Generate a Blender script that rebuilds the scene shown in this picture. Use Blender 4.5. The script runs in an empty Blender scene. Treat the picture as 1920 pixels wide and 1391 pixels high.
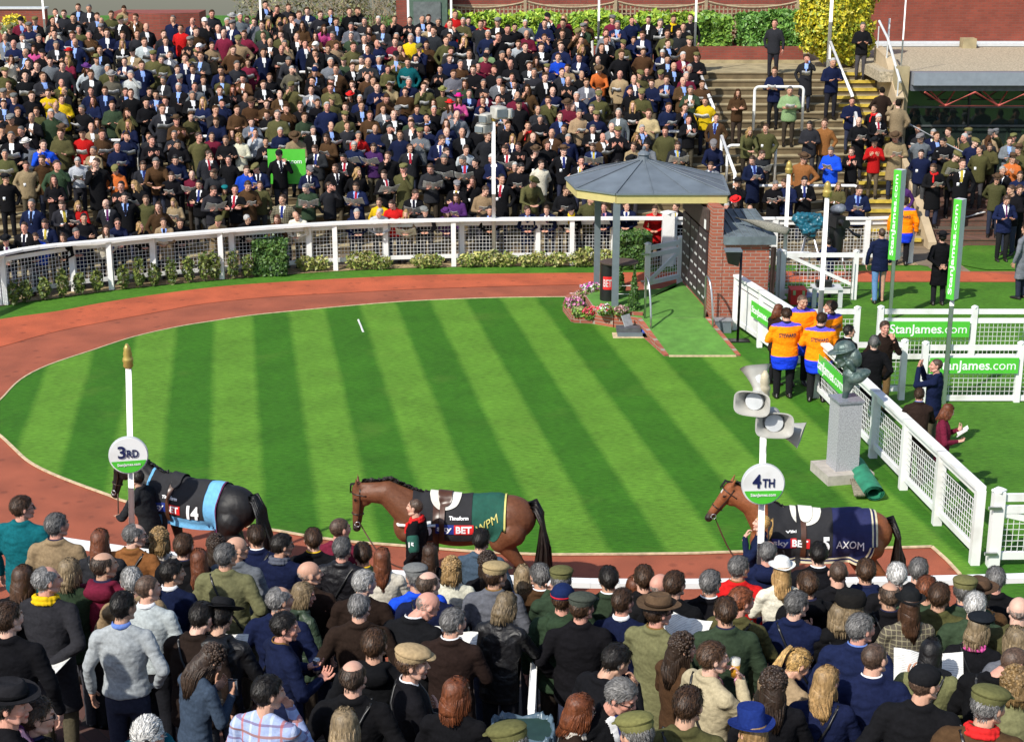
import bpy, bmesh, math, random
import numpy as np
from mathutils import Vector, Matrix, noise
from mathutils.bvhtree import BVHTree
S = bpy.context.scene
COL = S.collection
rnd = random.Random(7)
R = math.radians
# ---------------------------------------------------------------- camera, sky, sun, exposure
TH = R(17.0); FP = 3003.0; H = 9.42
cam = bpy.data.objects.new('camera', bpy.data.cameras.new('camera')); COL.objects.link(cam)
cam.location = (0, 0, H); cam.rotation_euler = (R(90) - TH, 0, 0)
cam.data.sensor_width = 36; cam.data.lens = FP / 1920 * 36; cam.data.clip_end = 2000; cam.data.clip_start = .5
S.camera = cam
SUN_EL, SUN_AZ = R(43), R(40)            # azimuth measured from straight behind the camera towards the left
SD = Vector((-math.sin(SUN_AZ) * math.cos(SUN_EL), -math.cos(SUN_AZ) * math.cos(SUN_EL), math.sin(SUN_EL)))
W = bpy.data.worlds.new("World"); S.world = W; W.use_nodes = True
nt = W.node_tree; sk = nt.nodes.new('ShaderNodeTexSky'); sk.sky_type = 'NISHITA'; sk.sun_disc = False
sk.sun_elevation = SUN_EL; sk.sun_rotation = math.atan2(SD.x, SD.y)
nt.links.new(sk.outputs[0], nt.nodes['Background'].inputs[0]); nt.nodes['Background'].inputs[1].default_value = 0.13
sun = bpy.data.objects.new('sun', bpy.data.lights.new('sun', 'SUN')); COL.objects.link(sun)
sun.data.energy = 4.2; sun.data.angle = R(.9); sun.data.color = (1, .95, .86)
sun.rotation_euler = SD.to_track_quat('Z', 'Y').to_euler(); sun.location = (-20, -20, 40)
S.view_settings.view_transform = 'Standard'; S.view_settings.look = 'None'; S.view_settings.exposure = 0.32; S.view_settings.gamma = 1

# ---------------------------------------------------------------- picture <-> world
cT, sT = math.cos(TH), math.sin(TH)
def ray(px, py):
    u, v = (px - 960) / FP, (py - 695.5) / FP
    return Vector((u, cT - v * sT, -sT - v * cT))
def gp(px, py, z=0.0):
    d = ray(px, py); t = (H - z) / -d.z
    return Vector((d.x * t, d.y * t, z))
def atD(px, py, Y):
    d = ray(px, py); t = Y / d.y
    return Vector((d.x * t, Y, H + d.z * t))
def pr(p):
    x, y, z = p[0], p[1], p[2] - H
    Z = y * cT - z * sT; v = -(y * sT + z * cT) / Z
    return 960 + x / Z * FP, 695.5 + v * FP

# ---------------------------------------------------------------- meshes as arrays: (V, Q) with Q[:,3] == -1 for triangles
def join(ms):
    V, Q, n = [], [], 0
    for m in ms:
        v, q = m[0], m[1]
        V.append(v); q2 = q + n; q2[q < 0] = -1; Q.append(q2); n += len(v)
    return np.vstack(V), np.vstack(Q)
def arr(V, F):
    Q = np.full((len(F), 4), -1, int)
    for i, f in enumerate(F): Q[i, :len(f)] = f
    return np.array(V, float).reshape(-1, 3), Q
def rings(rs, cap=True):
    rs = [np.array(r, float) for r in rs]; n = len(rs[0]); V = np.vstack(rs); F = []
    i = np.arange(n); j = (i + 1) % n
    for k in range(len(rs) - 1):
        F.append(np.stack([k*n+i, k*n+j, (k+1)*n+j, (k+1)*n+i], 1))
    Q = np.vstack(F)
    if cap:
        m = len(V); c0, c1 = rs[0].mean(0), rs[-1].mean(0); V = np.vstack([V, c0, c1]); b = (len(rs)-1)*n
        Q = np.vstack([Q, np.stack([j, i, np.full(n, m), np.full(n, -1)], 1), np.stack([b+i, b+j, np.full(n, m+1), np.full(n, -1)], 1)])
    return V, Q
def frame(d):
    d = Vector(d).normalized(); up = Vector((0, 0, 1)) if abs(d.z) < .95 else Vector((0, 1, 0))
    a = d.cross(up).normalized(); b = a.cross(d).normalized()
    return np.array(a), np.array(b), np.array(d)
def cap(a, b, ra, rb, n=10):
    a, b = np.array(a, float), np.array(b, float); x, y, d = frame(b - a)
    t = np.arange(n) / n * 2 * math.pi; c = np.outer(np.cos(t), x) + np.outer(np.sin(t), y); out = []
    for e in (-80, -50, -22): e = R(e); out.append(a + d * ra * math.sin(e) + c * ra * math.cos(e))
    for e in (0, 25, 52, 80): e = R(e); out.append(b + d * rb * math.sin(e) + c * rb * math.cos(e))
    out.insert(3, a + c * ra)
    return rings(out)
def ell(c, r, n=14, m=8, rot=None):
    t = np.arange(n) / n * 2 * math.pi; out = []
    for k in range(m + 1):
        e = -math.pi/2 + .12 + (math.pi - .24) * k / m
        out.append(np.stack([np.cos(t)*math.cos(e)*r[0], np.sin(t)*math.cos(e)*r[1], np.full(n, math.sin(e)*r[2])], 1))
    V, Q = rings(out)
    if rot is not None: V = V @ np.array(rot.to_3x3()).T
    return V + np.array(c), Q
def loft(rs, n=22, p=1.0):
    t = np.arange(n) / n * 2 * math.pi; out = []
    for z, cx, cy, rx, ry in rs:
        c, s = np.cos(t), np.sin(t)
        if p != 1: c = np.sign(c) * np.abs(c)**p; s = np.sign(s) * np.abs(s)**p
        out.append(np.stack([cx + c*rx, cy + s*ry, np.full(n, z)], 1))
    return rings(out)
def tube(pts, r, n=8, closed=False):
    pts = [np.array(p, float) for p in pts]; out = []; N = len(pts)
    for i, p in enumerate(pts):
        d = pts[min(i+1, N-1)] - pts[max(i-1, 0)]
        if i == 0: x, y, _ = frame(d)
        else:
            dd = d / np.linalg.norm(d); x = x - dd * x.dot(dd); x /= np.linalg.norm(x); y = np.cross(dd, x)
        rr = r[i] if hasattr(r, '__len__') else r
        t = np.arange(n) / n * 2 * math.pi + (math.pi/4 if n == 4 else 0)
        out.append(p + (np.outer(np.cos(t), x) + np.outer(np.sin(t), y)) * rr)
    return rings(out)
def box(x0, x1, y0, y1, z0, z1):
    V = [(x, y, z) for z in (z0, z1) for y in (y0, y1) for x in (x0, x1)]
    return arr(V, [(0,2,3,1), (4,5,7,6), (0,1,5,4), (1,3,7,5), (3,2,6,7), (2,0,4,6)])
def bar(a, b, w, h, up=(0, 0, 1)):
    a, b = Vector(a), Vector(b); d = (b - a).normalized(); x = d.cross(Vector(up))
    x = x.normalized() if x.length > 1e-5 else Vector((1, 0, 0)); z = x.cross(d)
    V = [e + x*sx*w/2 + z*sz*h/2 for e in (a, b) for sz in (-1, 1) for sx in (-1, 1)]
    return arr(V, [(0,1,3,2), (4,6,7,5), (0,4,5,1), (1,5,7,3), (3,7,6,2), (2,6,4,0)])
def prism(poly, z0, z1):
    n = len(poly); V = [(p[0], p[1], z0) for p in poly] + [(p[0], p[1], z1) for p in poly]
    c = np.mean(np.array([(p[0], p[1]) for p in poly]), 0); V += [(c[0], c[1], z0), (c[0], c[1], z1)]
    F = [(i, (i+1) % n, n+(i+1) % n, n+i) for i in range(n)]
    F += [((i+1) % n, i, 2*n) for i in range(n)] + [(n+i, n+(i+1) % n, 2*n+1) for i in range(n)]
    return arr(V, F)
def xf(m, M):
    A = np.array(M); return m[0] @ A[:3, :3].T + A[:3, 3], m[1]
def T(x, y, z): return Matrix.Translation((x, y, z))
def RZ(a): return Matrix.Rotation(R(a), 4, 'Z')
def RX(a): return Matrix.Rotation(R(a), 4, 'X')
def RY(a): return Matrix.Rotation(R(a), 4, 'Y')
def mkmesh(m, name, mat=None, col=None, smooth=True, sharp=None):
    V, Q = m; me = bpy.data.meshes.new(name)
    k = (Q >= 0).sum(1); me.vertices.add(len(V)); me.vertices.foreach_set('co', V.astype(np.float32).ravel())
    L = Q[Q >= 0]; me.loops.add(len(L)); me.loops.foreach_set('vertex_index', L.astype(np.int32))
    me.polygons.add(len(Q)); st = np.concatenate([[0], np.cumsum(k)[:-1]]); me.polygons.foreach_set('loop_start', st.astype(np.int32))
    me.update(calc_edges=True); me.validate()
    me.polygons.foreach_set('use_smooth', np.full(len(me.polygons), smooth))
    if sharp and smooth: me.set_sharp_from_angle(angle=R(sharp))
    if col is not None:
        a = me.color_attributes.new('Col', 'FLOAT_COLOR', 'POINT'); c = np.ones((len(V), 4), np.float32); c[:, :3] = col
        if len(me.vertices) == len(V): a.data.foreach_set('color', c.ravel())
    if mat: me.materials.append(mat)
    return me
def tag(o, label=None, category=None, group=None, kind=None):
    if label: o['label'] = label
    if category: o["category"] = category
    if group: o['group'] = group
    if kind: o['kind'] = kind
    return o
def ob(name, m, mat, parent=None, col=None, smooth=False, sharp=None, **k):
    me = m if isinstance(m, bpy.types.Mesh) else mkmesh(m, name, mat, col, smooth or bool(sharp), sharp)
    o = bpy.data.objects.new(name, me); COL.objects.link(o)
    if parent: o.parent = parent
    return tag(o, **k) if k else o
def empty(name, loc, rz=0, **k):
    o = bpy.data.objects.new(name, None); COL.objects.link(o); o.location = loc; o.rotation_euler = (0, 0, rz); o.empty_display_size = .2
    return tag(o, **k)
def loc(m, o):
    """move an array mesh given in world coordinates into the frame of an unrotated empty o"""
    return m[0] - np.array(o.location), m[1]
_tmp = []
def remesh(parts, vox, sm=3, fac=.5):
    m = join(parts); me = mkmesh(m, 'tmp'); o = bpy.data.objects.new('tmp', me); COL.objects.link(o)
    md = o.modifiers.new('r', 'REMESH'); md.mode = 'VOXEL'; md.voxel_size = vox
    if sm: ms = o.modifiers.new('s', 'SMOOTH'); ms.factor = fac; ms.iterations = sm
    dg = bpy.context.evaluated_depsgraph_get(); e = o.evaluated_get(dg).to_mesh()
    V = np.empty(len(e.vertices)*3, np.float32); e.vertices.foreach_get('co', V)
    n = len(e.polygons); lt = np.empty(n, np.int32); e.polygons.foreach_get('loop_total', lt)
    li = np.empty(len(e.loops), np.int32); e.loops.foreach_get('vertex_index', li)
    if (lt == 4).all(): Q = li.reshape(-1, 4).astype(int)
    else:
        Q = np.full((n, 4), -1, int); s = 0
        for i, c in enumerate(lt): Q[i, :min(c, 4)] = li[s:s+min(c, 4)]; s += c
    o.evaluated_get(dg).to_mesh_clear(); bpy.data.objects.remove(o); bpy.data.meshes.remove(me)
    return V.reshape(-1, 3).astype(float), Q
def normals(m):
    V, Q = m; q = Q.copy(); q[q[:, 3] < 0, 3] = q[q[:, 3] < 0, 2]
    n = np.cross(V[q[:, 2]] - V[q[:, 0]], V[q[:, 3]] - V[q[:, 1]]) if len(q) else np.zeros((0, 3))
    N = np.zeros_like(V)
    for k in range(4): np.add.at(N, q[:, k], n)
    l = np.linalg.norm(N, axis=1); l[l == 0] = 1
    return N / l[:, None]
def nz(p, s, seed=0): return noise.noise(Vector((p[0]*s + seed*7.3, p[1]*s + seed*1.7, p[2]*s)))
def sub(m, mask):
    """faces whose vertices all satisfy mask -> compact mesh, and the index of kept vertices"""
    V, Q = m; q = Q.copy(); q[q < 0] = q[:, 0][:, None].repeat(4, 1)[q < 0]
    keep = mask[q].all(1); Q2 = Q[keep]; idx = np.unique(Q2[Q2 >= 0]); mp = np.full(len(V), -1); mp[idx] = np.arange(len(idx))
    Q3 = np.where(Q2 >= 0, mp[Q2], -1)
    return (V[idx], Q3), idx
def ss(x): x = np.clip(x, 0, 1); return x*x*(3-2*x)

# ---------------------------------------------------------------- materials
def new_mat(name):
    m = bpy.data.materials.new(name); m.use_nodes = True
    t = m.node_tree; return m, t, t.nodes, t.links, t.nodes['Principled BSDF']
def rgb(h):
    h = h.lstrip('#'); return tuple(((int(h[i:i+2], 16)/255)**2.2) for i in (0, 2, 4))
def mat(name, c, rough=.7, var=.25, scale=8, bump=0, bscale=40, metal=0, c2=None, detail=4, spec=.5, stretch=None, coords='Object', thr=None):
    m, t, n, l, b = new_mat(name)
    tc = n.new('ShaderNodeTexCoord'); mp = n.new('ShaderNodeMapping'); l.new(tc.outputs[coords], mp.inputs[0])
    if stretch: mp.inputs['Scale'].default_value = stretch
    no = n.new('ShaderNodeTexNoise'); no.inputs['Scale'].default_value = scale; no.inputs['Detail'].default_value = detail; l.new(mp.outputs[0], no.inputs['Vector'])
    cr = n.new('ShaderNodeValToRGB'); l.new(no.outputs['Fac'], cr.inputs[0])
    c2 = c2 or tuple(min(1, x*(1+var)) for x in c); c1 = tuple(x*(1-var) for x in c) if c2 is None or thr is None else c
    e = cr.color_ramp.elements; lo, hi = thr or (.3, .7); e[0].position = lo; e[1].position = hi
    e[0].color = (*c1, 1); e[1].color = (*c2, 1); l.new(cr.outputs[0], b.inputs['Base Color'])
    b.inputs['Roughness'].default_value = rough; b.inputs['Metallic'].default_value = metal; b.inputs['Specular IOR Level'].default_value = spec
    if bump:
        nb = n.new('ShaderNodeTexNoise'); nb.inputs['Scale'].default_value = bscale; nb.inputs['Detail'].default_value = 3; l.new(mp.outputs[0], nb.inputs['Vector'])
        bp = n.new('ShaderNodeBump'); bp.inputs['Strength'].default_value = bump; bp.inputs['Distance'].default_value = .02
        l.new(nb.outputs['Fac'], bp.inputs['Height']); l.new(bp.outputs[0], b.inputs['Normal'])
    return m
def obj_mat(name, rough=.8, nscale=30, var=.18, bump=.25, bscale=120, spec=.3, pattern=None, sheen=0, stretch=None, big=.25):
    """colour = the object's own colour x the mesh's Col attribute x a fine weave"""
    m, t, n, l, b = new_mat(name)
    oi = n.new('ShaderNodeObjectInfo'); at = n.new('ShaderNodeAttribute'); at.attribute_name = 'Col'
    mx = n.new('ShaderNodeMix'); mx.data_type = 'RGBA'; mx.blend_type = 'MULTIPLY'; mx.inputs[0].default_value = 1
    l.new(oi.outputs['Color'], mx.inputs[6]); l.new(at.outputs['Color'], mx.inputs[7])
    tc = n.new('ShaderNodeTexCoord'); mp = n.new('ShaderNodeMapping'); l.new(tc.outputs['Object'], mp.inputs[0])
    if stretch: mp.inputs['Scale'].default_value = stretch
    no = n.new('ShaderNodeTexNoise'); no.inputs['Scale'].default_value = nscale; no.inputs['Detail'].default_value = 4; l.new(mp.outputs[0], no.inputs['Vector'])
    mr = n.new('ShaderNodeMapRange'); mr.inputs[1].default_value = .3; mr.inputs[2].default_value = .7; mr.inputs[3].default_value = 1-var; mr.inputs[4].default_value = 1+var; l.new(no.outputs['Fac'], mr.inputs[0])
    m2 = n.new('ShaderNodeMix'); m2.data_type = 'RGBA'; m2.blend_type = 'MULTIPLY'; m2.inputs[0].default_value = 1
    l.new(mx.outputs[2], m2.inputs[6]); l.new(mr.outputs[0], m2.inputs[7]); out = m2.outputs[2]
    if pattern:
        for ax, (sc, wid, colr) in pattern.items():
            sp = n.new('ShaderNodeSeparateXYZ'); l.new(tc.outputs['Object'], sp.inputs[0])
            mu = n.new('ShaderNodeMath'); mu.operation = 'MULTIPLY'; mu.inputs[1].default_value = sc; l.new(sp.outputs[ax[0]], mu.inputs[0])
            fr = n.new('ShaderNodeMath'); fr.operation = 'FRACT'; l.new(mu.outputs[0], fr.inputs[0])
            lt = n.new('ShaderNodeMath'); lt.operation = 'LESS_THAN'; lt.inputs[1].default_value = wid; l.new(fr.outputs[0], lt.inputs[0])
            sc2 = n.new('ShaderNodeMath'); sc2.operation = 'MULTIPLY'; sc2.inputs[1].default_value = .75; l.new(lt.outputs[0], sc2.inputs[0])
            m3 = n.new('ShaderNodeMix'); m3.data_type = 'RGBA'; l.new(sc2.outputs[0], m3.inputs[0]); l.new(out, m3.inputs[6]); m3.inputs[7].default_value = (*colr, 1); out = m3.outputs[2]
    l.new(out, b.inputs['Base Color']); b.inputs['Roughness'].default_value = rough; b.inputs['Specular IOR Level'].default_value = spec
    if sheen: b.inputs['Sheen Weight'].default_value = sheen
    if bump:
        nb = n.new('ShaderNodeTexNoise'); nb.inputs['Scale'].default_value = bscale; nb.inputs['Detail'].default_value = 2; l.new(mp.outputs[0], nb.inputs['Vector'])
        bp = n.new('ShaderNodeBump'); bp.inputs['Strength'].default_value = bump; bp.inputs['Distance'].default_value = .004; l.new(nb.outputs['Fac'], bp.inputs['Height'])
        nf = n.new('ShaderNodeTexNoise'); nf.inputs['Scale'].default_value = 9; nf.inputs['Detail'].default_value = 2; nf.inputs['Distortion'].default_value = 1.2; l.new(tc.outputs['Object'], nf.inputs['Vector'])
        b2 = n.new('ShaderNodeBump'); b2.inputs['Strength'].default_value = big; b2.inputs['Distance'].default_value = .03; l.new(nf.outputs['Fac'], b2.inputs['Height']); l.new(bp.outputs[0], b2.inputs['Normal'])
        l.new(b2.outputs[0], b.inputs['Normal'])
    return m
def brick_mat(name, c1, c2, mortar, scale=1.0, axes='XZ', bw=.225, bh=.075):
    m, t, n, l, b = new_mat(name)
    tc = n.new('ShaderNodeTexCoord'); sp = n.new('ShaderNodeSeparateXYZ'); l.new(tc.outputs['Object'], sp.inputs[0]); cb = n.new('ShaderNodeCombineXYZ')
    if axes == 'XZ':
        ad = n.new('ShaderNodeMath'); ad.operation = 'ADD'; l.new(sp.outputs['X'], ad.inputs[0]); l.new(sp.outputs['Y'], ad.inputs[1]); l.new(ad.outputs[0], cb.inputs[0])
    l.new(sp.outputs['Z'], cb.inputs[1])
    br = n.new('ShaderNodeTexBrick'); l.new(cb.outputs[0], br.inputs['Vector']); br.inputs['Scale'].default_value = 1
    br.inputs['Brick Width'].default_value = bw*scale; br.inputs['Row Height'].default_value = bh*scale; br.inputs['Mortar Size'].default_value = .008*scale
    br.inputs['Color1'].default_value = (*c1, 1); br.inputs['Color2'].default_value = (*c2, 1); br.inputs['Mortar'].default_value = (*mortar, 1)
    no = n.new('ShaderNodeTexNoise'); no.inputs['Scale'].default_value = 1.6; no.inputs['Detail'].default_value = 5; l.new(tc.outputs['Object'], no.inputs['Vector'])
    mr = n.new('ShaderNodeMapRange'); mr.inputs[3].default_value = .65; mr.inputs[4].default_value = 1.35; l.new(no.outputs['Fac'], mr.inputs[0])
    mx = n.new('ShaderNodeMix'); mx.data_type = 'RGBA'; mx.blend_type = 'MULTIPLY'; mx.inputs[0].default_value = 1; l.new(br.outputs['Color'], mx.inputs[6]); l.new(mr.outputs[0], mx.inputs[7])
    l.new(mx.outputs[2], b.inputs['Base Color']); b.inputs['Roughness'].default_value = .9
    bp = n.new('ShaderNodeBump'); bp.inputs['Strength'].default_value = .5; bp.inputs['Distance'].default_value = .01; bp.invert = True; l.new(br.outputs['Fac'], bp.inputs['Height']); l.new(bp.outputs[0], b.inputs['Normal'])
    return m
def leaf_mat(name, rough=.5):
    m, t, n, l, b = new_mat(name); at = n.new('ShaderNodeAttribute'); at.attribute_name = 'Col'
    l.new(at.outputs['Color'], b.inputs['Base Color']); b.inputs['Roughness'].default_value = rough
    return m
M = {}
M['white'] = mat('white_paint', (.80, .80, .785), .5, c2=(.60, .59, .55), scale=2.2, detail=9, thr=(.52, .78))
M['lgrey'] = mat('pale_grey_paint', (.55, .57, .58), .5, var=.06)
M['green'] = mat('green_vinyl', (.08, .50, .04), .45, var=.05)
M['txtw'] = mat('white_lettering', (.85, .85, .85), .5, var=0)
M['txtn'] = mat('navy_lettering', (.01, .015, .08), .5, var=0)
M['skyb'] = mat('blue_print', (.01, .03, .22), .5, var=0)
M['red'] = mat('red_print', (.65, .02, .02), .5, var=0)
M['gold'] = mat('gilt_paint', (.50, .36, .10), .35, var=.15, metal=.4)
M['black'] = mat('black_plastic', (.012, .012, .013), .4, var=.2)
M['steel'] = mat('brushed_steel', (.5, .5, .52), .3, var=.1, metal=.9)
M['gpost'] = mat('slate_grey_paint', (.14, .17, .19), .45, var=.08)
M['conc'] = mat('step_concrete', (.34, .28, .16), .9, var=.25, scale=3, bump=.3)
M['riser'] = mat('shaded_riser_concrete', (.13, .095, .05), .9, var=.3, scale=3)  # step concrete with the risers' shadow lines put into a darker colour
M['brick'] = brick_mat('red_brick', (.36, .10, .055), (.27, .075, .045), (.30, .24, .2))
M['brickd'] = brick_mat('dark_red_brick', (.26, .055, .035), (.20, .045, .03), (.16, .08, .06), bw=.24, bh=.08)
M['brickb'] = brick_mat('building_brick', (.25, .052, .030), (.19, .040, .024), (.17, .07, .05), bw=.24, bh=.08)
M['fabric'] = obj_mat('woven_cloth', .92, 40, .18, .35, 180, .10, big=.28)
M['wax'] = obj_mat('waxed_cloth', .5, 12, .2, .2, 60, .4, big=.6)
M['tweed'] = obj_mat('checked_tweed', .9, 80, .3, .3, 200, .15, pattern={'X1': (22, .18, (.30, .27, .17)), 'Z1': (22, .18, (.30, .27, .17))})
M['plaid'] = obj_mat('plaid_cotton', .85, 60, .1, .2, 200, .2, pattern={'X1': (14, .25, (.55, .62, .8)), 'Z1': (13, .22, (.16, .10, .2)), 'X2': (7, .12, (.45, .1, .08)), 'Z2': (6.5, .12, (.35, .18, .15))})
M['skin'] = obj_mat('skin', .55, 25, .08, .08, 120, .35, big=.05)
M['hair'] = obj_mat('hair', .5, 60, .45, .6, 160, .4, stretch=(1, 1, .18), big=.5)
M['shoe'] = mat('shoe_leather', (.015, .012, .01), .35, var=.2)
M['leaf'] = leaf_mat('leaves')
M['petal'] = leaf_mat('petals', .7)
M['coat_h'] = obj_mat('horse_hair', .52, 30, .16, .2, 220, .32, big=.18)
def paper_mat():
    m, t, n, l, b = new_mat('printed_paper'); tc = n.new('ShaderNodeTexCoord')
    wv = n.new('ShaderNodeTexWave'); wv.bands_direction = 'Y'; wv.inputs['Scale'].default_value = 22; wv.inputs['Distortion'].default_value = 2; l.new(tc.outputs['Object'], wv.inputs['Vector'])
    no = n.new('ShaderNodeTexNoise'); no.inputs['Scale'].default_value = 14; l.new(tc.outputs['Object'], no.inputs['Vector'])
    mu = n.new('ShaderNodeMath'); mu.operation = 'MULTIPLY'; l.new(wv.outputs['Fac'], mu.inputs[0]); l.new(no.outputs['Fac'], mu.inputs[1])
    cr = n.new('ShaderNodeValToRGB'); cr.color_ramp.elements[0].position = .25; cr.color_ramp.elements[0].color = (.78, .77, .72, 1); cr.color_ramp.elements[1].position = .55; cr.color_ramp.elements[1].color = (.30, .30, .30, 1)
    l.new(mu.outputs[0], cr.inputs[0]); l.new(cr.outputs[0], b.inputs['Base Color']); b.inputs['Roughness'].default_value = .8; return m
M['paper'] = paper_mat()

# ---------------------------------------------------------------- text
def text(s, size=1.0, bold=.0, ext=.003, align='CENTER', shear=0, spacing=1.0):
    c = bpy.data.curves.new('t', 'FONT'); c.body = s; c.size = size; c.offset = bold; c.extrude = ext; c.align_x = align; c.align_y = 'CENTER'; c.shear = shear; c.space_character = spacing
    c.resolution_u = 4
    o = bpy.data.objects.new('t', c); COL.objects.link(o); dg = bpy.context.evaluated_depsgraph_get(); e = o.evaluated_get(dg).to_mesh()
    bm = bmesh.new(); bm.from_mesh(e); bmesh.ops.triangulate(bm, faces=bm.faces[:])
    m = arr([v.co[:] for v in bm.verts], [[v.index for v in f.verts] for f in bm.faces]); bm.free()
    o.evaluated_get(dg).to_mesh_clear(); bpy.data.objects.remove(o); bpy.data.curves.remove(c)
    return m
def fit(m, w, h=None):
    V = m[0]; lo, hi = V.min(0), V.max(0); c = (lo+hi)/2; s = w/(hi[0]-lo[0]); sy = s if h is None else h/(hi[1]-lo[1])
    return (V - c*[1, 1, 0]) * [s, sy, 1], m[1]
def face_m(o, x, up=(0, 0, 1)):
    """matrix with text x axis along x, y axis along up, at o"""
    x = Vector(x).normalized(); up = Vector(up); z = x.cross(up).normalized(); y = z.cross(x)
    return Matrix(((x.x, y.x, z.x, o[0]), (x.y, y.y, z.y, o[1]), (x.z, y.z, z.z, o[2]), (0, 0, 0, 1)))
# ================================================================ people
# local frame: feet on z = 0, facing +Y, 1.78 m tall, +X is the person's right
SKIN = [(.58, .33, .24), (.52, .29, .20), (.62, .38, .29), (.56, .28, .21), (.48, .28, .19)]
def head_geo(vox):
    k = 12
    parts = [cap((0, -.02, 1.40), (0, -.005, 1.58), .062, .056, k), ell((0, -.012, 1.685), (.076, .099, .096), 18, 12), ell((0, .034, 1.612), (.056, .060, .072)),
             ell((0, .02, 1.65), (.066, .075, .08)), ell((0, .082, 1.560), (.022, .018, .018)), cap((-.032, .080, 1.694), (.032, .080, 1.694), .013, .013),
             cap((0, .088, 1.685), (0, .112, 1.640), .009, .0135), ell((0, .088, 1.602), (.026, .018, .012)), ell((0, .086, 1.590), (.022, .016, .009))]
    for s in (-1, 1):
        parts += [ell((s*.034, .062, 1.638), (.028, .030, .034)), ell((s*.012, .103, 1.636), (.009, .010, .008)), ell((s*.031, .076, 1.669), (.014, .014, .011)),
                  ell((s*.079, -.008, 1.655), (.009, .020, .031), 12, 8, Matrix.Rotation(-s*.35, 4, 'Z')), cap((s*.05, 0, 1.60), (s*.045, .05, 1.575), .02, .018)]
    V, Q = remesh(parts, vox, 2, .5)
    c = np.ones((len(V), 3)); x, y, z = np.abs(V[:, 0]), V[:, 1], V[:, 2]
    f = y > .05
    c[f & (z > 1.588) & (z < 1.606) & (x < .026)] = (.75, .42, .42)
    c[f & (np.abs(z-1.630) < .02) & (x < .06) & (x > .025)] *= (1.04, .90, .88)
    c[f & (np.abs(z-1.694) < .006) & (x > .012) & (x < .045)] = (.35, .25, .2)
    e = ((x-.031)/.015)**2 + ((z-1.669)/.0075)**2; c[f & (e < 1)] = (.25, .2, .2)
    c[f & (e < 1) & ((np.abs(x-.031)) > .008)] = (.9, 1.2, 1.3)
    return V, Q, c
def hand_geo(vox, curl):
    parts = [ell((0, .045, 0), (.040, .052, .017)), cap((0, -.04, 0), (0, .02, 0), .026, .030, 8), ell((.026, .03, -.004), (.018, .032, .016))]
    for x, L, a in ((-.031, .060, -.10), (-.011, .074, -.03), (.010, .080, .03), (.030, .072, .10)):
        p = Vector((x, .082, 0)); an = curl * .45; r = .0088
        for sgl in (.42, .32, .26):
            d = Vector((math.sin(a)*math.cos(an), math.cos(an), -math.sin(an))); q = p + d*L*sgl; parts.append(cap(p, q, r, r*.93, 7)); p = q; an += curl; r *= .93
    p = Vector((.032, .025, -.006)); an = .2
    for d, L in (((.75, .62, -.15), .034), ((.45, .85, -.3), .030), ((.2, .92, -.35), .022)):
        d = Vector(d).normalized(); q = p + d*L; parts.append(cap(p, q, .0115, .010, 7)); p = q
    V, Q = remesh(parts, vox, 1, .5); c = np.ones((len(V), 3)) * (1.0, .92, .9); return V, Q, c
LOD = {0: dict(head=.0062, hand=.0045, body=.020, coat=.0125, leg=.018), 1: dict(head=.0105, hand=.0085, body=.030, coat=.020, leg=.028), 2: dict(head=.017, hand=.014, body=.05, coat=.034, leg=.04)}
_HEAD = {}; _HAND = {}
def head(l):
    if l not in _HEAD: _HEAD[l] = head_geo(LOD[l]['head'])
    return _HEAD[l]
def hand(l, curl):
    k = (l, curl)
    if k not in _HAND: _HAND[k] = hand_geo(LOD[l]['hand'], curl)
    return _HAND[k]
# arm presets for side s (+1 = right, +X): elbow, wrist, finger direction, palm direction, curl
ARM = {'d': ((.275, -.03, 1.15), (.285, .05, .90), (0, .15, -1), (-1, 0, 0), .35),
       'p': ((.31, -.08, 1.16), (.225, .06, .95), (-.2, .1, -1), (-1, 0, 0), .4),
       'f': ((.27, .03, 1.15), (.125, .25, 1.16), (-.55, .8, .25), (0, .2, 1), .45),
       'g': ((.27, .06, 1.17), (.11, .26, 1.30), (-.45, .5, .75), (-.4, -.6, .4), .5),
       'c': ((.275, .05, 1.17), (-.06, .20, 1.20), (-1, .1, .1), (0, -1, 0), .3),
       'h': ((.23, .16, 1.20), (.075, .20, 1.47), (-.3, -.35, .9), (-.2, -1, .2), .7),
       'e': ((.26, .10, 1.24), (.12, .06, 1.53), (-.1, -.1, 1), (-1, 0, 0), .7),
       'b': ((.29, -.13, 1.17), (.06, -.19, .99), (-1, -.1, -.2), (0, -1, 0), .4),
       'r': ((.26, .22, 1.17), (.09, .40, 1.13), (-.6, .8, 0), (0, 0, -1), .5),
       'k': ((.24, .24, 1.33), (.07, .27, 1.60), (-.6, .2, .7), (-.3, -.9, 0), .6),
       'o': ((.36, -.06, 1.18), (.215, .06, 1.03), (-.7, .6, -.3), (-.3, -.5, -.8), .3),
       'x': ((.33, .14, 1.13), (.52, .30, 1.05), (.7, .7, 0), (0, 0, -1), .8)}
def arms(pose):
    out = []
    for s, k in ((-1, pose[0]), (1, pose[1])):
        e, w, d, p, c = ARM[k]; m = lambda v: np.array((v[0]*s, v[1], v[2]))
        if k == 'c': e, w = e, (w[0], w[1] + (.0 if s > 0 else .035), w[2] - (.0 if s > 0 else .03))
        out.append((s, np.array((s*.180, -.012, 1.415)), m(e), m(w), m(d), m(p), c))
    return out
def bendV(V, lean):
    if not lean: return V
    a = R(lean) * ss((V[:, 2] - .92) / .35); y, z = V[:, 1], V[:, 2] - .93; o = V.copy()
    o[:, 1] = y*np.cos(a) + z*np.sin(a); o[:, 2] = .93 + z*np.cos(a) - y*np.sin(a); return o
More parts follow.
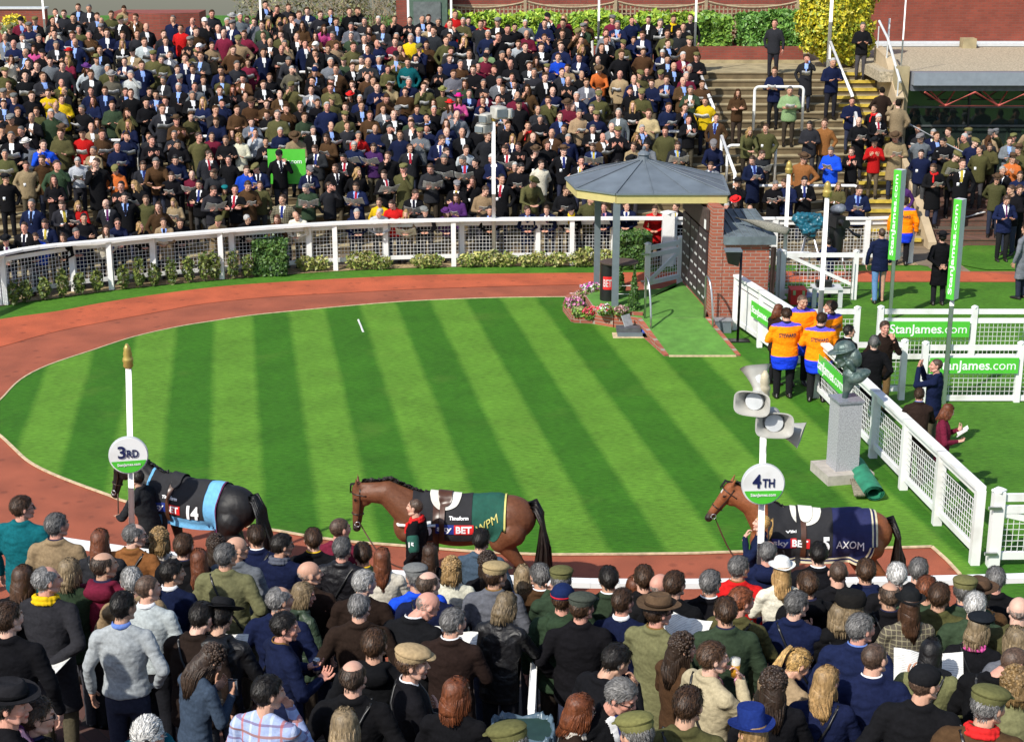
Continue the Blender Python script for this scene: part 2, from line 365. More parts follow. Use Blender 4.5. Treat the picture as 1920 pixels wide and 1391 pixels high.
def turnV(V, yaw, pitch):
    if not (yaw or pitch): return V
    w = ss((V[:, 2] - 1.44) / .13); a = R(yaw)*w; b = R(pitch)*w; o = V.copy()
    x, y, z = V[:, 0], V[:, 1] + .01, V[:, 2] - 1.50
    y2 = y*np.cos(b) + z*np.sin(b); z2 = z*np.cos(b) - y*np.sin(b)
    o[:, 0] = x*np.cos(a) + y2*np.sin(a); o[:, 1] = -x*np.sin(a) + y2*np.cos(a) - .01; o[:, 2] = 1.50 + z2; return o
_C = {}
def memo(f):
    def g(*a):
        k = (f.__name__,) + a
        if k not in _C: _C[k] = f(*a)
        return _C[k]
    g.__name__ = f.__name__; return g
@memo
def g_inner(pose, l):
    parts = [loft([(.80, 0, 0, .12, .10), (.95, 0, 0, .15, .11), (1.1, 0, 0, .13, .10), (1.3, 0, 0, .155, .11), (1.42, 0, -.01, .12, .085), (1.48, 0, -.02, .05, .05)], 14)]
    for s in (-1, 1): parts += [cap((s*.09, 0, .88), (s*.10, .015, .5), .075, .05, 8), cap((s*.10, .015, .5), (s*.10, -.01, .09), .05, .035, 8), cap((s*.1, -.03, .045), (s*.105, .13, .035), .035, .03, 8)]
    for s, sh, e, w, d, p, c in arms(pose): parts += [cap(sh, e, .05, .04, 8), cap(e, w, .038, .026, 8)]
    return remesh(parts, LOD[l]['body'], 2)
@memo
def me_body(pose, yaw, pitch, lean, l):
    V, Q = g_inner(pose, l) if l < 2 else (np.zeros((0, 3)), np.zeros((0, 4), int)); hV, hQ, hc = head(l); ms = [(hV, hQ)]; cs = [hc]
    ms = [(turnV(hV, yaw, pitch), hQ)]
    if len(V): ms.append((V, Q)); cs.append(np.ones((len(V), 3)))
    for (s, sh, e, w, d, p, c), k in zip(arms(pose), pose):
        if k in 'p' and 1: continue
        nV, nQ, nc = hand(l, c); y = d/np.linalg.norm(d); zz = -p - y*(-p).dot(y); zz /= np.linalg.norm(zz); x = np.cross(y, zz)
        P = nV.copy()
        # thumb on the inner/upper side: mirror so that the hands differ
        mir = -1 if s > 0 else 1
        P[:, 0] *= mir
        q = nQ if mir > 0 else nQ[:, ::-1]
        ms.append((P @ np.array([x, y, zz]) + w, q)); cs.append(nc)
    V, Q = join(ms); return mkmesh((bendV(V, lean), Q), 'body', M['skin'], np.vstack(cs))
@memo
def g_coat(kind, pose, lean, l):
    """kind: j jacket, l long coat, s sweater, t shirt, w wide jacket"""
    hem = {'j': .76, 'h': .78, 'l': .50, 's': .92, 't': .90, 'w': .74, 'S': .60}[kind]; f = {'s': .95, 't': .92, 'w': 1.1, 'S': 1.16}.get(kind, 1)
    prof = [(hem, 0, 0, .19 + (.02 if kind == 'l' else 0), .135)]
    for z, cy, rx, ry in ((.80, 0, .19, .135), (.95, 0, .182, .13), (1.09, 0, .172, .123), (1.25, -.004, .192, .130), (1.36, -.008, .198, .125), (1.42, -.014, .170, .105), (1.465, -.02, .115, .085), (1.49, -.02, .078, .075)):
        if z > hem + .03: prof.append((z, 0, cy, rx*f, ry*f))
    parts = [loft(prof, 24)]
    for s in (-1, 1): parts.append(cap((s*.07, -.015, 1.43), (s*.178, -.014, 1.405), .068*f, .072*f, 10))
    for s, sh, e, w, d, p, c in arms(pose):
        w2 = w - (w-e)/np.linalg.norm(w-e)*.01
        parts += [cap(sh, e, .066*f, .054*f, 10), cap(e, w2, .054*f, .041*f, 10)]
    if kind == 'h': parts += [ell((0, -.135, 1.455), (.125, .055, .085), 16, 10, Matrix.Rotation(.35, 4, 'X')), ell((0, -.12, 1.50), (.105, .06, .045), 16, 8), tube([(.10*math.cos(a), -.02 + .085*math.sin(a), 1.515 - .05*max(0, math.sin(a))) for a in np.linspace(0, 2*math.pi, 17)], .026, 8)]
    if kind in 'jlw': parts += [tube([(.080*math.cos(a), -.020 + .074*math.sin(a), 1.515 - .045*max(0, math.sin(a))) for a in np.linspace(0, 2*math.pi, 17)], .019, 6), tube([(.074*math.cos(a), -.020 + .068*math.sin(a), 1.535 - .06*max(0, math.sin(a))) for a in np.linspace(0, 2*math.pi, 17)], .012, 6)]
    for s in (-1, 1): parts.append(cap((s*.035, -.03, 1.495), (s*.125, -.025, 1.445), .05, .055, 8))
    V, Q = remesh(parts, LOD[l]['coat'], 4 if l == 0 else 2, .5)
    if l == 0:
        N = normals((V, Q)); amp = .010 if kind != 'l' else .008
        d = np.array([nz((p[0]*.7, p[1]*.7, p[2]*1.7), 6) * amp + (.28-abs(nz((p[0]*.8+p[2]*.35, p[1]*.8, p[2]*1.9), 7.5, 3))) * amp*1.3 + nz((p[0], p[1], p[2]*2.2), 19, 2) * amp*.35 for p in V]); V = V + N * d[:, None] * ss((1.47 - V[:, 2])/.08)[:, None]
    return V, Q
@memo
def me_coat(kind, pose, lean, l):
    V, Q = g_coat(kind, pose, lean, l); c = np.ones((len(V), 3))
    if kind == 'S': c[:] = (1, .27, .006); c[V[:, 2] < .86] = (.012, .05, .72); c[(V[:, 2] > 1.455)] = (.10, .08, .6)
    return mkmesh((bendV(V, lean), Q), 'coat', None, c)
@memo
def me_front(kind, pose, lean, l, what):
    V, Q = g_coat(kind, pose, lean, l); x, y, z = np.abs(V[:, 0]), V[:, 1], V[:, 2]
    if what == 'shirt': mk = (y > .03) & (z > 1.17) & (x < (z-1.17)*.24+.012)
    elif what == 'tie': mk = (y > .03) & (z > 1.19) & (x < .022+.5*LOD[l]['coat'])
    elif what == 'collar':   # a soft roll round the neck
        n_ = 28; t_ = np.arange(n_)/n_*2*math.pi; dip = np.maximum(0, np.sin(t_))
        mk_ = lambda r0, z0, dz: np.stack([r0*np.cos(t_), -.016 + r0*.95*np.sin(t_), z0 - dz*dip], 1)
        r = rings([mk_(.062, 1.50, .05), mk_(.0625, 1.548, .058), mk_(.067, 1.553, .060), mk_(.078, 1.522, .055), mk_(.076, 1.515, .055)], cap=False)
        return mkmesh((bendV(r[0], lean), r[1]), 'collar', None, np.ones((len(r[0]), 3)))
    elif what == 'scarf':
        rs = [tube([((.082+dr)*math.cos(a), -.014 + (.078+dr)*math.sin(a), h - .02*math.sin(a)) for a in np.linspace(0, 2*math.pi, 15)], .024, 8) for dr, h in ((0, 1.515), (.006, 1.48))]
        rs.append(tube([(.04, .08, 1.47), (.06, .135, 1.38), (.06, .15, 1.25)], [.024, .03, .032], 6))
        r = remesh(rs, .008 if l == 0 else .016, 3); r = (r[0] + normals(r)*np.array([[nz((p[0]*2, p[1]*2, p[2]*.6), 22)*.008] for p in r[0]]), r[1]); return mkmesh((bendV(r[0], lean), r[1]), 'scarf', None, np.ones((len(r[0]), 3)))
    (v, q), idx = sub((V, Q), mk)
    if not len(v): return None
    N = normals((V, Q))[idx]; v = v + N*(.006 if what == 'shirt' else .012)
    return mkmesh((bendV(v, lean), q), what, None, np.ones((len(v), 3)))
@memo
def me_legs(kind, l):
    if kind == 'skirt': parts = [loft([(.42, 0, 0, .17, .14), (.9, 0, 0, .165, .12), (1.0, 0, 0, .15, .115)], 18)] + [cap((s*.08, 0, .5), (s*.08, -.01, .10), .05, .036, 8) for s in (-1, 1)]
    else:
        parts = [loft([(.78, 0, 0, .165, .115), (.9, 0, 0, .17, .12), (1.0, 0, 0, .155, .115)], 18)]
        st = .10 if kind == 'walk' else 0
        for s in (-1, 1): parts += [cap((s*.088, 0, .86), (s*.10, .02+s*st*.8, .50), .092, .07, 9), cap((s*.10, .02+s*st*.8, .50), (s*.102, -.01+s*st*1.6, .10), .07, .058, 9)]
    V, Q = remesh(parts, LOD[l]['leg'], 3); return mkmesh((V, Q), 'trousers', None, np.ones((len(V), 3)))
@memo
def me_shoes(l, walk, s):
    ms = []
    for s in (s,):
        o = s*.16 if walk else 0
        ms += [loft([(.002, s*.106, .05+o, .040, .145), (.03, s*.106, .05+o, .044, .15), (.055, s*.106, .035+o, .040, .12), (.075, s*.103, .0+o, .036, .07), (.10, s*.102, -.02+o, .033, .045)], 12)]
    m = join(ms); return mkmesh(m, 'shoes', M['shoe'])
HL_Y = [-.13, -.05, -.02, .015, .045, .075]
def scalp(V, style):
    x, y, z = np.abs(V[:, 0]), V[:, 1], V[:, 2]
    line = np.interp(y, HL_Y, [1.572, 1.585, 1.615, 1.665, 1.715, 1.742 if style != 'B' else 1.76])
    m = np.clip((z - line)/.012, 0, 1); m[(x > .078) & (z < 1.69) & (y > -.03)] = 0; m[y > .083] = 0
    if style == 'D': m *= np.clip(1 - (z - 1.735)/.012, 0, 1) * (1 - ((z > 1.70) & (y > .03)))
    if style == 'g': m *= 1 - ((z > 1.73) & (y > -.01) & (x < .045))
    if style == 'B': m *= np.clip(1 - (z - 1.68)/.012, 0, 1) * (y < .01)
    return m
WOMAN = set('LYRPCZAONhijluemyv')
HAIRC = {'s': (.055, .028, .014), 'K': (.012, .009, .007), 'G': (.13, .125, .12), 'W': (.45, .44, .42), 'H': (.10, .06, .04), 'D': (.07, .045, .03), 'g': (.16, .155, .15), 'B': (.28, .23, .2), 'r': (.16, .05, .02),
         'L': (.06, .028, .014), 'Y': (.36, .22, .09), 'R': (.14, .045, .02), 'P': (.45, .28, .10), 'C': (.035, .02, .012), 'Z': (.24, .15, .06), 'A': (.17, .05, .018), 'O': (.22, .16, .09), 'N': (.01, .008, .008)}
HATC = {'c': (.14, .13, .05), 't': (.36, .26, .14), 'q': (.16, .16, .16), 'k': (.012, .012, .014), 'w': (.75, .75, .73), 'f': (.012, .012, .014), 'F': (.10, .06, .035), 'h': (.55, .02, .02), 'i': (.60, .02, .22), 'j': (.10, .03, .16),
        'l': (.20, .20, .07), 'u': (.82, .82, .80), 'v': (.01, .025, .14), 'b': (.01, .02, .08), 'e': (.01, .012, .016), 'y': (.01, .16, .17), 'x': (.28, .28, .27), 'm': (.011, .011, .012), 'z': (.012, .011, .01), 'd': (.05, .06, .045), 'T': (.72, .70, .64)}
HATT = {'c': 'cap', 't': 'cap', 'q': 'cap', 'd': 'cap', 'k': 'ball', 'w': 'ball', 'f': 'fed', 'F': 'fed', 'h': 'fed', 'i': 'fed', 'j': 'fed', 'l': 'fed', 'u': 'bowl', 'v': 'top', 'b': 'bean', 'e': 'ber', 'y': 'ber', 'x': 'fed', 'm': 'bowl', 'z': 'fur', 'T': 'fed'}
HATHAIR = {'c': 'G', 't': 's', 'q': 'G', 'd': 's', 'k': 'H', 'w': 's', 'f': 'K', 'F': 's', 'h': 'L', 'i': 'L', 'j': 'L', 'l': 's', 'u': 'Y', 'v': 'Y', 'b': 's', 'e': 'O', 'y': 'L', 'x': 'G', 'm': 'L', 'z': 'O', 'T': 'G'}
@memo
def g_hair(st, l):
    hV, hQ, _ = head(l); m = scalp(hV, st if st in 'DgB' else 's'); base = {'H': .003, 'B': .002, 'D': .006, 'g': .007}.get(st, .010)
    N = normals((hV, hQ)); r2 = random.Random(3)
    th = base * (1 + .35*np.array([nz((p[0], p[1], p[2]*.6), 26) for p in hV])) * (1 + .5*np.clip((hV[:, 2]-1.72)/.06, 0, 1)*(st in 'sKGWr'))
    V = hV + N * (-.002 + m*th)[:, None]; (v, q), idx = sub((V, hQ), m > .02); c = np.ones((len(v), 3))*1.0; c *= (1 + .25*np.array([nz((p[0], p[1], p[2]*.3), 60, 5) for p in v]))[:, None]
    ms = [(v, q)]; cs = [c*.85]
    if l == 0:
        rs = np.random.RandomState(5); nt_ = {'H': 500, 'B': 260, 'D': 600, 'g': 700}.get(st, 1100); ii = rs.randint(0, len(v), nt_); p0 = v[ii]; n0 = N[idx][ii]
        fl = np.stack([p0[:, 0]*2.2 + rs.normal(0, .25, nt_), -.55 + rs.normal(0, .25, nt_) - .3*(p0[:, 2] > 1.74), -1.0 + .5*(p0[:, 2] > 1.75) + rs.normal(0, .2, nt_)], 1)
        fl -= n0*(fl*n0).sum(1)[:, None]; fl /= np.linalg.norm(fl, axis=1)[:, None]; L_ = (.010 if st in 'HB' else .026)*rs.uniform(.6, 1.4, nt_)[:, None]; lf = (.0015 if st in 'HB' else .006)*rs.uniform(.2, 1.5, nt_)[:, None]
        wv = np.cross(fl, n0)*.0024; a0 = p0 + n0*.001; a1 = p0 + fl*L_*.5 + n0*lf; a2 = p0 + fl*L_ + n0*lf*.9
        VV = np.stack([a0-wv, a0+wv, a1-wv, a1+wv, a2-wv*.4, a2+wv*.4], 1).reshape(-1, 3); b_ = np.arange(nt_)[:, None]*6; QQ = np.vstack([b_ + [0, 1, 3, 2], b_ + [2, 3, 5, 4]])
        ms.append((VV, QQ)); cs.append(np.repeat(rs.uniform(.5, 1.6, nt_), 6)[:, None]*np.ones((1, 3)))
    nl = {0: 380, 1: 34, 2: 14}[l]; rr = {0: .0055, 1: .020, 2: .03}[l]
    def lock(pts, r, shade):
        t = tube(pts, r, 4); ms.append(t); cs.append(np.full((len(t[0]), 3), shade))
    zend = {'L': 1.36, 'Y': 1.38, 'R': 1.34, 'N': 1.34, 'A': 1.50, 'O': 1.52, 'P': 1.60, 'Z': 1.53, 'C': 1.36}.get(st)
    if zend and st not in 'P':
        for i in range(nl):
            a = r2.uniform(-2.45, 2.45)                 # 0 = straight back
            ca, sa = math.cos(a), math.sin(a); top = (sa*.03, -.01 - ca*.035, 1.785 + r2.uniform(0, .008)); rx, ry = .086, .106
            wv = (.004 if st in 'AON' else .009)*(1 if l == 0 else 1.3); ph = a*3 + r2.uniform(-.5, .5)
            ze = zend + r2.uniform(-.03, .03) + (.05 if abs(a) > 1.7 else 0); pts = [top]
            for t in np.linspace(.12, 1, 8):
                z = 1.785 - (1.785-ze)*t; k = min(1, math.sqrt(t)*1.35); sp = 1 + .18*t
                k *= (1 if z > 1.56 else max(.75, 1 - (1.56-z)*(1.2 if st not in 'CZ' else .4)))
                pts.append((sa*rx*k*sp + wv*math.sin(ph + t*9), -.012 - ca*ry*k*sp + (-.03 if z < 1.5 else 0)*ca + wv*math.cos(ph + t*8), z))
            if abs(a) > 2.0: pts = [(p[0], min(p[1], .055), p[2]) for p in pts]
            dd = r2.uniform(.93, 1.03) if l == 0 else 1; pts = [(x_*dd, (y_+.012)*dd-.012, z_) for x_, y_, z_ in pts]
            lock(pts, [rr*.5] + [rr]*6 + [rr*.8, rr*.35], r2.uniform(.75, 1.2))
        if l == 0:
            vol = []
            for z in np.linspace(zend+.03, 1.775, 12):
                k = 1.0 if z < 1.70 else math.sqrt(max(.05, 1-((z-1.70)/.09)**2)); k *= 1 if z > 1.56 else max(.72, 1-(1.56-z)*1.2)
                fy = .03 if z > 1.6 else .0
                vol.append((z, 0, -.035 - (0 if z > 1.6 else .02), .088*k, (.088+fy*.3)*k))
            v_ = loft(vol, 20); ms.append(v_); cs.append(np.full((len(v_[0]), 3), .8))
    if st in 'CZ':
        for i in range({0: 260, 1: 50, 2: 20}[l]):
            u = Vector((r2.gauss(0, 1), r2.gauss(0, 1) - .3, r2.gauss(.4, .8))).normalized()
            if u.y > .55 and u.z < .7: continue
            p = Vector((u.x*.095, -.012 + u.y*.112, 1.69 + u.z*.108)); s = r2.uniform(.7, 1.3)*(.016 if l == 0 else rr*1.4)
            t = ell(p, (s, s*.8, s), 6, 4, Matrix.Rotation(r2.uniform(0, 3), 4, 'X')); ms.append(t); cs.append(np.full((len(t[0]), 3), r2.uniform(.6, 1.4)))
    if st == 'P':
        for i in range(nl//4):
            a, b = r2.uniform(-.02, .02), r2.uniform(-.02, .02)
            lock([(a*.4, -.10, 1.74), (a, -.15, 1.735+b), (a*1.6, -.165, 1.66+b), (a*1.8, -.15+b, 1.55), (a, -.14, 1.46+b)], [rr*.6, rr, rr, rr*.8, rr*.3], r2.uniform(.7, 1.25))
    return join(ms) + (np.clip(np.vstack(cs), .3, 1.8),)
@memo
def me_hair(st, yaw, pitch, lean, l):
    V, Q, c = g_hair(st, l); return mkmesh((bendV(turnV(V, yaw, pitch), lean), Q), 'hair', M['hair'], c)
@memo
def g_hat(k, l):
    n = 24 if l == 0 else 14
    def brim(rx, ry, z, curl):
        t = np.arange(n)/n*2*math.pi; out = []
        for f, dz in ((.55, 0), (.75, 0), (1, 1), (1.0, 1.0), (.75, 0), (.55, 0)):
            th = .006 if len(out) >= 3 else 0
            out.append(np.stack([np.cos(t)*rx*f, -.005 + np.sin(t)*ry*f, z + dz*curl*np.abs(np.cos(t)) + th + 0*t], 1))
        return rings(out, False)
    if k == 'cap':
        return join([ell((0, -.002, 1.755), (.102, .130, .044), n, 8, Matrix.Rotation(-.10, 4, 'X')), loft([(1.700, 0, -.012, .086, .106), (1.735, 0, -.01, .096, .118), (1.76, 0, -.01, .09, .11)], n), ell((0, .108, 1.728), (.070, .052, .011), n, 5, Matrix.Rotation(-.22, 4, 'X'))])
    if k == 'ball': return join([ell((0, -.008, 1.715), (.088, .110, .086), n, 9), ell((0, .125, 1.722), (.068, .075, .008), n, 5, Matrix.Rotation(-.15, 4, 'X'))])
    if k == 'bean': return join([ell((0, -.012, 1.715), (.090, .112, .092), n, 9), loft([(1.69, 0, -.012, .093, .115), (1.73, 0, -.012, .094, .116)], n)])
    if k == 'ber': return join([ell((.01, -.02, 1.765), (.118, .128, .042), n, 8, Matrix.Rotation(.18, 4, 'X')), loft([(1.715, 0, -.012, .086, .106), (1.75, 0, -.012, .095, .115)], n)])
    if k == 'fur': return join([loft([(1.69, 0, -.012, .115, .135), (1.74, 0, -.012, .125, .145), (1.79, 0, -.012, .11, .13), (1.80, 0, -.012, .09, .11)], n)])
    H_ = {'fed': .095, 'bowl': .10, 'top': .14}[k]; cr = [(1.722, 0, -.008, .090, .112), (1.722+H_*.55, 0, -.008, .086, .106), (1.722+H_*.9, 0, -.008, .072 if k != 'top' else .088, .094 if k != 'top' else .108), (1.722+H_, 0, -.008, .055 if k != 'top' else .082, .08 if k != 'top' else .10)]
    if k == 'fed': cr.append((1.722+H_*.88, 0, -.008, .02, .05))
    return join([brim(.155 if k != 'bowl' else .14, .175 if k != 'bowl' else .155, 1.725, .022), loft(cr, n)])
@memo
def me_hat(k, yaw, pitch, lean, l):
    V, Q = g_hat(k, l); V = V*[1, 1, 1] + [0, 0, .004]; return mkmesh((bendV(turnV(V, yaw, pitch), lean), Q), 'hat', None, np.ones((len(V), 3)), sharp=50)
@memo
def me_band(k, yaw, pitch, lean, l):
    if k not in ('fed', 'bowl', 'top', 'bean'): return None
    V, Q = loft([(1.738, 0, -.008, .0925, .1145), (1.762, 0, -.008, .0905, .1125)] if k != 'bean' else [(1.70, 0, -.012, .095, .117), (1.715, 0, -.012, .096, .118)], 20); return mkmesh((bendV(turnV(V, yaw, pitch), lean), Q), 'band', None, np.ones((len(V), 3)))
@memo
def me_glass(yaw, pitch, lean, up):
    z = 1.668 + up*.075; y = .0 - up*.03
    ms = [ell((s*.032, .094+y, z), (.024, .006, .018), 10, 5) for s in (-1, 1)] + [tube([(s*.055, .09+y, z+.005), (s*.08, .03+y, z), (s*.082, -.02+y, z-.004)], .003, 5) for s in (-1, 1)] + [tube([(-.02, .1+y, z), (.02, .1+y, z)], .003, 5)]
    V, Q = join(ms); return mkmesh((bendV(turnV(V, yaw, pitch), lean), Q), 'sunglasses', M['black'])
COATC = {'k': ('black', (.0065, .0065, .008)), 'n': ('navy', (.008, .0125, .042)), 'b': ('bright blue', (.01, .06, .50)), 'g': ('grey', (.13, .14, .16)), 'd': ('charcoal', (.020, .021, .025)), 'o': ('olive green', (.075, .072, .028)),
         'w': ('cream', (.60, .56, .46)), 't': ('tan', (.26, .19, .11)), 'r': ('red', (.45, .012, .012)), 'm': ('burgundy', (.13, .012, .03)), 'B': ('brown', (.065, .034, .016)), 'p': ('purple', (.06, .02, .10)), 'y': ('yellow', (.55, .38, .01)),
         'T': ('teal', (.005, .09, .11)), 'P': ('pink', (.45, .06, .20)), 'l': ('light grey', (.36, .38, .40)), 'R': ('orange', (.50, .13, .03)), 'G': ('dark green', (.03, .05, .028)), 'W': ('checked', (.09, .08, .06)), 'L': ('pale green', (.17, .27, .13)),
         'e': ('dark brown', (.022, .013, .010)), 's': ('slate blue', (.045, .065, .10)), 'O': ('sage green', (.16, .16, .075)), 'x': ('plaid', (.42, .52, .78)), 'C': ('rust', (.22, .09, .03)), 'c': ('beige', (.42, .36, .24)), 'u': ('yellowish cream', (.50, .42, .22))}
PAPERS = []
@memo
def me_strap(kind, pose, lean, sd):
    V, Q = g_coat(kind, pose, lean, 0); bv = BVHTree.FromPolygons([tuple(v) for v in V], [tuple(int(i) for i in f) for f in Q]); ms = []
    for side in (-1, 1):
        pts = []
        for t in np.linspace(0, 1, 18):
            x = sd*(.12 - .27*t); z = 1.50 - .55*t; h = bv.ray_cast(Vector((x, side*.6, z)), Vector((0, -side, 0)))[0]; pts.append((x, (h.y if h else side*.1) + side*.008, z))
        ms.append(tube(pts, .011, 4))
    m = join(ms); return mkmesh((bendV(m[0], lean), m[1]), 'bag_strap', M['black'])
def person(p):
    """p: dict(loc, rz, coat, hd, pose, yaw, pitch, lean, lod, kind, ex, hs); -> root object of one person"""
    l = p['lod']; yaw, pitch, lean, pose = p['yaw'], p['pitch'], p['lean'], p['pose']; r2 = random.Random(p['seed'])
    hd = p['hd']; hat = hd in HATC; hs = HATHAIR[hd] if hat else hd; woman = hd in WOMAN
    if l == 1: yaw = round(yaw/20)*20; pitch = round(pitch/12)*12
    if l == 2: yaw = 0; pitch = 12 if pitch > 6 else 0
    o = bpy.data.objects.new('person', me_body(pose, yaw, pitch, lean, l)); COL.objects.link(o)
    sk = SKIN[r2.randrange(5)] if p.get('skin') is None else p['skin']; o.color = (*sk, 1)
    s = p['hs']; o.scale = (s*(.90 if woman else 1)*p.get('wide', 1), s*(.93 if woman else 1)*p.get('wide', 1)**.5, s); o.location = p['loc']; o.rotation_euler = (0, 0, R(p['rz']))
    def kid(name, me, mt, c):
        if me is None: return None
        c_ = bpy.data.objects.new(name, me); COL.objects.link(c_); c_.parent = o; c_.color = (*c, 1)
        if mt: 
            if not me.materials: me.materials.append(M['fabric'])
            if len(me.materials) and me.materials[0] != mt: c_.material_slots[0].link = 'OBJECT'; c_.material_slots[0].material = mt
        return c_
    cc = COATC[p['coat']][1]; j = lambda c, a=.12: (lambda k_: tuple(x*k_*r2.uniform(.96, 1.04) for x in c))(r2.uniform(1-a*1.6, 1+a*1.6))
    kind = p['kind']; cm = M[{'W': 'tweed', 'x': 'plaid'}.get(p['coat'], 'wax' if 'z' in p['ex'] else 'fabric')]
    if kind == 'S': cc = (1, 1, 1); cm = M['fabric']
    kid({'s': 'sweater', 't': 'shirt'}.get(kind, 'jacket' if kind != 'l' else 'coat'), me_coat(kind, pose, lean, l), cm, j(cc) if kind != 'S' else cc)
    lc = p.get('legs') or r2.choice([(.012, .012, .015), (.02, .02, .026), (.05, .05, .055), (.03, .035, .06), (.09, .075, .05), (.04, .03, .022)])
    kid('trousers' if p.get('lk') != 'skirt' else 'skirt', me_legs(p.get('lk', 'std'), l), M['fabric'], j(lc))
    for s_ in (-1, 1): kid('shoe', me_shoes(1, p.get('lk') == 'walk', s_), None, (1, 1, 1))
    kid('hair', me_hair(hs, yaw, pitch, lean, l), None, (lambda k_: tuple(x*k_ for x in (p.get('hc') or HAIRC[hs])))(r2.uniform(.75, 1.25)))
    if hat:
        kid('hat' if HATT[hd] != 'cap' else 'flat_cap', me_hat(HATT[hd], yaw, pitch, lean, l), M['fabric'] if hd not in 'ctq' or l else M['fabric'], j(HATC[hd]))
        if l < 2 and HATT[hd] in ('fed', 'bean'): kid('hat_band', me_band(HATT[hd], yaw, pitch, lean, l), M['fabric'], (.5, .02, .03) if hd == 'b' else tuple(x*.35 for x in HATC[hd]))
    ex = p['ex']
    for ch, what, c in (('v', 'shirt', (.78, .78, .78)), ('V', 'shirt', (.25, .38, .75)), ('q', 'shirt', (.7, .35, .45)), ('Q', 'shirt', (.02, .03, .10))):
        if ch in ex:
            kid('shirt', me_front(kind, pose, lean, l, 'shirt'), M['fabric'], c)
            if l < 2: kid('tie', me_front(kind, pose, lean, l, 'tie'), M['fabric'], r2.choice([(.02, .03, .15), (.35, .02, .04), (.10, .02, .10), (.01, .01, .02), (.45, .35, .05)]))
    for ch, what, c in (('1', 'collar', (.75, .76, .78)), ('2', 'collar', (.12, .2, .5)), ('3', 'scarf', (.65, .42, .01)), ('4', 'scarf', (.55, .02, .02)), ('5', 'scarf', (.7, .1, .35)), ('6', 'scarf', (.09, .10, .13)), ('7', 'collar', (.65, .42, .02)), ('8', 'collar', (.02, .02, .05)), ('9', 'collar', (.18, .10, .03)), ('0', 'scarf', (.5, .46, .4))):
        if ch in ex: kid(what, me_front(kind, pose, lean, l, what), M['fabric'], c)
    if l == 0 and 'S' in ex: kid('bag_strap', me_strap(kind, pose, lean, 1 if p['seed'] % 2 else -1), None, (1, 1, 1))
    if 'G' in ex: kid('sunglasses', me_glass(yaw, pitch, lean, 0), None, (1, 1, 1))
    if 'U' in ex: kid('sunglasses', me_glass(yaw, pitch, lean, 1), None, (1, 1, 1))
    if 'T' in ex and l < 2:
        b = mkmesh(box(-.03, .03, .128, .134, 1.08, 1.17), 'badge', M['txtw']); b_ = bpy.data.objects.new('entry_badge', b); COL.objects.link(b_); b_.parent = o; b_.location = (.07, .0, .02)
    p['ob'] = o; p['woman'] = woman
    if 'N' in ex or 'c' in ex: PAPERS.append(p)
    return o
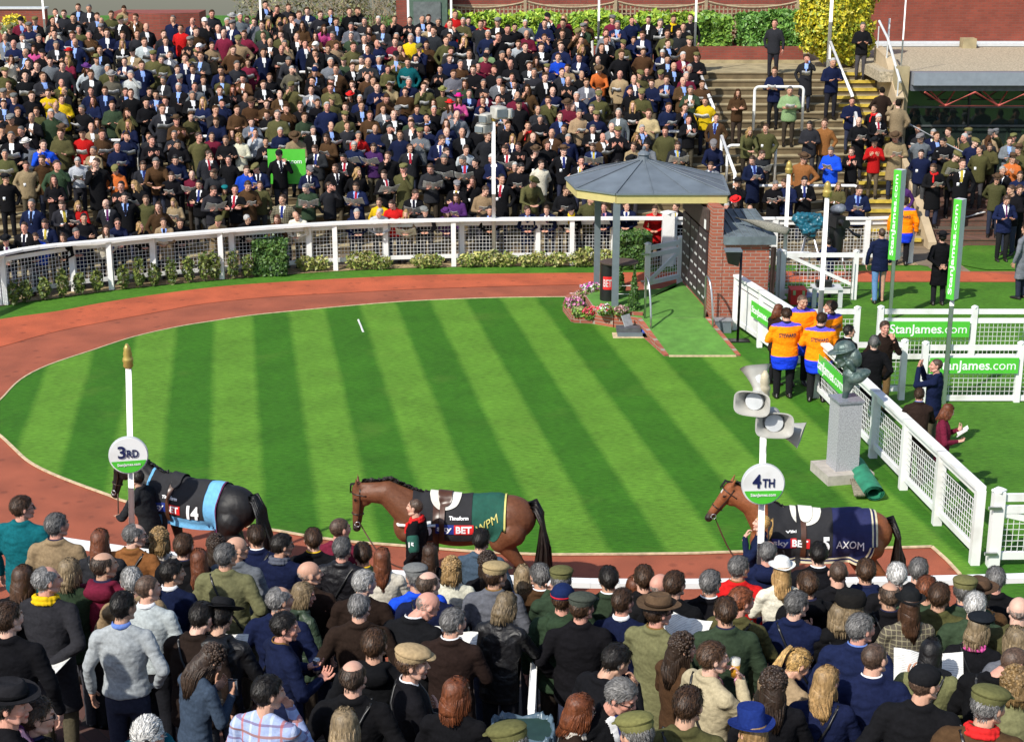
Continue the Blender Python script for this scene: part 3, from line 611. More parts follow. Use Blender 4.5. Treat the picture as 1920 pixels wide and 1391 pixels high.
# ================================================================ who stands where (picture pixels of the top of the head)
# near crowd: x y coat head pose kind turn yaw pitch extras   (turn: 0 = back to us, + = towards the right)
NEAR = """
37 930 T s dd w 10 50 0 G
102 963 t G dd l 5 35 0 8
245 982 C g dp j 10 55 5 G9
185 993 d R cc j 0 10 5 -
297 992 w Z cc j -5 0 5 -
342 1002 k s dd j 5 10 0 8
372 1030 k R cc j 0 -10 5 -
420 1020 O G dp w 5 30 0 -
404 1004 k C cc j 0 0 0 -
440 1006 g B dd j 10 50 0 G
480 985 n s dd j 5 -20 0 1
523 1001 n K cc j 15 50 5 6G
587 991 k s dd j 0 -10 0 7
634 971 m H pp j 10 40 0 -
640 1008 k G dd j 10 10 0 z
576 1052 e B pp j 10 60 0 -
82 1062 d g bb l 10 45 0 3N
38 1068 k L cc j 0 15 10 -
126 1048 G O cc j 0 30 5 -
190 1036 m D pp h 8 45 0 8
245 1066 t W cc j -10 0 5 -
272 1078 l H dd s 5 50 0 1
316 1050 n K dd s 8 55 5 q1
224 1111 l K dp s 0 35 5 2
398 1124 k f cc h 5 10 20 zc
355 1146 e K fd j 20 15 15 -
356 1216 s C gg s 45 15 35 8
300 1316 T W cc j 200 -10 25 U
520 1100 n g pp j 10 45 0 -
562 1097 G O gf h 50 35 10 z
527 1148 n K ff j 60 25 5 9
494 1268 x K dh t 20 40 5 -
54 1308 k s pp h 15 50 5 G8
8 1255 k f fd j 60 25 0 q
645 1340 t O cc j 10 -10 10 -
672 1112 e g pp l 0 15 0 -
677 1070 e W dp j 5 45 5 -
716 1027 w R cc j 0 10 0 -
680 1018 G s dd j -5 -10 0 7
768 1118 k B ff l 20 45 35 1c
781 1054 b q cc j -10 -20 0 -
800 1072 n D dd j 5 40 0 8
806 1020 k L cc j 0 5 5 U
846 1047 w Z cc j 0 0 5 -
900 993 s K dd j 5 15 5 -
926 1050 g t dd w 5 45 0 9
914 1036 k C cc j -10 0 0 -
981 1060 n O cc s 0 -10 5 -
1014 1057 B G dd j -5 -20 0 1
1052 1059 G c hd j 0 10 0 1
1054 1092 G b dd h 5 15 0 -
1142 1063 G K dd j 0 -5 0 1
1089 1108 k d pd w 10 35 0 -
1166 1104 n s pp s 10 35 0 1
1233 1099 O F cf l 35 30 0 G9N
1208 1061 k s dd j 0 0 0 -
1190 1080 e A cc j 0 10 0 -
1236 1076 k B pp j 10 30 0 -
1264 1072 k s cc j 20 20 0 -
844 1142 e G gf l 10 40 5 1c
936 1124 k O rr j 20 20 15 z
770 1206 k t cc j 75 15 0 1
852 1272 k A cc j 15 25 5 1
1118 1219 k K dh j 60 0 20 v
1132 1262 k G fd j 140 -20 15 Gv
1081 1310 e A cc j 80 -10 10 G0
965 1361 k c pp j -40 -10 10 -
1203 1344 k c pp j -30 -10 10 -
1276 1188 B C cc l 55 30 5 -
1335 1204 c s dh j 60 20 0 q
1468 1034 w u cc j -5 0 0 -
1384 1043 r G pp w 10 40 0 9
1440 1015 n g dd h 5 20 0 -
1536 1018 k K dd j 5 5 0 1
1331 1070 k G cd j 10 30 0 1
1573 1052 k H dd j 0 5 0 -
1625 1049 n s dd h 0 5 0 8
1683 1056 k W dd j 0 5 0 -
1723 1047 k G pp j 5 20 0 -
1738 1081 G r pp h 10 20 0 -
1810 1077 G c cc w 0 20 0 8
1868 1064 k G dd j 5 10 0 -
1840 1071 B F cc j 0 0 0 -
1670 1093 k D dd j 5 -10 0 8
1708 1106 W m cc l -5 10 0 -
1598 1108 k z cc j -5 0 5 -
1516 1072 k s dd h -10 -5 0 8
1490 1109 n G pg l 15 40 5 c
1385 1102 o r cc j 25 40 5 -
1362 1121 G s dd w 0 -5 0 8
1829 1111 G W pp w 5 25 0 -
1833 1154 k e cg l 20 25 10 5
1612 1151 n G dp w 20 45 0 2
1638 1206 n H pp w 8 40 0 1
1745 1206 O N gf w 10 20 10 N
1865 1219 k H ff j 45 30 35 c
1732 1242 k k pp w 20 40 0 -
1850 1282 B c pp w 20 40 5 4
1908 1176 g O cc j -5 0 5 -
1908 1254 O Z cc w -10 0 5 -
1466 1224 t P ff j 50 25 25 U
1452 1257 k C cc j 5 0 5 9
1545 1258 n Y cc w 10 35 10 -
1416 1338 n v cc w -20 -10 5 -
1912 1120 o B dd w 10 10 0 -
1762 1094 o s dd w 15 15 0 -
700 1180 k s pp h 5 10 0 -
1575 1132 k O cc j 0 0 5 -
8 1130 k s dd j 5 30 0 -
1285 1300 o s pp j 10 20 10 -
660 1240 k D pp j 5 10 0 -
"""
# people inside and round the ring: x, y of the feet, then the same codes; h = height factor
RING = """
290 1102 d K rp j -70 0 -5 - 1.0 groom leading the black horse, black hair
783 1166 k H pd l -75 5 0 4 1.0 groom leading the middle bay horse, shaved head, red scarf, number 15 on sleeve
1415 1190 n P hd j -80 0 -8 - .96 fair haired groom in navy jacket leading the right bay horse, hand at chin
1467 745 k s ff S -5 10 25 8 1.0 steward seen from behind, nearest the loudspeakers, orange and blue coat
1494 720 k H ff S 175 -15 10 8 1.03 bald steward facing us in orange coat, in the middle of the huddle
1530 752 k s ff S 10 20 15 8 .98 steward with back turned beside the start of the white fence, orange coat
1549 728 k s ff S -40 -40 0 8 1.0 dark haired steward at the back right of the huddle in orange coat
1450 722 e A cc j 60 0 15 - .93 auburn haired person in dark coat behind the left steward
1582 772 k K pp j 60 30 0 1 .95 dark haired person behind the white fence beside the bronze bust
1628 803 k G dp l 5 10 0 - .98 grey haired person in long black coat behind the bronze bust
1648 772 e s hp j 165 10 0 E .99 reporter wearing headphones and holding a black microphone, dark jacket
1742 857 n H kk j -60 -25 0 - 1.0 shaved headed person in navy jacket raising both hands to take a photograph
1712 908 e s rr j 10 20 0 2 .92 dark haired person in brown jacket leaning on the white fence
1758 940 m A gf j 105 -20 20 c .93 auburn haired person in burgundy jacket leaning on the white fence
1645 566 n H dp j 0 -5 0 - 1.0 person in blue jacket and pale jeans walking on the far grass
1757 572 k f bb l 0 5 0 - .98 person in black hat and long dark coat, hands behind back
1688 496 k s dd S 10 10 0 - 1.0 steward in orange coat standing behind the left green banner tower
1876 489 n s ff j 180 0 25 v 1.0 person in navy suit reading on the grass at far right
1901 468 k s cc j 150 30 10 - 1.0 dark suited person behind the navy suited reader on the grass
1912 560 g s dp l -40 0 0 - 1.02 person in long grey coat at the right edge of the far grass
1548 558 n K ff j -10 -10 10 - .82 camera operator in navy jacket seated behind the video camera
"""
# people on the far terrace: x,y in 3x enlarged tiles (tile 0, 1, 2 start at px 0, 640, 1280); coat head extras
FAR0 = """310,50ks 360,55ds 410,80kK 500,25dG 545,70ds 625,60os 295,95ds 440,20ds 700,20ts 820,130dB 1150,95kw 1190,55ds 1275,100dW 1350,75gW 1390,90ls 1305,72dx 1430,100gs 1490,5kK 1560,30ks 1620,20ds 1640,80ds 1680,60gs 1730,40ns 1800,60ds 1860,50ks 1510,110kY 1570,100kY 1605,100kY 1700,120BL 1810,130PL 1890,100ds
125,190gG 215,190kG 75,225nB 295,145wL 420,165nsV 500,175BG 565,130kq 600,160nsv 690,175nsv 770,170ds 810,210lsv 930,205nsv 920,170ds 1015,140rs 1100,150BsN 1120,240dw 1225,140nB 1340,195tc 1375,170ms 1480,180ds 1520,215kBv 1600,225tG 1715,225ns 1775,230kw 1845,250ds 1890,235ts 315,230dG
60,310wL 190,255PL 385,255kh 540,290ll 480,340lj 280,320gK 350,345ds 155,335ks 205,330ks 25,375oc 860,280oc 905,310oG 955,290gs 1040,305nsv 1105,270oc 1190,235tsN 1310,255Bs 1330,340dGN 1395,330ms 1480,275nsv 1625,305dG 1775,275ks 1860,325gW 1770,370kbN 1890,365Bsv 1640,370WW 795,340nsT 700,325ns 735,395lW 625,395Wx 510,390ds 995,365nsv 1085,365nsv 1135,415ds 1250,360nK
140,400kK 240,405ds 345,445oB3 75,520nq 175,510ks 270,500ys 345,530ysN 510,490ns 590,485ns 735,500ks 825,480kK 930,540ds 1005,465kW 1095,465gs 1235,480ks 1310,480kR 1515,410ks 1480,450ksv 1640,455oc 1750,480gK 1860,465os 1865,530oc 1785,555ksN
95,600ksc 205,600os 285,595GW 345,680oF 630,565GsN 710,600oL 820,550kK 910,575ds 990,630BF 1070,630osc 1080,510kG 1250,555nK 1330,590Bsc 1410,530BFc 1210,590ds 1225,645ns 1560,620oG 1610,585Bs 1690,570ks 1710,630Gs 1575,715nWc 1665,705tF 460,700rf 545,665dL 570,725Bs
150,775gT 240,785bs 340,720osc 710,740ns 850,765ks 980,735dG 1115,745os 1190,745ms 1350,750wZ 1435,725ls 1845,750BL 1780,810ds 880,870BG 985,865nK 1165,845dsv 1285,875kK 1570,835kk 1735,925nq 1890,920ks
240,870Bs 315,880Gs 435,880lW 540,890ks 145,905tsT 650,920Rc 800,900ds 960,960ksc 1080,955mBN 1210,930ds 1385,930bs 1450,910nc 1570,965ocN 1850,1025ds 1730,1030GGN
680,1020kK 770,1010kY 600,1120dB 435,1125rYG 350,1120dsT 175,1120nGV 1190,1040dsN 1265,1035oy 1390,1010Bs 1460,1020os 1590,1095Wsv 820,1095os 890,1125BL 980,1110tY 135,1250ks 210,1290bs 255,1225nsv 370,1290kL 425,1285nG 470,1200kK 580,1260wL 655,1215nsG 775,1235kY 925,1215tsV 1000,1215ks 1210,1215tc 1370,1210kWG 1575,1210BR 1690,1225wB 40,1315kf
10,690kk 20,560ds 60,740kG 1320,1040kK 1120,1010kK 300,985kL 25,960kf 700,1080kK 1000,780kK 1270,760ks"""
FAR1 = """45,45ks 90,40ks 130,100dG 55,125gG 155,145BL 210,90kW 300,90ks 310,185dW 390,190yW 385,95ks 455,85kG 490,80ks 545,100kG 610,110ds 685,100oW 640,60rs 715,95nK 785,115ds 800,110rs 880,95kq 935,130kK 975,130kK 1035,110gW 1145,110nK 1250,105kK 1375,100Bs 1335,155Bc 1490,165gs 1635,95ns 1730,90ks 1795,105kG 1870,85ks3 1900,160ds 1835,165os
130,195dGT 65,235os 200,225nB 480,230BscC 610,180nK 690,205kY 825,170nW 885,150ks 1000,215ls 1245,165ks 1350,205kK 1230,220ks 1125,240ksv 1490,200ksv 1465,245ks 1585,220oc 1645,205ns 1705,165nsv 1575,280ks 1700,270Bs 1820,265nW
150,325dB 60,350ksv 375,325TsT 260,365os 615,265ds 610,305ns 720,280dsv 820,270LG 1085,310BL 1220,300bs 1340,300ns 1455,340RF 1060,345ds 860,365ks 745,365ks 1085,385dG 1145,390ks 1270,360ts 1380,440gsv 1680,390oc 1800,390tc 1870,350kB 1720,380ks 1750,445ns
145,410Bs 200,465ns 380,440nWT 465,460os 570,470ol 280,450ts 360,490Bs 245,510Bs 50,500kh 660,510Pi 610,545gh 630,390gs 910,475ksT 975,450ks 1050,475BL 1190,490nB 1165,540os 1000,540kfT 1275,540mF 1450,505oc 1630,490ks 1690,480ocN 1640,570kY 1840,575nsc
320,590nq 235,590gsv 425,590ns 160,620Bs 650,620gBT 790,600ks 1120,645kG 1230,630nsV 1300,575kB 1410,585kG 1560,610gWv 1730,610us 1050,685Bs4 935,680ksN 1255,700ksc 1415,700kG 1520,690gBv 1690,700dW 1825,710os
190,700nBc 270,700dG 395,670ds 330,735ns 95,735rG 70,790nWN 180,800psN 590,715nB 680,720kB 555,755ns 820,745ds 385,810ds 265,850ks 585,830ks 580,860kGN 700,815ls 695,870kGN 935,810ksN 860,860nW 1095,800kF 1160,790ksT 1250,800kF 1420,800nsN 1640,785ts 1720,780gK 1640,850Bf 1890,790dsN
505,905dsN 350,915oc 245,950ksN 85,940kY 85,1020nsN 1120,900ws 975,910BW 1060,970oc 650,1010kq 740,990kL 800,1040ts 405,1060ksN 295,1120rs 210,1165lW 215,1110ys 370,1170tYN 480,1140dq 650,1080pL 600,1160pj 830,1140kK 75,1170nW 1045,1150ns 1175,1150nsv 1310,1160kk3 1260,1030ks 1480,1130nsq 1610,1120ns 1770,1150rs 1895,1130ks 1400,1090os
1000,900kK 760,890kK 900,980kK 480,640kK 20,620oc 20,860kK 1350,880kK 1560,880kK 1000,800ks 520,560oL"""
FAR2 = """45,80ks 5,130ks 40,200Bc 80,290kc 40,360kW 110,450Bs 130,545ys 15,580ks 35,650ks 190,640BsV 180,765nq 160,905gs 520,110ds 520,375nsc 605,485LGT 700,305dsV 845,325nWc 310,500BL 1015,125kGN 955,545nsc 1125,490eK 1215,560tK 1080,590ks4 1100,635kWv 995,655kBc 800,670Cs 720,675dK 1085,755rf 1205,720tFc 365,700oY 470,700os 435,840dsN 400,870ns 680,840CF 840,820bGc 955,825ks4 310,985kf 305,1080kh 245,1135kW 405,1140gB 515,1010kGc 590,1000ns 685,985kKv 875,1020oY 990,1035nsV 1240,1010ps 1345,745gq 1415,725nWv 1345,840nK 1420,915ks4 1575,895ksT 1640,770nc 1675,820osT 1730,800osc 1860,845RF 1800,935kW 1770,960oFG 1900,960ns 1860,1040ks 1895,795oF 1530,840ocN 1480,770kK"""
# ================================================================ the lie of the land
STEP_H, STEP_D, NST = .19, .42, 20
def D0(X): return float(np.interp(X, [-14.5, -11.8, -9.65, -7.17, -4.45, -1, 8, 9.5, 16], [35.6, 37.7, 39.1, 40.2, 41.0, 41.4, 41.4, 42.0, 42.2]))
def FD(X): return float(np.interp(X, [-14.5, -11.8, -9.65, -7.17, -4.45, -1, 8], [34.0, 36.15, 37.6, 38.7, 39.55, 40.0, 40.05]))
def stepD(j, X):
    t = j/NST; a = D0(X) if X < 9 else 42.0
    return (1-t)*a + t*(41.2) + j*STEP_D
TOPZ = NST*STEP_H
def cap_j(X): return 5 if X > 11.25 else NST
def far_candidates(X):
    out = [(stepD(j, X)+.24, j*STEP_H) for j in range(1, cap_j(X))]
    if X > 11.25: out += [(stepD(5, X)+.3*k, 5*STEP_H) for k in range(1, 8)]
    else: out += [(stepD(NST, X)+.3+.3*k, TOPZ) for k in range(0, 24 if X < -4 else 5)]
    out += [(FD(X)+.62+.2*k, 0) for k in range(4)]
    return out
def near_z(X, D): return 1.3 + .25*(15-D) + .2*max(0, -X-2)
# ---- ring outlines (picture points dropped on to the ground)
GRASS_E = [(-40,781),(0,750),(37,713),(90,685),(173,657),(250,632),(333,613),(400,602),(467,592),(533,585),(640,575),(750,566),(850,561),(950,558),(1040,557),(1110,556),(1210,552)]
LAWN_LOW = [(-40,788),(0,817),(25,840),(50,863),(83,882),(133,903),(207,930),(233,940),(320,962),(408,977),(429,982),(518,995),(570,1004),(650,1015),(762,1024),(822,1029),(886,1034),(991,1039),(1060,1040),(1280,1038),(1380,1035),(1643,1028),(1747,1025)]
TRK_OUT = [(-260,660),(-120,622),(0,598),(107,583),(187,568),(283,553),(400,538),(500,530),(640,522),(800,515),(1000,512),(1115,511),(1205,510),(1400,508.5),(1600,508),(1800,508),(2100,508)]
TRK_MID = [(-300,735),(-160,690),(0,650),(110,620),(283,587),(377,570),(500,557),(640,549),(800,541),(1000,535),(1115,533),(1205,531),(1400,529),(1600,528),(1800,528),(2100,528)]
def sheet(name, pts, z, mt, **k):
    m = prism([(p[0], p[1]) for p in pts], z-.004, z); bm = bmesh.new(); vs = [bm.verts.new((p[0], p[1], z)) for p in pts]; f = bm.faces.new(vs)
    if f.normal.z < 0: f.normal_flip()
    bmesh.ops.triangulate(bm, faces=bm.faces[:]); bm.normal_update()
    for f in bm.faces:
        if f.normal.z < 0: f.normal_flip()
    me = bpy.data.meshes.new(name); bm.to_mesh(me); bm.free(); me.materials.append(mt)
    o = bpy.data.objects.new(name, me); COL.objects.link(o); return tag(o, **k)
def band(name, A, B, z, mt, **k):
    V = [(p[0], p[1], z) for p in A] + [(p[0], p[1], z) for p in B]; n = len(A); F = [(i, i+1, n+i+1, n+i) for i in range(n-1)]
    a, b, c = Vector(V[0]), Vector(V[1]), Vector(V[n+1])
    if (b-a).cross(c-b).z < 0: F = [tuple(reversed(f)) for f in F]
    return ob(name, arr(V, F), mt, **k)
def grass_mat(name, stripes, a=(.102, .238, .022), b=(.038, .140, .008)):
    m, t, n, l, bs = new_mat(name); tc = n.new('ShaderNodeTexCoord'); P = tc.outputs['Object']
    def noise_(sc, det=4, st=None, rot=0):
        mp = n.new('ShaderNodeMapping'); mp.inputs['Scale'].default_value = st or (1, 1, 1); mp.inputs['Rotation'].default_value = (0, 0, rot); l.new(P, mp.inputs[0])
        no = n.new('ShaderNodeTexNoise'); no.inputs['Scale'].default_value = sc; no.inputs['Detail'].default_value = det; l.new(mp.outputs[0], no.inputs['Vector']); return no.outputs['Fac']
    def math_(op, x, y=None, c=False):
        q = n.new('ShaderNodeMath'); q.operation = op; q.use_clamp = c
        for i, v in enumerate((x, y)):
            if v is None: continue
            if isinstance(v, (int, float)): q.inputs[i].default_value = v
            else: l.new(v, q.inputs[i])
        return q.outputs[0]
    if stripes:
        x0, al, pitch = stripes; sp = n.new('ShaderNodeSeparateXYZ'); l.new(P, sp.inputs[0])
        u = math_('ADD', math_('MULTIPLY', math_('SUBTRACT', sp.outputs['X'], x0[0]), math.cos(al)), math_('MULTIPLY', math_('SUBTRACT', sp.outputs['Y'], x0[1]), -math.sin(al)))
        u = math_('ADD', u, math_('MULTIPLY', math_('SUBTRACT', noise_(1.2, 5), .5), .10)); u = math_('ADD', u, math_('MULTIPLY', math_('SUBTRACT', noise_(30, 2), .5), .10))
        s = math_('SINE', math_('MULTIPLY', u, math.pi/pitch)); f = math_('ADD', math_('MULTIPLY', s, 1.9), .5, True)
    else: f = math_('ADD', math_('MULTIPLY', math_('SUBTRACT', noise_(.8, 4), .5), 1.5), .6, True)
    mx = n.new('ShaderNodeMix'); mx.data_type = 'RGBA'; l.new(f, mx.inputs[0]); mx.inputs[6].default_value = (*b, 1); mx.inputs[7].default_value = (*a, 1)
    # blades, cross-hatched wear, drier patches
    g = math_('MULTIPLY', math_('ADD', math_('MULTIPLY', noise_(7, 8, (1, 3.6, 1), .1), 1.5), .25), math_('ADD', math_('MULTIPLY', noise_(120, 2), 1.0), .5))
    g = math_('MULTIPLY', g, math_('ADD', math_('MULTIPLY', noise_(1.1, 4), .7), .65))
    m2 = n.new('ShaderNodeMix'); m2.data_type = 'RGBA'; m2.blend_type = 'MULTIPLY'; m2.inputs[0].default_value = 1; l.new(mx.outputs[2], m2.inputs[6]); l.new(g, m2.inputs[7])
    m3 = n.new('ShaderNodeMix'); m3.data_type = 'RGBA'; dry = math_('MULTIPLY', math_('SUBTRACT', noise_(.9, 8), .58, True), 1.6, True); l.new(dry, m3.inputs[0]); l.new(m2.outputs[2], m3.inputs[6]); m3.inputs[7].default_value = (.13, .21, .03, 1)
    l.new(m3.outputs[2], bs.inputs['Base Color']); bs.inputs['Roughness'].default_value = .8; bs.inputs['Specular IOR Level'].default_value = .2
    bp = n.new('ShaderNodeBump'); bp.inputs['Strength'].default_value = .5; bp.inputs['Distance'].default_value = .02; l.new(noise_(90, 3), bp.inputs['Height']); l.new(bp.outputs[0], bs.inputs['Normal'])
    return m
def smooth_line(pts, k=4):
    P = [Vector(p) for p in pts]; out = []
    for i in range(len(P)-1):
        a, b, c, d = P[max(i-1, 0)], P[i], P[i+1], P[min(i+2, len(P)-1)]
        for s in range(k):
            t = s/k; out.append(.5*((2*b) + (c-a)*t + (2*a-5*b+4*c-d)*t*t + (3*b-a-3*c+d)*t*t*t))
    return out + [P[-1]]
x0 = gp(402, 627); al = math.atan(-538*.956/3003)
M['lawn'] = grass_mat('striped_lawn', ((x0.x, x0.y), al, .83))
M['turf'] = grass_mat('plain_turf', None, (.075, .20, .018), (.045, .14, .012))
M['artgrass'] = mat('artificial_grass', (.095, .25, .035), .9, var=.2, scale=5, bump=.4, bscale=300)
def track_mat(name, c):
    m = mat(name, c, .92, var=.20, scale=1.3, bump=.35, bscale=260, detail=10); t = m.node_tree; n, l = t.nodes, t.links; b = n['Principled BSDF']; old = b.inputs['Base Color'].links[0].from_socket; tc = n.new('ShaderNodeTexCoord')
    vo = n.new('ShaderNodeTexVoronoi'); vo.inputs['Scale'].default_value = 2.6; l.new(tc.outputs['Object'], vo.inputs['Vector']); lt = n.new('ShaderNodeMapRange'); lt.inputs[1].default_value = .10; lt.inputs[2].default_value = .22; lt.inputs[3].default_value = .72; lt.inputs[4].default_value = 1; l.new(vo.outputs['Distance'], lt.inputs[0])
    n2 = n.new('ShaderNodeTexNoise'); n2.inputs['Scale'].default_value = 90; l.new(tc.outputs['Object'], n2.inputs['Vector']); mr = n.new('ShaderNodeMapRange'); mr.inputs[1].default_value = .3; mr.inputs[2].default_value = .7; mr.inputs[3].default_value = .75; mr.inputs[4].default_value = 1.25; l.new(n2.outputs['Fac'], mr.inputs[0])
    mm = n.new('ShaderNodeMath'); mm.operation = 'MULTIPLY'; l.new(lt.outputs[0], mm.inputs[0]); l.new(mr.outputs[0], mm.inputs[1])
    mx = n.new('ShaderNodeMix'); mx.data_type = 'RGBA'; mx.blend_type = 'MULTIPLY'; mx.inputs[0].default_value = 1; l.new(old, mx.inputs[6]); l.new(mm.outputs[0], mx.inputs[7]); l.new(mx.outputs[2], b.inputs['Base Color']); return m
M['track'] = track_mat('dull_red_track', (.31, .078, .037)); M['track2'] = track_mat('bright_red_track', (.44, .090, .034))
M['edge'] = mat('pale_timber_edging', (.55, .42, .26), .8, var=.25, scale=12)
M['bark'] = mat('bark_mulch', (.34, .25, .13), .95, var=.5, scale=14, bump=.8, bscale=50)
M['path'] = mat('worn_paving', (.20, .15, .10), .9, var=.25, scale=2.2, bump=.2)
M['paver'] = brick_mat('brick_paving', (.16, .075, .05), (.12, .06, .045), (.09, .07, .05))
out = smooth_line([gp(*p) for p in TRK_OUT]); mid = smooth_line([gp(*p) for p in TRK_MID])
inn_up = smooth_line([gp(*p) for p in GRASS_E]); inn_lo = smooth_line([gp(*p) for p in LAWN_LOW])
sheet('ground', [Vector((-80, -5, 0)), Vector((80, -5, 0)), Vector((80, 120, 0)), Vector((-80, 120, 0))], -.02, M['turf'], kind='structure')
_vo = [gp(px, py, 0) for px, py in [(-400,760),(-200,660),(0,582),(110,566),(210,550),(315,538),(417,528),(530,518),(636,512),(745,506),(851,503),(1000,501),(1240,499),(1500,499),(1760,499),(1760,497),(2150,430)]]
sheet('red_track', out + [Vector((16, 16.9, 0)), Vector((9, 16.9, 0)), Vector((-16, 16.9, 0))], -.012, M['track'], kind='structure')
band('outer_track', out, mid, -.004, M['track2'], kind='structure')
# the lawn covers everything inside, and the grass to the right of the track's end
end_lo = gp(1800, 1077)
rt = [gp(1747, 1025), gp(1775, 1050), end_lo, gp(1812, 1092), Vector((6.9, 16.8, 0)), Vector((20, 16.8, 0)), gp(2100, 530), gp(1268, 530), gp(1240, 541), gp(1215, 549)]
sheet('lawn', inn_up[:-1] + list(reversed(rt)) + list(reversed(inn_lo[:-1])), .002, M['lawn'], kind='structure')
sheet('enclosure_grass', [gp(1376, 618), gp(1436, 662), gp(1500, 718), Vector((5.72, 29.3, 0)), Vector((6.75, 21.3, 0)), Vector((20, 21.3, 0)), gp(2100, 529.5), gp(1345, 529.5)], .006, M['turf'], kind='structure')
sheet('worn_path', [gp(1765, 520), gp(1820, 508.5), gp(1790, 488), gp(1770, 470), gp(1785, 448), gp(1620, 448), gp(1600, 484), gp(1690, 490), gp(1740, 499)], -.009, M['path'], kind='structure')
def strip(pts, w, z0, z1, name, mt, **k):
    ms = [bar(Vector((a.x, a.y, (z0+z1)/2)), Vector((b.x, b.y, (z0+z1)/2)), w, z1-z0) for a, b in zip(pts, pts[1:])]
    return ob(name, join(ms), mt, **k)
strip(inn_up[:-6], .035, 0, .012, 'lawn_edging', M['edge'], kind='structure')
strip(inn_lo + [gp(1775, 1050), end_lo], .05, 0, .02, 'lawn_edging', M['edge'], kind='structure')
# planting bed under the far fence, paving behind it
FF = smooth_line([gp(*p) for p in [(-330,700),(-150,620),(0,572),(110,556),(210,542),(315,531),(417,522),(530,513),(636,506),(745,501),(851,498),(960,496.5),(1072,496),(1237,495),(1400,495),(1600,495),(1720,495)]], 3)
bed = [p + Vector((0, -.10, 0)) for p in FF]; back = [p + Vector((0, .5, 0)) for p in FF]
band('planting_bed', bed, back, -.006, M['bark'], kind='structure')
band('terrace_paving', [p + Vector((0, .45, 0)) for p in FF], [Vector((p.x, p.y+7, 0)) for p in FF], -.014, M['path'], kind='structure'); sheet('side_paving', [Vector((FF[-1].x, 40.5, 0)), Vector((22, 40.5, 0)), Vector((22, 48, 0)), Vector((FF[-1].x, 48, 0))], -.010, M['path'], kind='structure')
sheet('grass_bank', [gp(1785, 474), gp(1828, 452), gp(1900, 438), gp(2120, 436), gp(2120, 506), gp(1850, 506), gp(1806, 498)], .004, M['turf'], kind='structure')
# ---------------------------------------------------------------- far terrace
def build_terrace():
    V, F = [], []; tr, ri = [], []
    xs = list(np.linspace(-18, 9.7, 40))
    def run(xs, nst, mt_t, mt_r, nm, dmax, extra=0):
        tv, tf, rv, rf = [], [], [], []
        for j in range(1, nst+1):
            b = len(tv)
            for x in xs:
                d0 = stepD(j, x); d1 = stepD(j+1, x) if j < nst else dmax; z = j*STEP_H
                tv += [(x, d0-.02, z), (x, d1+.01, z)]; rv += [(x, d0, z-STEP_H-.01), (x, d0, z-.045), (x, d0-.02, z-.045), (x, d0-.02, z)]
            n = len(xs)
            for i in range(n-1):
                tf.append((b+2*i, b+2*i+2, b+2*i+3, b+2*i+1)); c = (j-1)*4*n
                for e in range(3): rf.append((c+4*i+e, c+4*i+4+e, c+4*i+5+e, c+4*i+1+e))
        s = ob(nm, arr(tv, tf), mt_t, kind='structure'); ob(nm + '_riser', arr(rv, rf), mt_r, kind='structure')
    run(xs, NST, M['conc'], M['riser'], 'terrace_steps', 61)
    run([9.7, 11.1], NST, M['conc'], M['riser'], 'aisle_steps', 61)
    run([11.35, 13, 16, 19], 5, M['paver'], M['paver'], 'brick_steps', 48)
build_terrace()
M['yellow'] = mat('yellow_nosing_paint', (.52, .38, .05), .8, var=.3, scale=6, bump=.1)
ms = []
for j in range(1, NST+1):
    d = stepD(j, 10.4); z = j*STEP_H; x0_ = 9.76 + .0*j; x1_ = 11.04
    ms.append(box(x0_, x1_, d-.045, d+.09, z-.075, z+.004))
ob('step_nosings', join(ms), M['yellow'], label='bright yellow painted nosings on the aisle steps up the far terrace', category='step edging')
# the terrace the nearer crowd stands on
tv, tf = [], []; xs = np.linspace(-8, 8, 33); ds = []
d = 16.3
while d > 5.5: ds.append(d); d -= .6
for d in ds:
    for e in (0, 1):
        for x in xs: tv.append((x, d, near_z(x, d + (.6 if e == 0 else 0)) if d != ds[0] or e else 0))
n = len(xs)
for k in range(len(ds)*2-1):
    for i in range(n-1): tf.append((k*n+i, k*n+i+1, (k+1)*n+i+1, (k+1)*n+i))
M['nsteps'] = brick_mat('brown_brick_steps', (.14, .06, .045), (.10, .05, .04), (.07, .05, .04), axes='XZ')
nt_ = arr(tv, [tuple(reversed(f)) for f in tf]); ob('near_terrace', nt_, M['nsteps'], kind='structure')
def near_floor(X, D):
    i = max(0, min(len(ds)-1, int((16.3 - D)/.6 + 1e-6))); return near_z(X, ds[i])
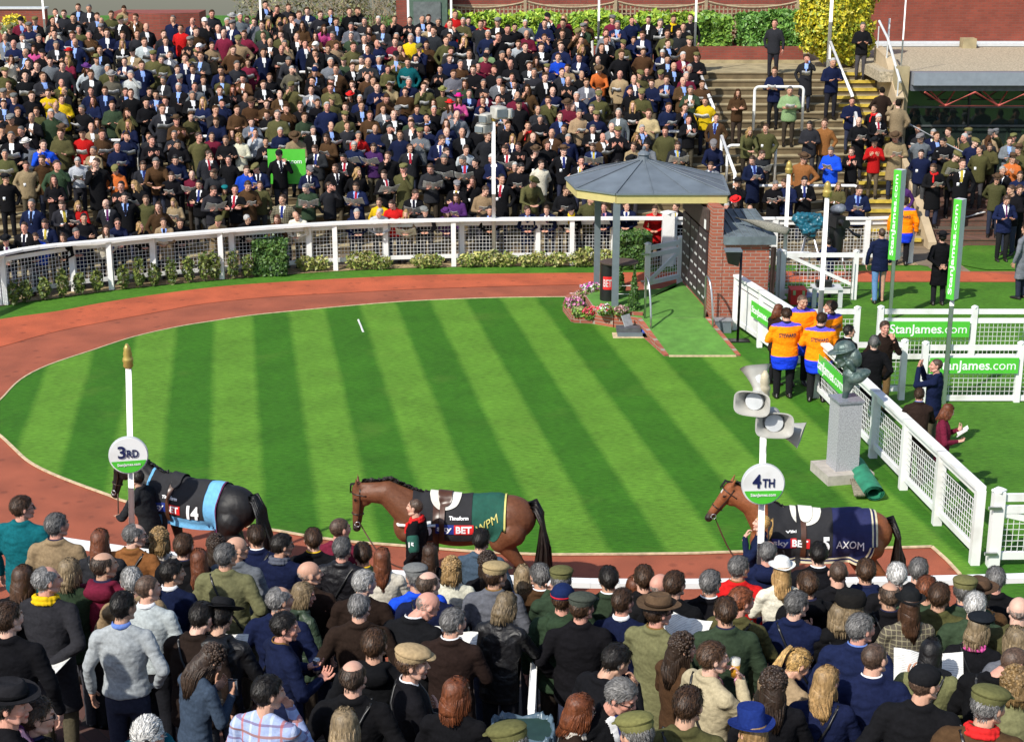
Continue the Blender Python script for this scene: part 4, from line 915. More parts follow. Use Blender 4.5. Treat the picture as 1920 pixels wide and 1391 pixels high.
# ================================================================ place the crowds
PEOPLE = []
def addp(**k):
    d = dict(rz=0, coat='k', hd='s', pose='dd', kind='j', yaw=0, pitch=0, lean=0, lod=1, ex='', hs=1.0, seed=len(PEOPLE)+11); d.update(k); PEOPLE.append(d); return d
def base_h(hd): return 1.785*( 1.06 if hd in 'fFhijlu' else 1.02 if hd in HATC else 1.0)
for ln in NEAR.strip().split('\n'):
    a = ln.split(); px, py = float(a[0]), float(a[1]); turn, yaw, pitch = map(float, a[6:9]); ex = a[9].replace('-', '') + ('S' if (int(px) % 5 == 0 or (a[3] in WOMAN and int(px) % 2)) and a[5] in 'jlw' else '')
    pitch += 4; hd = a[3]; lean = 8 if pitch > 15 else 0
    hh = base_h(hd)*(.94 if hd in WOMAN else .99) - (.03 if pitch > 12 else 0)
    lo, hi = 6.3, 16.1
    def f(D):
        P = atD(px, py, D); return P.z - (near_floor(P.x, D) + hh)
    best = None
    for D in np.arange(hi, lo, -.06):
        P = atD(px, py, D); fl = near_floor(P.x, D); k = (P.z - fl)/hh; e = abs(k-1) + (0 if D < 15.95 else .0)
        if best is None or e < best[0]: best = (e, D, k, P.x, fl)
    _, D, k, X, fl = best; k = min(1.12, max(.86, k))
    addp(px=px, py=py, loc=(X, D, fl), rz=-turn, coat=a[2], hd=hd, pose=a[4], kind=a[5], yaw=yaw, pitch=pitch, lean=lean, lod=0, ex=ex, hs=k*(.94 if hd in WOMAN else .99)*(1.0), zone='near', wide=1.12 if a[5] in 'jlwh' else 1.03)
for ln in RING.strip().split('\n'):
    a = ln.split(' ', 11); px, py = float(a[0]), float(a[1]); turn, yaw, pitch = map(float, a[6:9]); P = gp(px, py)
    lean = 14 if 'r' in a[4] else 0
    d = addp(wide=1.22 if a[5] == 'S' else 1.06, px=px, py=py, loc=tuple(P), rz=-turn, coat=a[2], hd=a[3], pose=a[4], kind=a[5], yaw=yaw, pitch=pitch+2, lean=lean, lod=0, ex=a[9].replace('-', '').replace('E', ''), hs=float(a[10])*.985, zone='ring', lab=a[11])
    if 'pale jeans' in a[11]: d['legs'] = (.10, .20, .38); d['lk'] = 'walk'
    if 'steward' in a[11] or 'groom' in a[11] or 'suit' in a[11]: d['legs'] = (.012, .012, .014)
    if 'reporter' in a[11]: d['legs'] = (.20, .12, .05)
import re
FARP = []
for t_, txt in ((0, FAR0), (1, FAR1), (2, FAR2)):
    for w in txt.split():
        mm = re.match(r'(\d+),(\d+)(\w)(\w)(\w*)', w); FARP.append((int(mm[1])/3 + t_*640, int(mm[2])/3, mm[3], mm[4], mm[5]))
taken = []
FR = []
for px, py, coat, hd, ex in FARP:
    if 515 < px < 566 and 282 < py < 340: continue
    hh = base_h(hd)*(.94 if hd in WOMAN else .98); best = None
    Xe = (px-960)/FP*45
    for k_ in range(4):
        best = None
        for D, z in far_candidates(Xe):
            P = atD(px, py, D); k = (P.z - z)/hh; e = abs(k-1)
            e += sum(.12 for q in taken if abs(q[0]-P.x) < .36 and abs(q[1]-D) < .3)
            if k < .80: e += .3
            if best is None or e < best[0]: best = (e, D, min(1.08, max(.80, k)), P.x, z)
        Xe = best[3]; 
    _, D, k, X, z = best; taken.append((X, D)); FR.append((px, py, coat, hd, ex, X, D, z, k, hh))
FR.sort(key=lambda r: -(r[1] + (60 if r[0] > 1330 else 0)))
NIND = 300 - len(PEOPLE) - 2
for i, (px, py, coat, hd, ex, X, D, z, k, hh) in enumerate(FR):
    r2 = random.Random(int(px*7+py*13)); ind = i < NIND
    rz = 180 + r2.uniform(-22, 22) - X*1.2; read = 'N' in ex or 'c' in ex
    if coat in 'kndg' and hd not in WOMAN and not set(ex) & set('vV34qc') and r2.random() < .38: ex += 'v' if r2.random() < .7 else 'V'
    if r2.random() < .30 and 'T' not in ex and ind: ex += 'T'
    if ind and not set(ex) & set('NcT') and r2.random() < .30: ex += 'c'; read = True; pose = r2.choice(['ff', 'gf', 'ff']); pitch = 22
    if hd == 'K' and coat in 'et' and px > 1600: rz = 0
    pose = 'ff' if read else r2.choice(['ff', 'ff', 'pp', 'cc', 'fd', 'dp', 'cc', 'pp', 'hd', 'rr', 'gg', 'kp', 'bb', 'ph', 'op'])
    pitch = 22 if pose == 'ff' else r2.choice([0, 0, 8, 14])
    kind = r2.choice(['j', 'j', 'l', 'j', 'w']) if coat not in 'lu' else 's'
    if k < .93 and z == 0: pose = 'rr'; pitch = -12
    addp(px=px, py=py, loc=(X, D, z), rz=rz, coat=coat, hd=hd, pose=pose, kind=kind, yaw=r2.choice([-40, -20, 0, 0, 20, 40]), pitch=pitch + 2, lean=(30 if k < .88 else 18) if pose == 'rr' else 0, lod=1 if ind else 2, ex=ex, hs=max(k, .9 if pose == 'rr' else 0)*hh/base_h(hd)*1.0, zone='far' if ind else 'stuff', wide=r2.uniform(1.0, 1.14))
# fill the gaps of the packed upper rows (these belong to the mass at the top)
r3 = random.Random(99); pal = 'kkkkknnnndddgoBBGtm'
for j in range(6, NST+1):
    x = -15.5
    while x < 8.2:
        x += r3.uniform(.40, .62); D = stepD(j, x) + r3.uniform(.12, .3); z = j*STEP_H; px, py = pr((x, D, z+1.7))
        if px < -20 or py < 25 or px > 1300 or (490 < px < 585 and 270 < py < 350) or any(abs(q[0]-x) < .42 and abs(q[1]-D) < .30 for q in taken): continue
        if r3.random() < (.14 if px < 1150 else .3): continue
        taken.append((x, D)); coat = r3.choice(pal)
        addp(px=px, py=py, loc=(x, D, z), rz=180+r3.uniform(-30, 30), coat=coat, hd=r3.choice('sssKKGGWBDgcqLYk'), pose=r3.choice(['ff', 'pp', 'cc', 'dp', 'gg', 'hd']), kind=r3.choice('jjlw'), pitch=r3.choice([0, 20]), lod=2, ex=r3.choice(['', '', 'v', 'V']), hs=r3.uniform(.90, 1.02), zone='stuff', wide=r3.uniform(1, 1.12))
for k_ in range(34):      # the back of the group under the canopy
    x = r3.uniform(11.6, 16.2); D = r3.uniform(44.5, 46.2); z = 5*STEP_H
    if any(abs(q[0]-x) < .45 and abs(q[1]-D) < .3 for q in taken): continue
    taken.append((x, D)); px, py = pr((x, D, z+1.7))
    addp(px=px, py=py, loc=(x, D, z), rz=r3.choice([180, 150, 210, 90, -80, 20])+r3.uniform(-30, 30), coat=r3.choice('knddooBtg'), hd=r3.choice('sssKGWDcqcLY'), pose=r3.choice(['ff', 'pp', 'cc', 'dp', 'gg']), kind=r3.choice('jjlw'), pitch=r3.choice([0, 20]), lod=2, ex=r3.choice(['', '', 'v', 'V']), hs=r3.uniform(.92, 1.02), zone='stuff', wide=r3.uniform(1, 1.12))
# ---------------------------------------------------------------- build them
# ================================================================ fences
def wire_mesh(a, b, z0, z1, pitch=.085, r=.0038):
    """one welded-wire panel from a to b"""
    a, b = Vector(a), Vector(b); L = (b-a).length; n = max(2, int(L/pitch)); ms = []
    for i in range(1, n):
        p = a + (b-a)*i/n; ms.append(bar((p.x, p.y, z0), (p.x, p.y, z1), r*2, r*2, up=(b-a)))
    k = max(2, int((z1-z0)/pitch))
    for i in range(k+1):
        z = z0 + (z1-z0)*i/k; ms.append(bar((a.x, a.y, z), (b.x, b.y, z), r*2, r*2))
    return join(ms)
def post_m(p, w, h, cap=True, d=None):
    ms = [box(p.x-w/2, p.x+w/2, p.y-(d or w)/2, p.y+(d or w)/2, -.01, h)]
    if cap: ms.append(loft([(h, p.x, p.y, w*.70, w*.70), (h+.02, p.x, p.y, w*.70, w*.70), (h+.05, p.x, p.y, w*.3, w*.3)], 4, 1))
    return join(ms)
def fence(name, pts, h, label, group=None, pw=.11, top='rail', mesh=(.30, .92), cap=False, rails=(1.08, .22), solid=False, z=0):
    o = empty(name, pts[0], label=label, category='fence', group=group)
    L = lambda m: (m[0] - np.array(o.location) + [0, 0, z], m[1])
    for p in pts: ob('post', L(post_m(p, pw, h, cap)), M['white'], o)
    for a, b in zip(pts, pts[1:]):
        d = (b-a).normalized()
        if top == 'board': ob('top_rail', L(bar(a + Vector((0, 0, h+.02)) - d*.01, b + Vector((0, 0, h+.02)) + d*.005, .16, .05)), M['white'], o)
        for zz in rails: ob('rail', L(bar(a + d*pw/2 + Vector((0, 0, zz)), b - d*pw/2 + Vector((0, 0, zz)), .045, .10)), M['white'], o)
        if mesh: ob('wire_panel', L(wire_mesh(a + d*pw/2, b - d*pw/2, mesh[0], mesh[1])), M['white'], o)
        if solid: ob('board_panel', L(bar(a + d*pw/2 + Vector((0, 0, .62)), b - d*pw/2 + Vector((0, 0, .62)), .02, .74)), M['white'], o)
    return o
def resample(pts, step):
    out = [pts[0]]; acc = 0
    for a, b in zip(pts, pts[1:]):
        L = (b-a).length; t = 0
        while acc + (L - t) >= step: t += step - acc; out.append(a + (b-a)*(t/L)); acc = 0
        acc += L - t
    return out
# curved fence round the far side: front posts carry a wide board, the wire panels stand just behind
fp = [gp(x, y) for x, y in [(-215,660),(12,570),(210,542),(417,522),(630,506),(851,498.5),(1072,496),(1243,495)]]
fo = empty('ring_fence', fp[1], label='long curved white fence with wide top board in front of the far terrace', category='fence')
cur = smooth_line(fp, 6)
for p in fp[:-1]: ob('post', loc(post_m(p, .12, 1.17, False), fo), M['white'], fo)
for a, b in zip(cur, cur[1:]): ob('top_rail', loc(bar(a + Vector((0, .03, 1.19)), b + Vector((0, .03, 1.19)), .26, .05), fo), M['white'], fo)
bk = [p + Vector((0, .26, 0)) for p in resample(cur, 1.95)]
for p in bk: ob('post', loc(post_m(p, .13, 1.16, False), fo), M['white'], fo)
for a, b in zip(bk, bk[1:]):
    for zz in (1.04, .20): ob('rail', loc(bar(a + Vector((0, 0, zz)), b + Vector((0, 0, zz)), .04, .10), fo), M['white'], fo)
    ob('wire_panel', loc(wire_mesh(a, b, .25, .99), fo), M['white'], fo)
g_ = gp(1243, 496); ob('gate_post', loc(post_m(g_ + Vector((.1, -.05, 0)), .30, 1.36, True, .3), fo), M['white'], fo)
# its continuation behind the brick hut
fr = [gp(x, 495) for x in (1262, 1345, 1450, 1556, 1622)] + [gp(1705, 492)]
fence('ring_fence', fr, 1.17, 'straight white wire fence behind the brick hut and video camera', top='board', pw=.14)
# near rail between track and crowd
nr = [atD(px, py, (H-1.12)/math.tan(TH + math.atan((py-695.5)/FP))) for px, py in [(-60,978),(40,1000),(108,1014),(166,1023),(217,1030),(267,1037),(430,1054),(600,1068),(747,1078),(953,1087),(1107,1093),(1280,1094),(1500,1092),(1653,1090),(1897,1084),(2000,1080)]]
nr = [Vector((p.x, p.y, 0)) for p in nr]; no_ = empty('near_rail', nr[8], label='low white rail between the red track and the backs of the near crowd', category='rail')
cur = smooth_line(nr, 3)
ob('top_rail', loc(join([bar(a + Vector((0, 0, 1.12)), b + Vector((0, 0, 1.12)), .15, .07) for a, b in zip(cur, cur[1:])]), no_), M['white'], no_)
for p in resample(cur, 1.8): ob('post', loc(post_m(p, .10, 1.08, False), no_), M['white'], no_)
# diagonal fence on the right and the enclosures behind it
dA, dB = gp(1529, 745), gp(1826, 1057)
dp = [dA] + [dA + (dB-dA)*((k*1.5+.35)/(dB-dA).length) for k in range(1, 5)] + [dB]
fence('paddock_fence', dp, 1.15, 'white diagonal fence running from the stewards down to the lower right gate', top='board', pw=.13)
eA, eB = gp(1377, 618), gp(1478, 690)
fence('paddock_fence', [eA, eA + (eB-eA)*.48, eB], 1.2, 'white boarded fence running from the brick hut towards the stewards', top='board', solid=True, mesh=None)
def frow(xs, ytop, lab, h=1.15, **k):
    D = (H-h)/math.tan(TH + math.atan((ytop-695.5)/FP)); P = [atD(x, ytop, D) for x in xs]; return fence('paddock_fence', [Vector((p.x, p.y, 0)) for p in P], h, lab, cap=True, **k), D
fC, DC = frow((1500, 1608), 578, 'short white wire fence just behind the stewards')
fD, DD = frow((1556, 1697), 640, 'white fence behind the bronze bust, crossed by a grey haired person')
fA, DA = frow((1652, 1828, 2010), 577, 'rear white enclosure fence carrying the farther green banner', rails=(1.07, .88, .12), mesh=(.17, .83))
fB, DB = frow((1736, 1915, 2100), 644, 'nearer white enclosure fence carrying the nearer green banner', rails=(1.07, .86, .08), mesh=(.13, .81))
fE, DE = frow((1380, 1462), 470, 'white gate fence behind the hut at the edge of the video equipment', rails=(1.07, .2))
fE2, DE2 = frow((1469, 1606), 472, 'white gate behind the camera tripods with a diagonal brace', rails=(1.07, .2))
def brace(o, a, b): ob('brace', loc(bar(a, b, .04, .08), o), M['white'], o)
a_ = atD(1480, 480, DE2); b_ = atD(1598, 534, DE2); brace(fE2, a_, b_)
# banners on fences
def stanjames(w, parent, o, x, nm='lettering', h=None):
    ta = text('StanJames', 1, .012); lo = ta[0].max(0)[0]-ta[0].min(0)[0]; tb = text('.com', 1, -.005); wb = tb[0].max(0)[0]-tb[0].min(0)[0]
    tot = lo + wb + .05; s = w/tot
    A = (ta[0] - [(ta[0].min(0)[0]), 0, 0], ta[1]); B = (tb[0] - [tb[0].min(0)[0] - lo - .05, 0, 0], tb[1]); m = join([A, B]); m = ((m[0] - [tot/2, 0, 0])*[s, s, 1], m[1])
    return ob(nm, loc(xf(m, face_m(o, x)), parent) if parent else xf(m, face_m(o, x)), M['txtw'], parent)
def banner(D, x0, y0, x1, y1, lab, dy=-.09):
    a = atD(x0, y1, D+dy); b = atD(x1, y0, D+dy); o = empty('banner', (a.x, a.y, a.z), label=lab, category='banner')
    ob('cloth', loc(box(a.x, b.x, a.y-.008, a.y+.008, a.z, b.z), o), M['green'], o)
    stanjames((b.x-a.x)*.90, o, ((a.x+b.x)/2+.03, a.y-.012, (a.z+b.z)/2), (1, 0, 0))
banner(DA, 1656, 603, 1819, 632, 'green banner with white lettering on the rear enclosure fence')
banner(DB, 1742, 671, 1911, 700, 'green banner with white lettering on the nearer enclosure fence')
def banner2(a, b, z0, z1, lab, n):
    o = empty('banner', a, label=lab, category='banner'); off = Vector(n)*.10; a2, b2 = a+off, b+off
    ob('cloth', loc(bar(a2 + Vector((0, 0, (z0+z1)/2)), b2 + Vector((0, 0, (z0+z1)/2)), .012, z1-z0), o), M['green'], o)
    d = (b-a); stanjames(d.length*.92, o, (a2+b2)/2 + Vector(n)*.012 + Vector((0, 0, (z0+z1)/2)), d)
dn = (dB-dA).normalized(); nn = Vector((dn.y, -dn.x, 0)).normalized(); nn = nn if nn.x < 0 else -nn
banner2(dA + dn*.15, dA + dn*1.95, .62, .98, 'green banner at the head of the diagonal fence beside the bronze bust', nn)
en = (eB-eA).normalized(); n2 = Vector((en.y, -en.x, 0)).normalized(); n2 = n2 if n2.x < 0 else -n2
banner2(eA + en*1.15, eA + en*2.45, .62, .96, 'green banner on the boarded fence behind the left steward', n2)
# gates
def gate(a, b, h, lab, flip=False, pw=.16, zl=.12):
    o = empty('gate', a, label=lab, category='gate'); d = (b-a).normalized()
    for p in (a, b): ob('post', loc(post_m(p, pw, h+.04, True), o), M['white'], o)
    a2, b2 = a + d*pw/2, b - d*pw/2
    for z in (h-.06, h-.24, zl+.05): ob('rail', loc(bar(a2 + Vector((0, 0, z)), b2 + Vector((0, 0, z)), .06, .11), o), M['white'], o)
    p, q = (a2, b2) if not flip else (b2, a2)
    ob('brace', loc(bar(p + Vector((0, 0, h-.3)), q + Vector((0, 0, zl+.1)), .045, .09), o), M['white'], o)
    ob('wire_panel', loc(wire_mesh(a2, b2, zl+.1, h-.29), o), M['white'], o)
    for z in (h-.18, zl+.12): ob('hinge', loc(box(a.x-.16, a.x+.02, a.y-.13, a.y-.09, z-.02, z+.02), o), M['steel'], o)
    return o
gate(dB + Vector((.24, -.08, 0)), dB + Vector((2.8, -.02, 0)), 1.12, 'white gate with diagonal brace hinged to the end of the diagonal fence')
gate(gp(1213, 547), gp(1274, 533), 1.12, 'open white gate with diagonal brace under the pavilion roof', True, .13, .16)

# ================================================================ the weighing pavilion: roof, posts, panelled wall, brick hut, ramp
PZ = .30
pav = empty('pavilion', (3.0, 36, 0), label='octagonal grey roofed pavilion on slate posts joined to a brick wall', category='pavilion')
poly = [(1.47, 35.4), (2.29, 34.76), (4.72, 34.76), (4.86, 37.0), (4.15, 38.1), (2.1, 38.2), (1.28, 36.7)]
def inset(poly, k):
    c = np.mean(np.array(poly), 0); return [tuple(c + (np.array(p)-c)*k) for p in poly]
M['roofm'] = mat('grey_metal_roof', (.13, .155, .18), .5, var=.2, scale=2, spec=.4)
M['fascia'] = mat('ochre_fascia', (.50, .42, .17), .6, var=.06)
M['soffit'] = mat('dark_soffit', (.10, .09, .07), .8)
AP = Vector((3.02, 36.5, 3.34)); V = [(p[0], p[1], 2.86) for p in inset(poly, 1.02)] + [tuple(AP)]
ob('roof', loc(arr(V, [(i, (i+1) % 7, 7) for i in range(7)]), pav), M['roofm'], pav)
seams = []
for i in range(7):
    a, b = Vector(V[i]), Vector(V[(i+1) % 7])
    nseg = 3 if (b-a).length > 1.8 else 1
    for k in range(nseg):
        q = a + (b-a)*k/nseg
        if k == 0: e = AP
        else: e = q + (AP-q)*.999
        seams.append(tube([q + Vector((0, 0, .012)), e + Vector((0, 0, .012))], .016 if k == 0 else .010, 5))
ob('roof_seams', loc(join(seams), pav), M['roofm'], pav)
fa = [bar(Vector((*poly[i], 2.745)), Vector((*poly[(i+1) % 7], 2.745)), .05, .20) for i in range(7)]
ob('fascia', loc(join(fa), pav), M['fascia'], pav)
gt = [bar(Vector((*inset(poly, 1.022)[i], 2.852)), Vector((*inset(poly, 1.022)[(i+1) % 7], 2.852)), .06, .035) for i in range(7)]
ob('gutter', loc(join(gt), pav), M['gpost'], pav)
ob('soffit', loc(prism(inset(poly, .985), 2.66, 2.68), pav), M['soffit'], pav)
ob('finial', loc(join([loft([(3.30, AP.x, AP.y, .13, .13), (3.42, AP.x, AP.y, .11, .11), (3.44, AP.x, AP.y, .15, .15), (3.47, AP.x, AP.y, .14, .14), (3.53, AP.x, AP.y, .04, .04)], 12), ell((AP.x, AP.y, 3.58), (.045, .045, .06))]), pav), M['roofm'], pav)
for px, py, w in ((1152.5, 588, .15), (1118.5, 541, .14)):
    p = gp(px, py, .12); p.z = 0; ob('column', loc(box(p.x-w/2, p.x+w/2, p.y-w/2, p.y+w/2, 0, 2.67), pav), M['gpost'], pav)
w0, w1 = Vector((4.36, 34.2, 0)), Vector((4.06, 37.1, 0))     # the panelled wall, seen from its left face
wl = [(w0.x, w0.y), (w0.x+.24, w0.y), (w1.x+.24, w1.y), (w1.x, w1.y)]
ob('brick_wall', loc(prism(wl, 0, 2.66), pav), M['brick'], pav)
wd = (w1-w0).normalized(); wn = Vector((-1, wd.x/wd.y*1.0, 0)); wn = Vector((-wd.y, wd.x, 0))
def wall_pt(t, z, off=.0): return w0 + wd*t + wn*off + Vector((0, 0, z))
pan = mat('black_display_board', (.038, .030, .034), .45, var=.3)
for k in range(3):
    t0 = .32 + k*.86; a, b = wall_pt(t0, 1.22, .035), wall_pt(t0+.80, 1.22, .035)
    pn = ob('display_board', loc(bar(a, b, .04, 1.62, up=(0, 0, 1)), pav), pan, pav)
    logos = []
    for r_ in range(6):
        for c_ in range(2):
            zc = .55 + r_*.265 + .0; tt = t0 + .06 + c_*.40
            o_ = wall_pt(tt+.15, zc, .058); m = join([fit(text('sky', 1, .01, .001), .10), ])
            logos.append((xf(m, face_m(o_, -wd)), xf(join([fit(text('BET', 1, .01, .001), .11)]), face_m(wall_pt(tt+.02, zc, .058), -wd))))
    l_ = ob('lettering', loc(join([q for pr_ in logos for q in pr_]), pav), M['txtw'], pn)
hb = ob('header_board', loc(bar(wall_pt(.25, 2.33, .05), wall_pt(2.8, 2.33, .05), .06, .46), pav), mat('bronze_header_board', (.07, .05, .045), .5, var=.3), pav)
ob('notice', loc(bar(wall_pt(.30, 2.22, .085), wall_pt(.44, 2.22, .085), .01, .2), pav), M['txtw'], hb)
# brick hut
hut = empty('brick_hut', (5.0, 34.2, 0), label='low brick hut with a grey sheet metal roof to the right of the pavilion wall', category='hut')
ob('wall', loc(prism([(4.604, 34.21), (5.62, 34.21), (5.45, 36.1), (4.45, 36.1)], 0, 1.86), hut), M['brick'], hut)
V = [(4.61, 34.08, 1.86), (5.74, 34.08, 1.86), (5.56, 36.3, 2.16), (4.46, 36.3, 2.16), (4.61, 34.08, 2.04), (5.74, 34.08, 2.04), (5.56, 36.3, 2.22), (4.46, 36.3, 2.22)]
ob('roof', loc(arr(V, [(0,3,2,1), (4,5,6,7), (0,1,5,4), (1,2,6,5), (2,3,7,6), (3,0,4,7)]), hut), mat('weathered_sheet_metal', (.12, .15, .165), .6, var=.35, scale=4), hut)
ob('seams', loc(join([bar((4.7+.17*i, 34.1, 2.052), (4.58+.165*i, 36.2, 2.23), .02, .02) for i in range(7)]), hut), M['gpost'], hut)
ob('drainpipe', loc(tube([(5.70, 34.12, 0), (5.70, 34.12, 1.8)], .06, 8), hut), mat('dark_brown_paint', (.03, .015, .012), .5), hut)
# fur covered microphone (a windshield) lying out from the hut roof
mk = tube([(4.95, 34.9, 2.28), (5.4, 34.5, 2.25), (5.6, 34.2, 2.24), (5.95, 33.9, 2.20)], [.02, .07, .10, .08], 12)
ob('boom_microphone', (mk[0] + normals(mk)*np.array([[nz(p, 30)*.03] for p in mk[0]]), mk[1]), mat('grey_fur', (.25, .24, .20), .95, var=.4, scale=60, bump=.8, bscale=200), smooth=True, label='grey furry boom microphone sticking out over the hut roof', category='microphone')
# raised platform and ramp
plat = [gp(1203, 597, PZ), gp(1322, 596, PZ), Vector((w0.x-.004, w0.y+.4, PZ)), Vector((w1.x-.004, w1.y, PZ)), gp(1265, 548, PZ-.1), gp(1112, 556, PZ-.1), gp(1098, 562, PZ-.1), gp(1110, 580, PZ-.1), gp(1125, 590, PZ-.1)]
ramp = empty('ramp', gp(1320, 640), label='brick sided ramp and platform covered in bright artificial grass', category='ramp')
pp = [(p.x, p.y) for p in plat]; ob('platform', loc(prism(pp, 0, PZ), ramp), M['brick'], ramp)
pg = [(p[0], p[1]) for p in inset(pp, .985)]; ob('grass_mat', loc(prism(pg, PZ, PZ+.006), ramp), M['artgrass'], ramp)
r0, r1, r2_, r3 = gp(1254, 668), gp(1380, 668), plat[1].copy(), plat[0].copy()
V = [tuple(r0), tuple(r1), (r2_.x, r2_.y, 0), (r3.x, r3.y, 0), (r0.x, r0.y, .03), (r1.x, r1.y, .03), (r2_.x, r2_.y, PZ+.004), (r3.x, r3.y, PZ+.004)]
ob('slope', loc(arr(V, [(4,5,6,7), (0,1,5,4), (1,2,6,5), (3,0,4,7), (2,3,7,6)]), ramp), M['artgrass'], ramp)
def kerb(a, b, nm): ob(nm, loc(bar(a, b, .09, .10), ramp), M['brick'], ramp)
kerb(r0 + Vector((-.05, 0, -.01)), Vector((r3.x-.05, r3.y, PZ-.03)), 'kerb'); kerb(r1 + Vector((.05, 0, -.01)), Vector((r2_.x+.05, r2_.y, PZ-.03)), 'kerb')
ob('kerb', loc(prism([(r0.x-.1, r0.y), (r0.x-.006, r0.y), (r3.x-.006, r3.y), (r3.x-.1, r3.y)], 0, .02), ramp), M['brick'], ramp)
ob('edging', loc(bar(r0 + Vector((0, -.03, .015)), r1 + Vector((0, -.03, .015)), .05, .03), ramp), M['edge'], ramp)
def hoop(px0, py0, px1, py1, z0, z1, lab):
    a, b = gp(px0, py0, z0), gp(px1, py1, z1); pts = [a]; top = max(z0, z1)+.95
    for t in np.linspace(0, 1, 12):
        p = a + (b-a)*t; pts.append(Vector((p.x, p.y, z0 + (top-z0)*(1 - t**3.2) + (z1-z0)*t**3.2*1.0 + .0)))
    pts[1] = Vector((a.x, a.y, top - .03)); o = ob('handrail', tube(pts, .024, 8), M['steel'], smooth=True, label=lab, category='handrail', group='curved handrails on the ramp')
hoop(1209, 597, 1221, 618, PZ, .2, 'curved steel handrail on the left side of the grass ramp'); hoop(1321, 596, 1337, 616, PZ, .2, 'curved steel handrail against the brick wall, right of the ramp')
# flower bed wall
bed_pts = [gp(1205, 616), gp(1152, 613), gp(1113, 606), gp(1076, 604), gp(1060, 583), gp(1066, 567), gp(1095, 556)]
bo = empty('flower_bed', gp(1130, 600), label='curved low brick flower bed wrapped round the front of the pavilion', category='planter')
for i, (a, b) in enumerate(zip(bed_pts, bed_pts[1:])):
    h = .36 if i < 2 else .17
    ob('wall', loc(bar(a + Vector((0, 0, h/2)), b + Vector((0, 0, h/2)), .12, h), bo), M['brick'], bo)
ob('soil', loc(prism([(p.x, p.y) for p in bed_pts] + [(plat[5].x, plat[5].y), (plat[7].x, plat[7].y), (plat[8].x, plat[8].y), (plat[0].x, plat[0].y)], 0, .14), bo), mat('dark_soil', (.05, .035, .022), .95, bump=.5), bo)

# ================================================================ top of the far terrace
def wallbox(x0p, x1p, ytop, ybot, D, depth):
    a, b = atD(x0p, ybot, D), atD(x1p, ytop, D); return box(a.x, b.x, D, D+depth, a.z, b.z)
pb = empty('brick_planter', (6, 52.4, TOPZ), label='long low brick planter wall under the hedges at the top of the terrace', category='planter')
ob('wall', loc(box(-2.5, 9.4, 52.4, 54.6, TOPZ-.1, TOPZ+.50), pb), M['brickd'], pb)
ob('kerb', loc(box(-2.6, 9.5, 52.3, 52.397, TOPZ-.1, TOPZ+.10), pb), M['conc'], pb)
hw = empty('garden_wall', (2, 56.5, TOPZ), label='dark red brick wall behind the wooden trellis at the top', category='wall')
ob('brick_face', loc(box(-4, 11.0, 56.5, 56.9, 3.0, 9), hw), M['brickd'], hw)
tr = empty('trellis', (3, 56.2, TOPZ), label='scalloped wooden trellis fence in front of the dark brick wall', category='trellis')
M['wood'] = mat('weathered_timber', (.34, .27, .17), .85, var=.2, scale=10)
zb = atD(900, 34, 56.2).z; sl = []
def scal(x): return .22*abs(math.sin((x+2.6)*math.pi/3.1))**.7
for i in range(88):
    x = -2.6 + i*.145; sl.append(box(x-.022, x+.022, 56.18, 56.20, zb-1.3, zb+.55 - scal(x)*1.0))
for k in range(9): sl.append(box(-2.6, 10.1, 56.20, 56.22, zb-.75+k*.145, zb-.71+k*.145))
ob('lattice', loc(join(sl), tr), M['wood'], tr)
ob('top_rail', loc(tube([(x, 56.17, zb+.57-scal(x)) for x in np.linspace(-2.6, 10.1, 90)], .035, 5), tr), M['wood'], tr)
for x in (-2.7, .45, 3.55, 6.65, 9.8): ob('post', loc(box(x-.05, x+.05, 56.1, 56.2, zb-2, zb+.65), tr), M['wood'], tr)
# right hand side: brick building, gravel roof, glazed front
GZ = 4.09
bb = empty('brick_building', (16, 55, GZ), label='big red brick building rising behind the gravel roof at upper right', category='building')
ob('wall', loc(box(12.05, 30, 55.0, 56, 3.0, 14), bb), M['brickb'], bb)
ob('plinth', loc(box(12.05, 30, 54.8, 54.997, GZ-.2, GZ+.16), bb), M['lgrey'], bb); ob('ledge', loc(box(12.3, 30, 54.6, 54.797, GZ+.02, GZ+.10), bb), M['lgrey'], bb)
vb = ob('roof_vent', box(15.0, 15.45, 54.1, 54.55, GZ+.0, GZ+.32), M['conc'], label='small concrete box on the gravel roof below the brick wall', category='vent')
gl = empty('glazed_pavilion', (15, 47, 1.6), label='glazed pavilion with grey fascia, red roof trusses and reflecting windows', category='building')
GX = atD(1705, 150, 47).x
M['gravel'] = mat('roof_gravel', (.40, .34, .24), .95, var=.5, scale=18, bump=.6, bscale=60, detail=6)
ob('gravel_roof', loc(box(10.75, 30, 47.3, 54.78, GZ-.30, GZ), gl), M['gravel'], gl)
ob('fascia', loc(box(GX, 30, 46.45, 46.75, atD(1705, 161, 46.45).z, atD(1705, 137, 46.45).z), gl), mat('grey_fascia_metal', (.22, .25, .29), .45, var=.08), gl)
ob('soffit', loc(box(GX+.02, 30, 46.76, 47.3, 3.60, GZ+.02), gl), mat('fascia_back', (.10, .11, .13), .6), gl)
gm, t_, n_, l_, b_ = new_mat('dark_glass'); b_.inputs['Base Color'].default_value = (.018, .028, .024, 1); b_.inputs['Roughness'].default_value = .04; b_.inputs['Specular IOR Level'].default_value = .9
M['glass'] = gm
GB = 47.6
for i in range(8):
    x = GX + .1 + i*1.9
    w_ = ob('window', loc(box(x, x+1.84, GB, GB+.02, .9, 3.6), gl), M['glass'], gl)
    ob('frame', loc(box(x+1.84, x+1.90, GB-.05, GB+.05, .9, 3.6), gl), M['black'], w_)
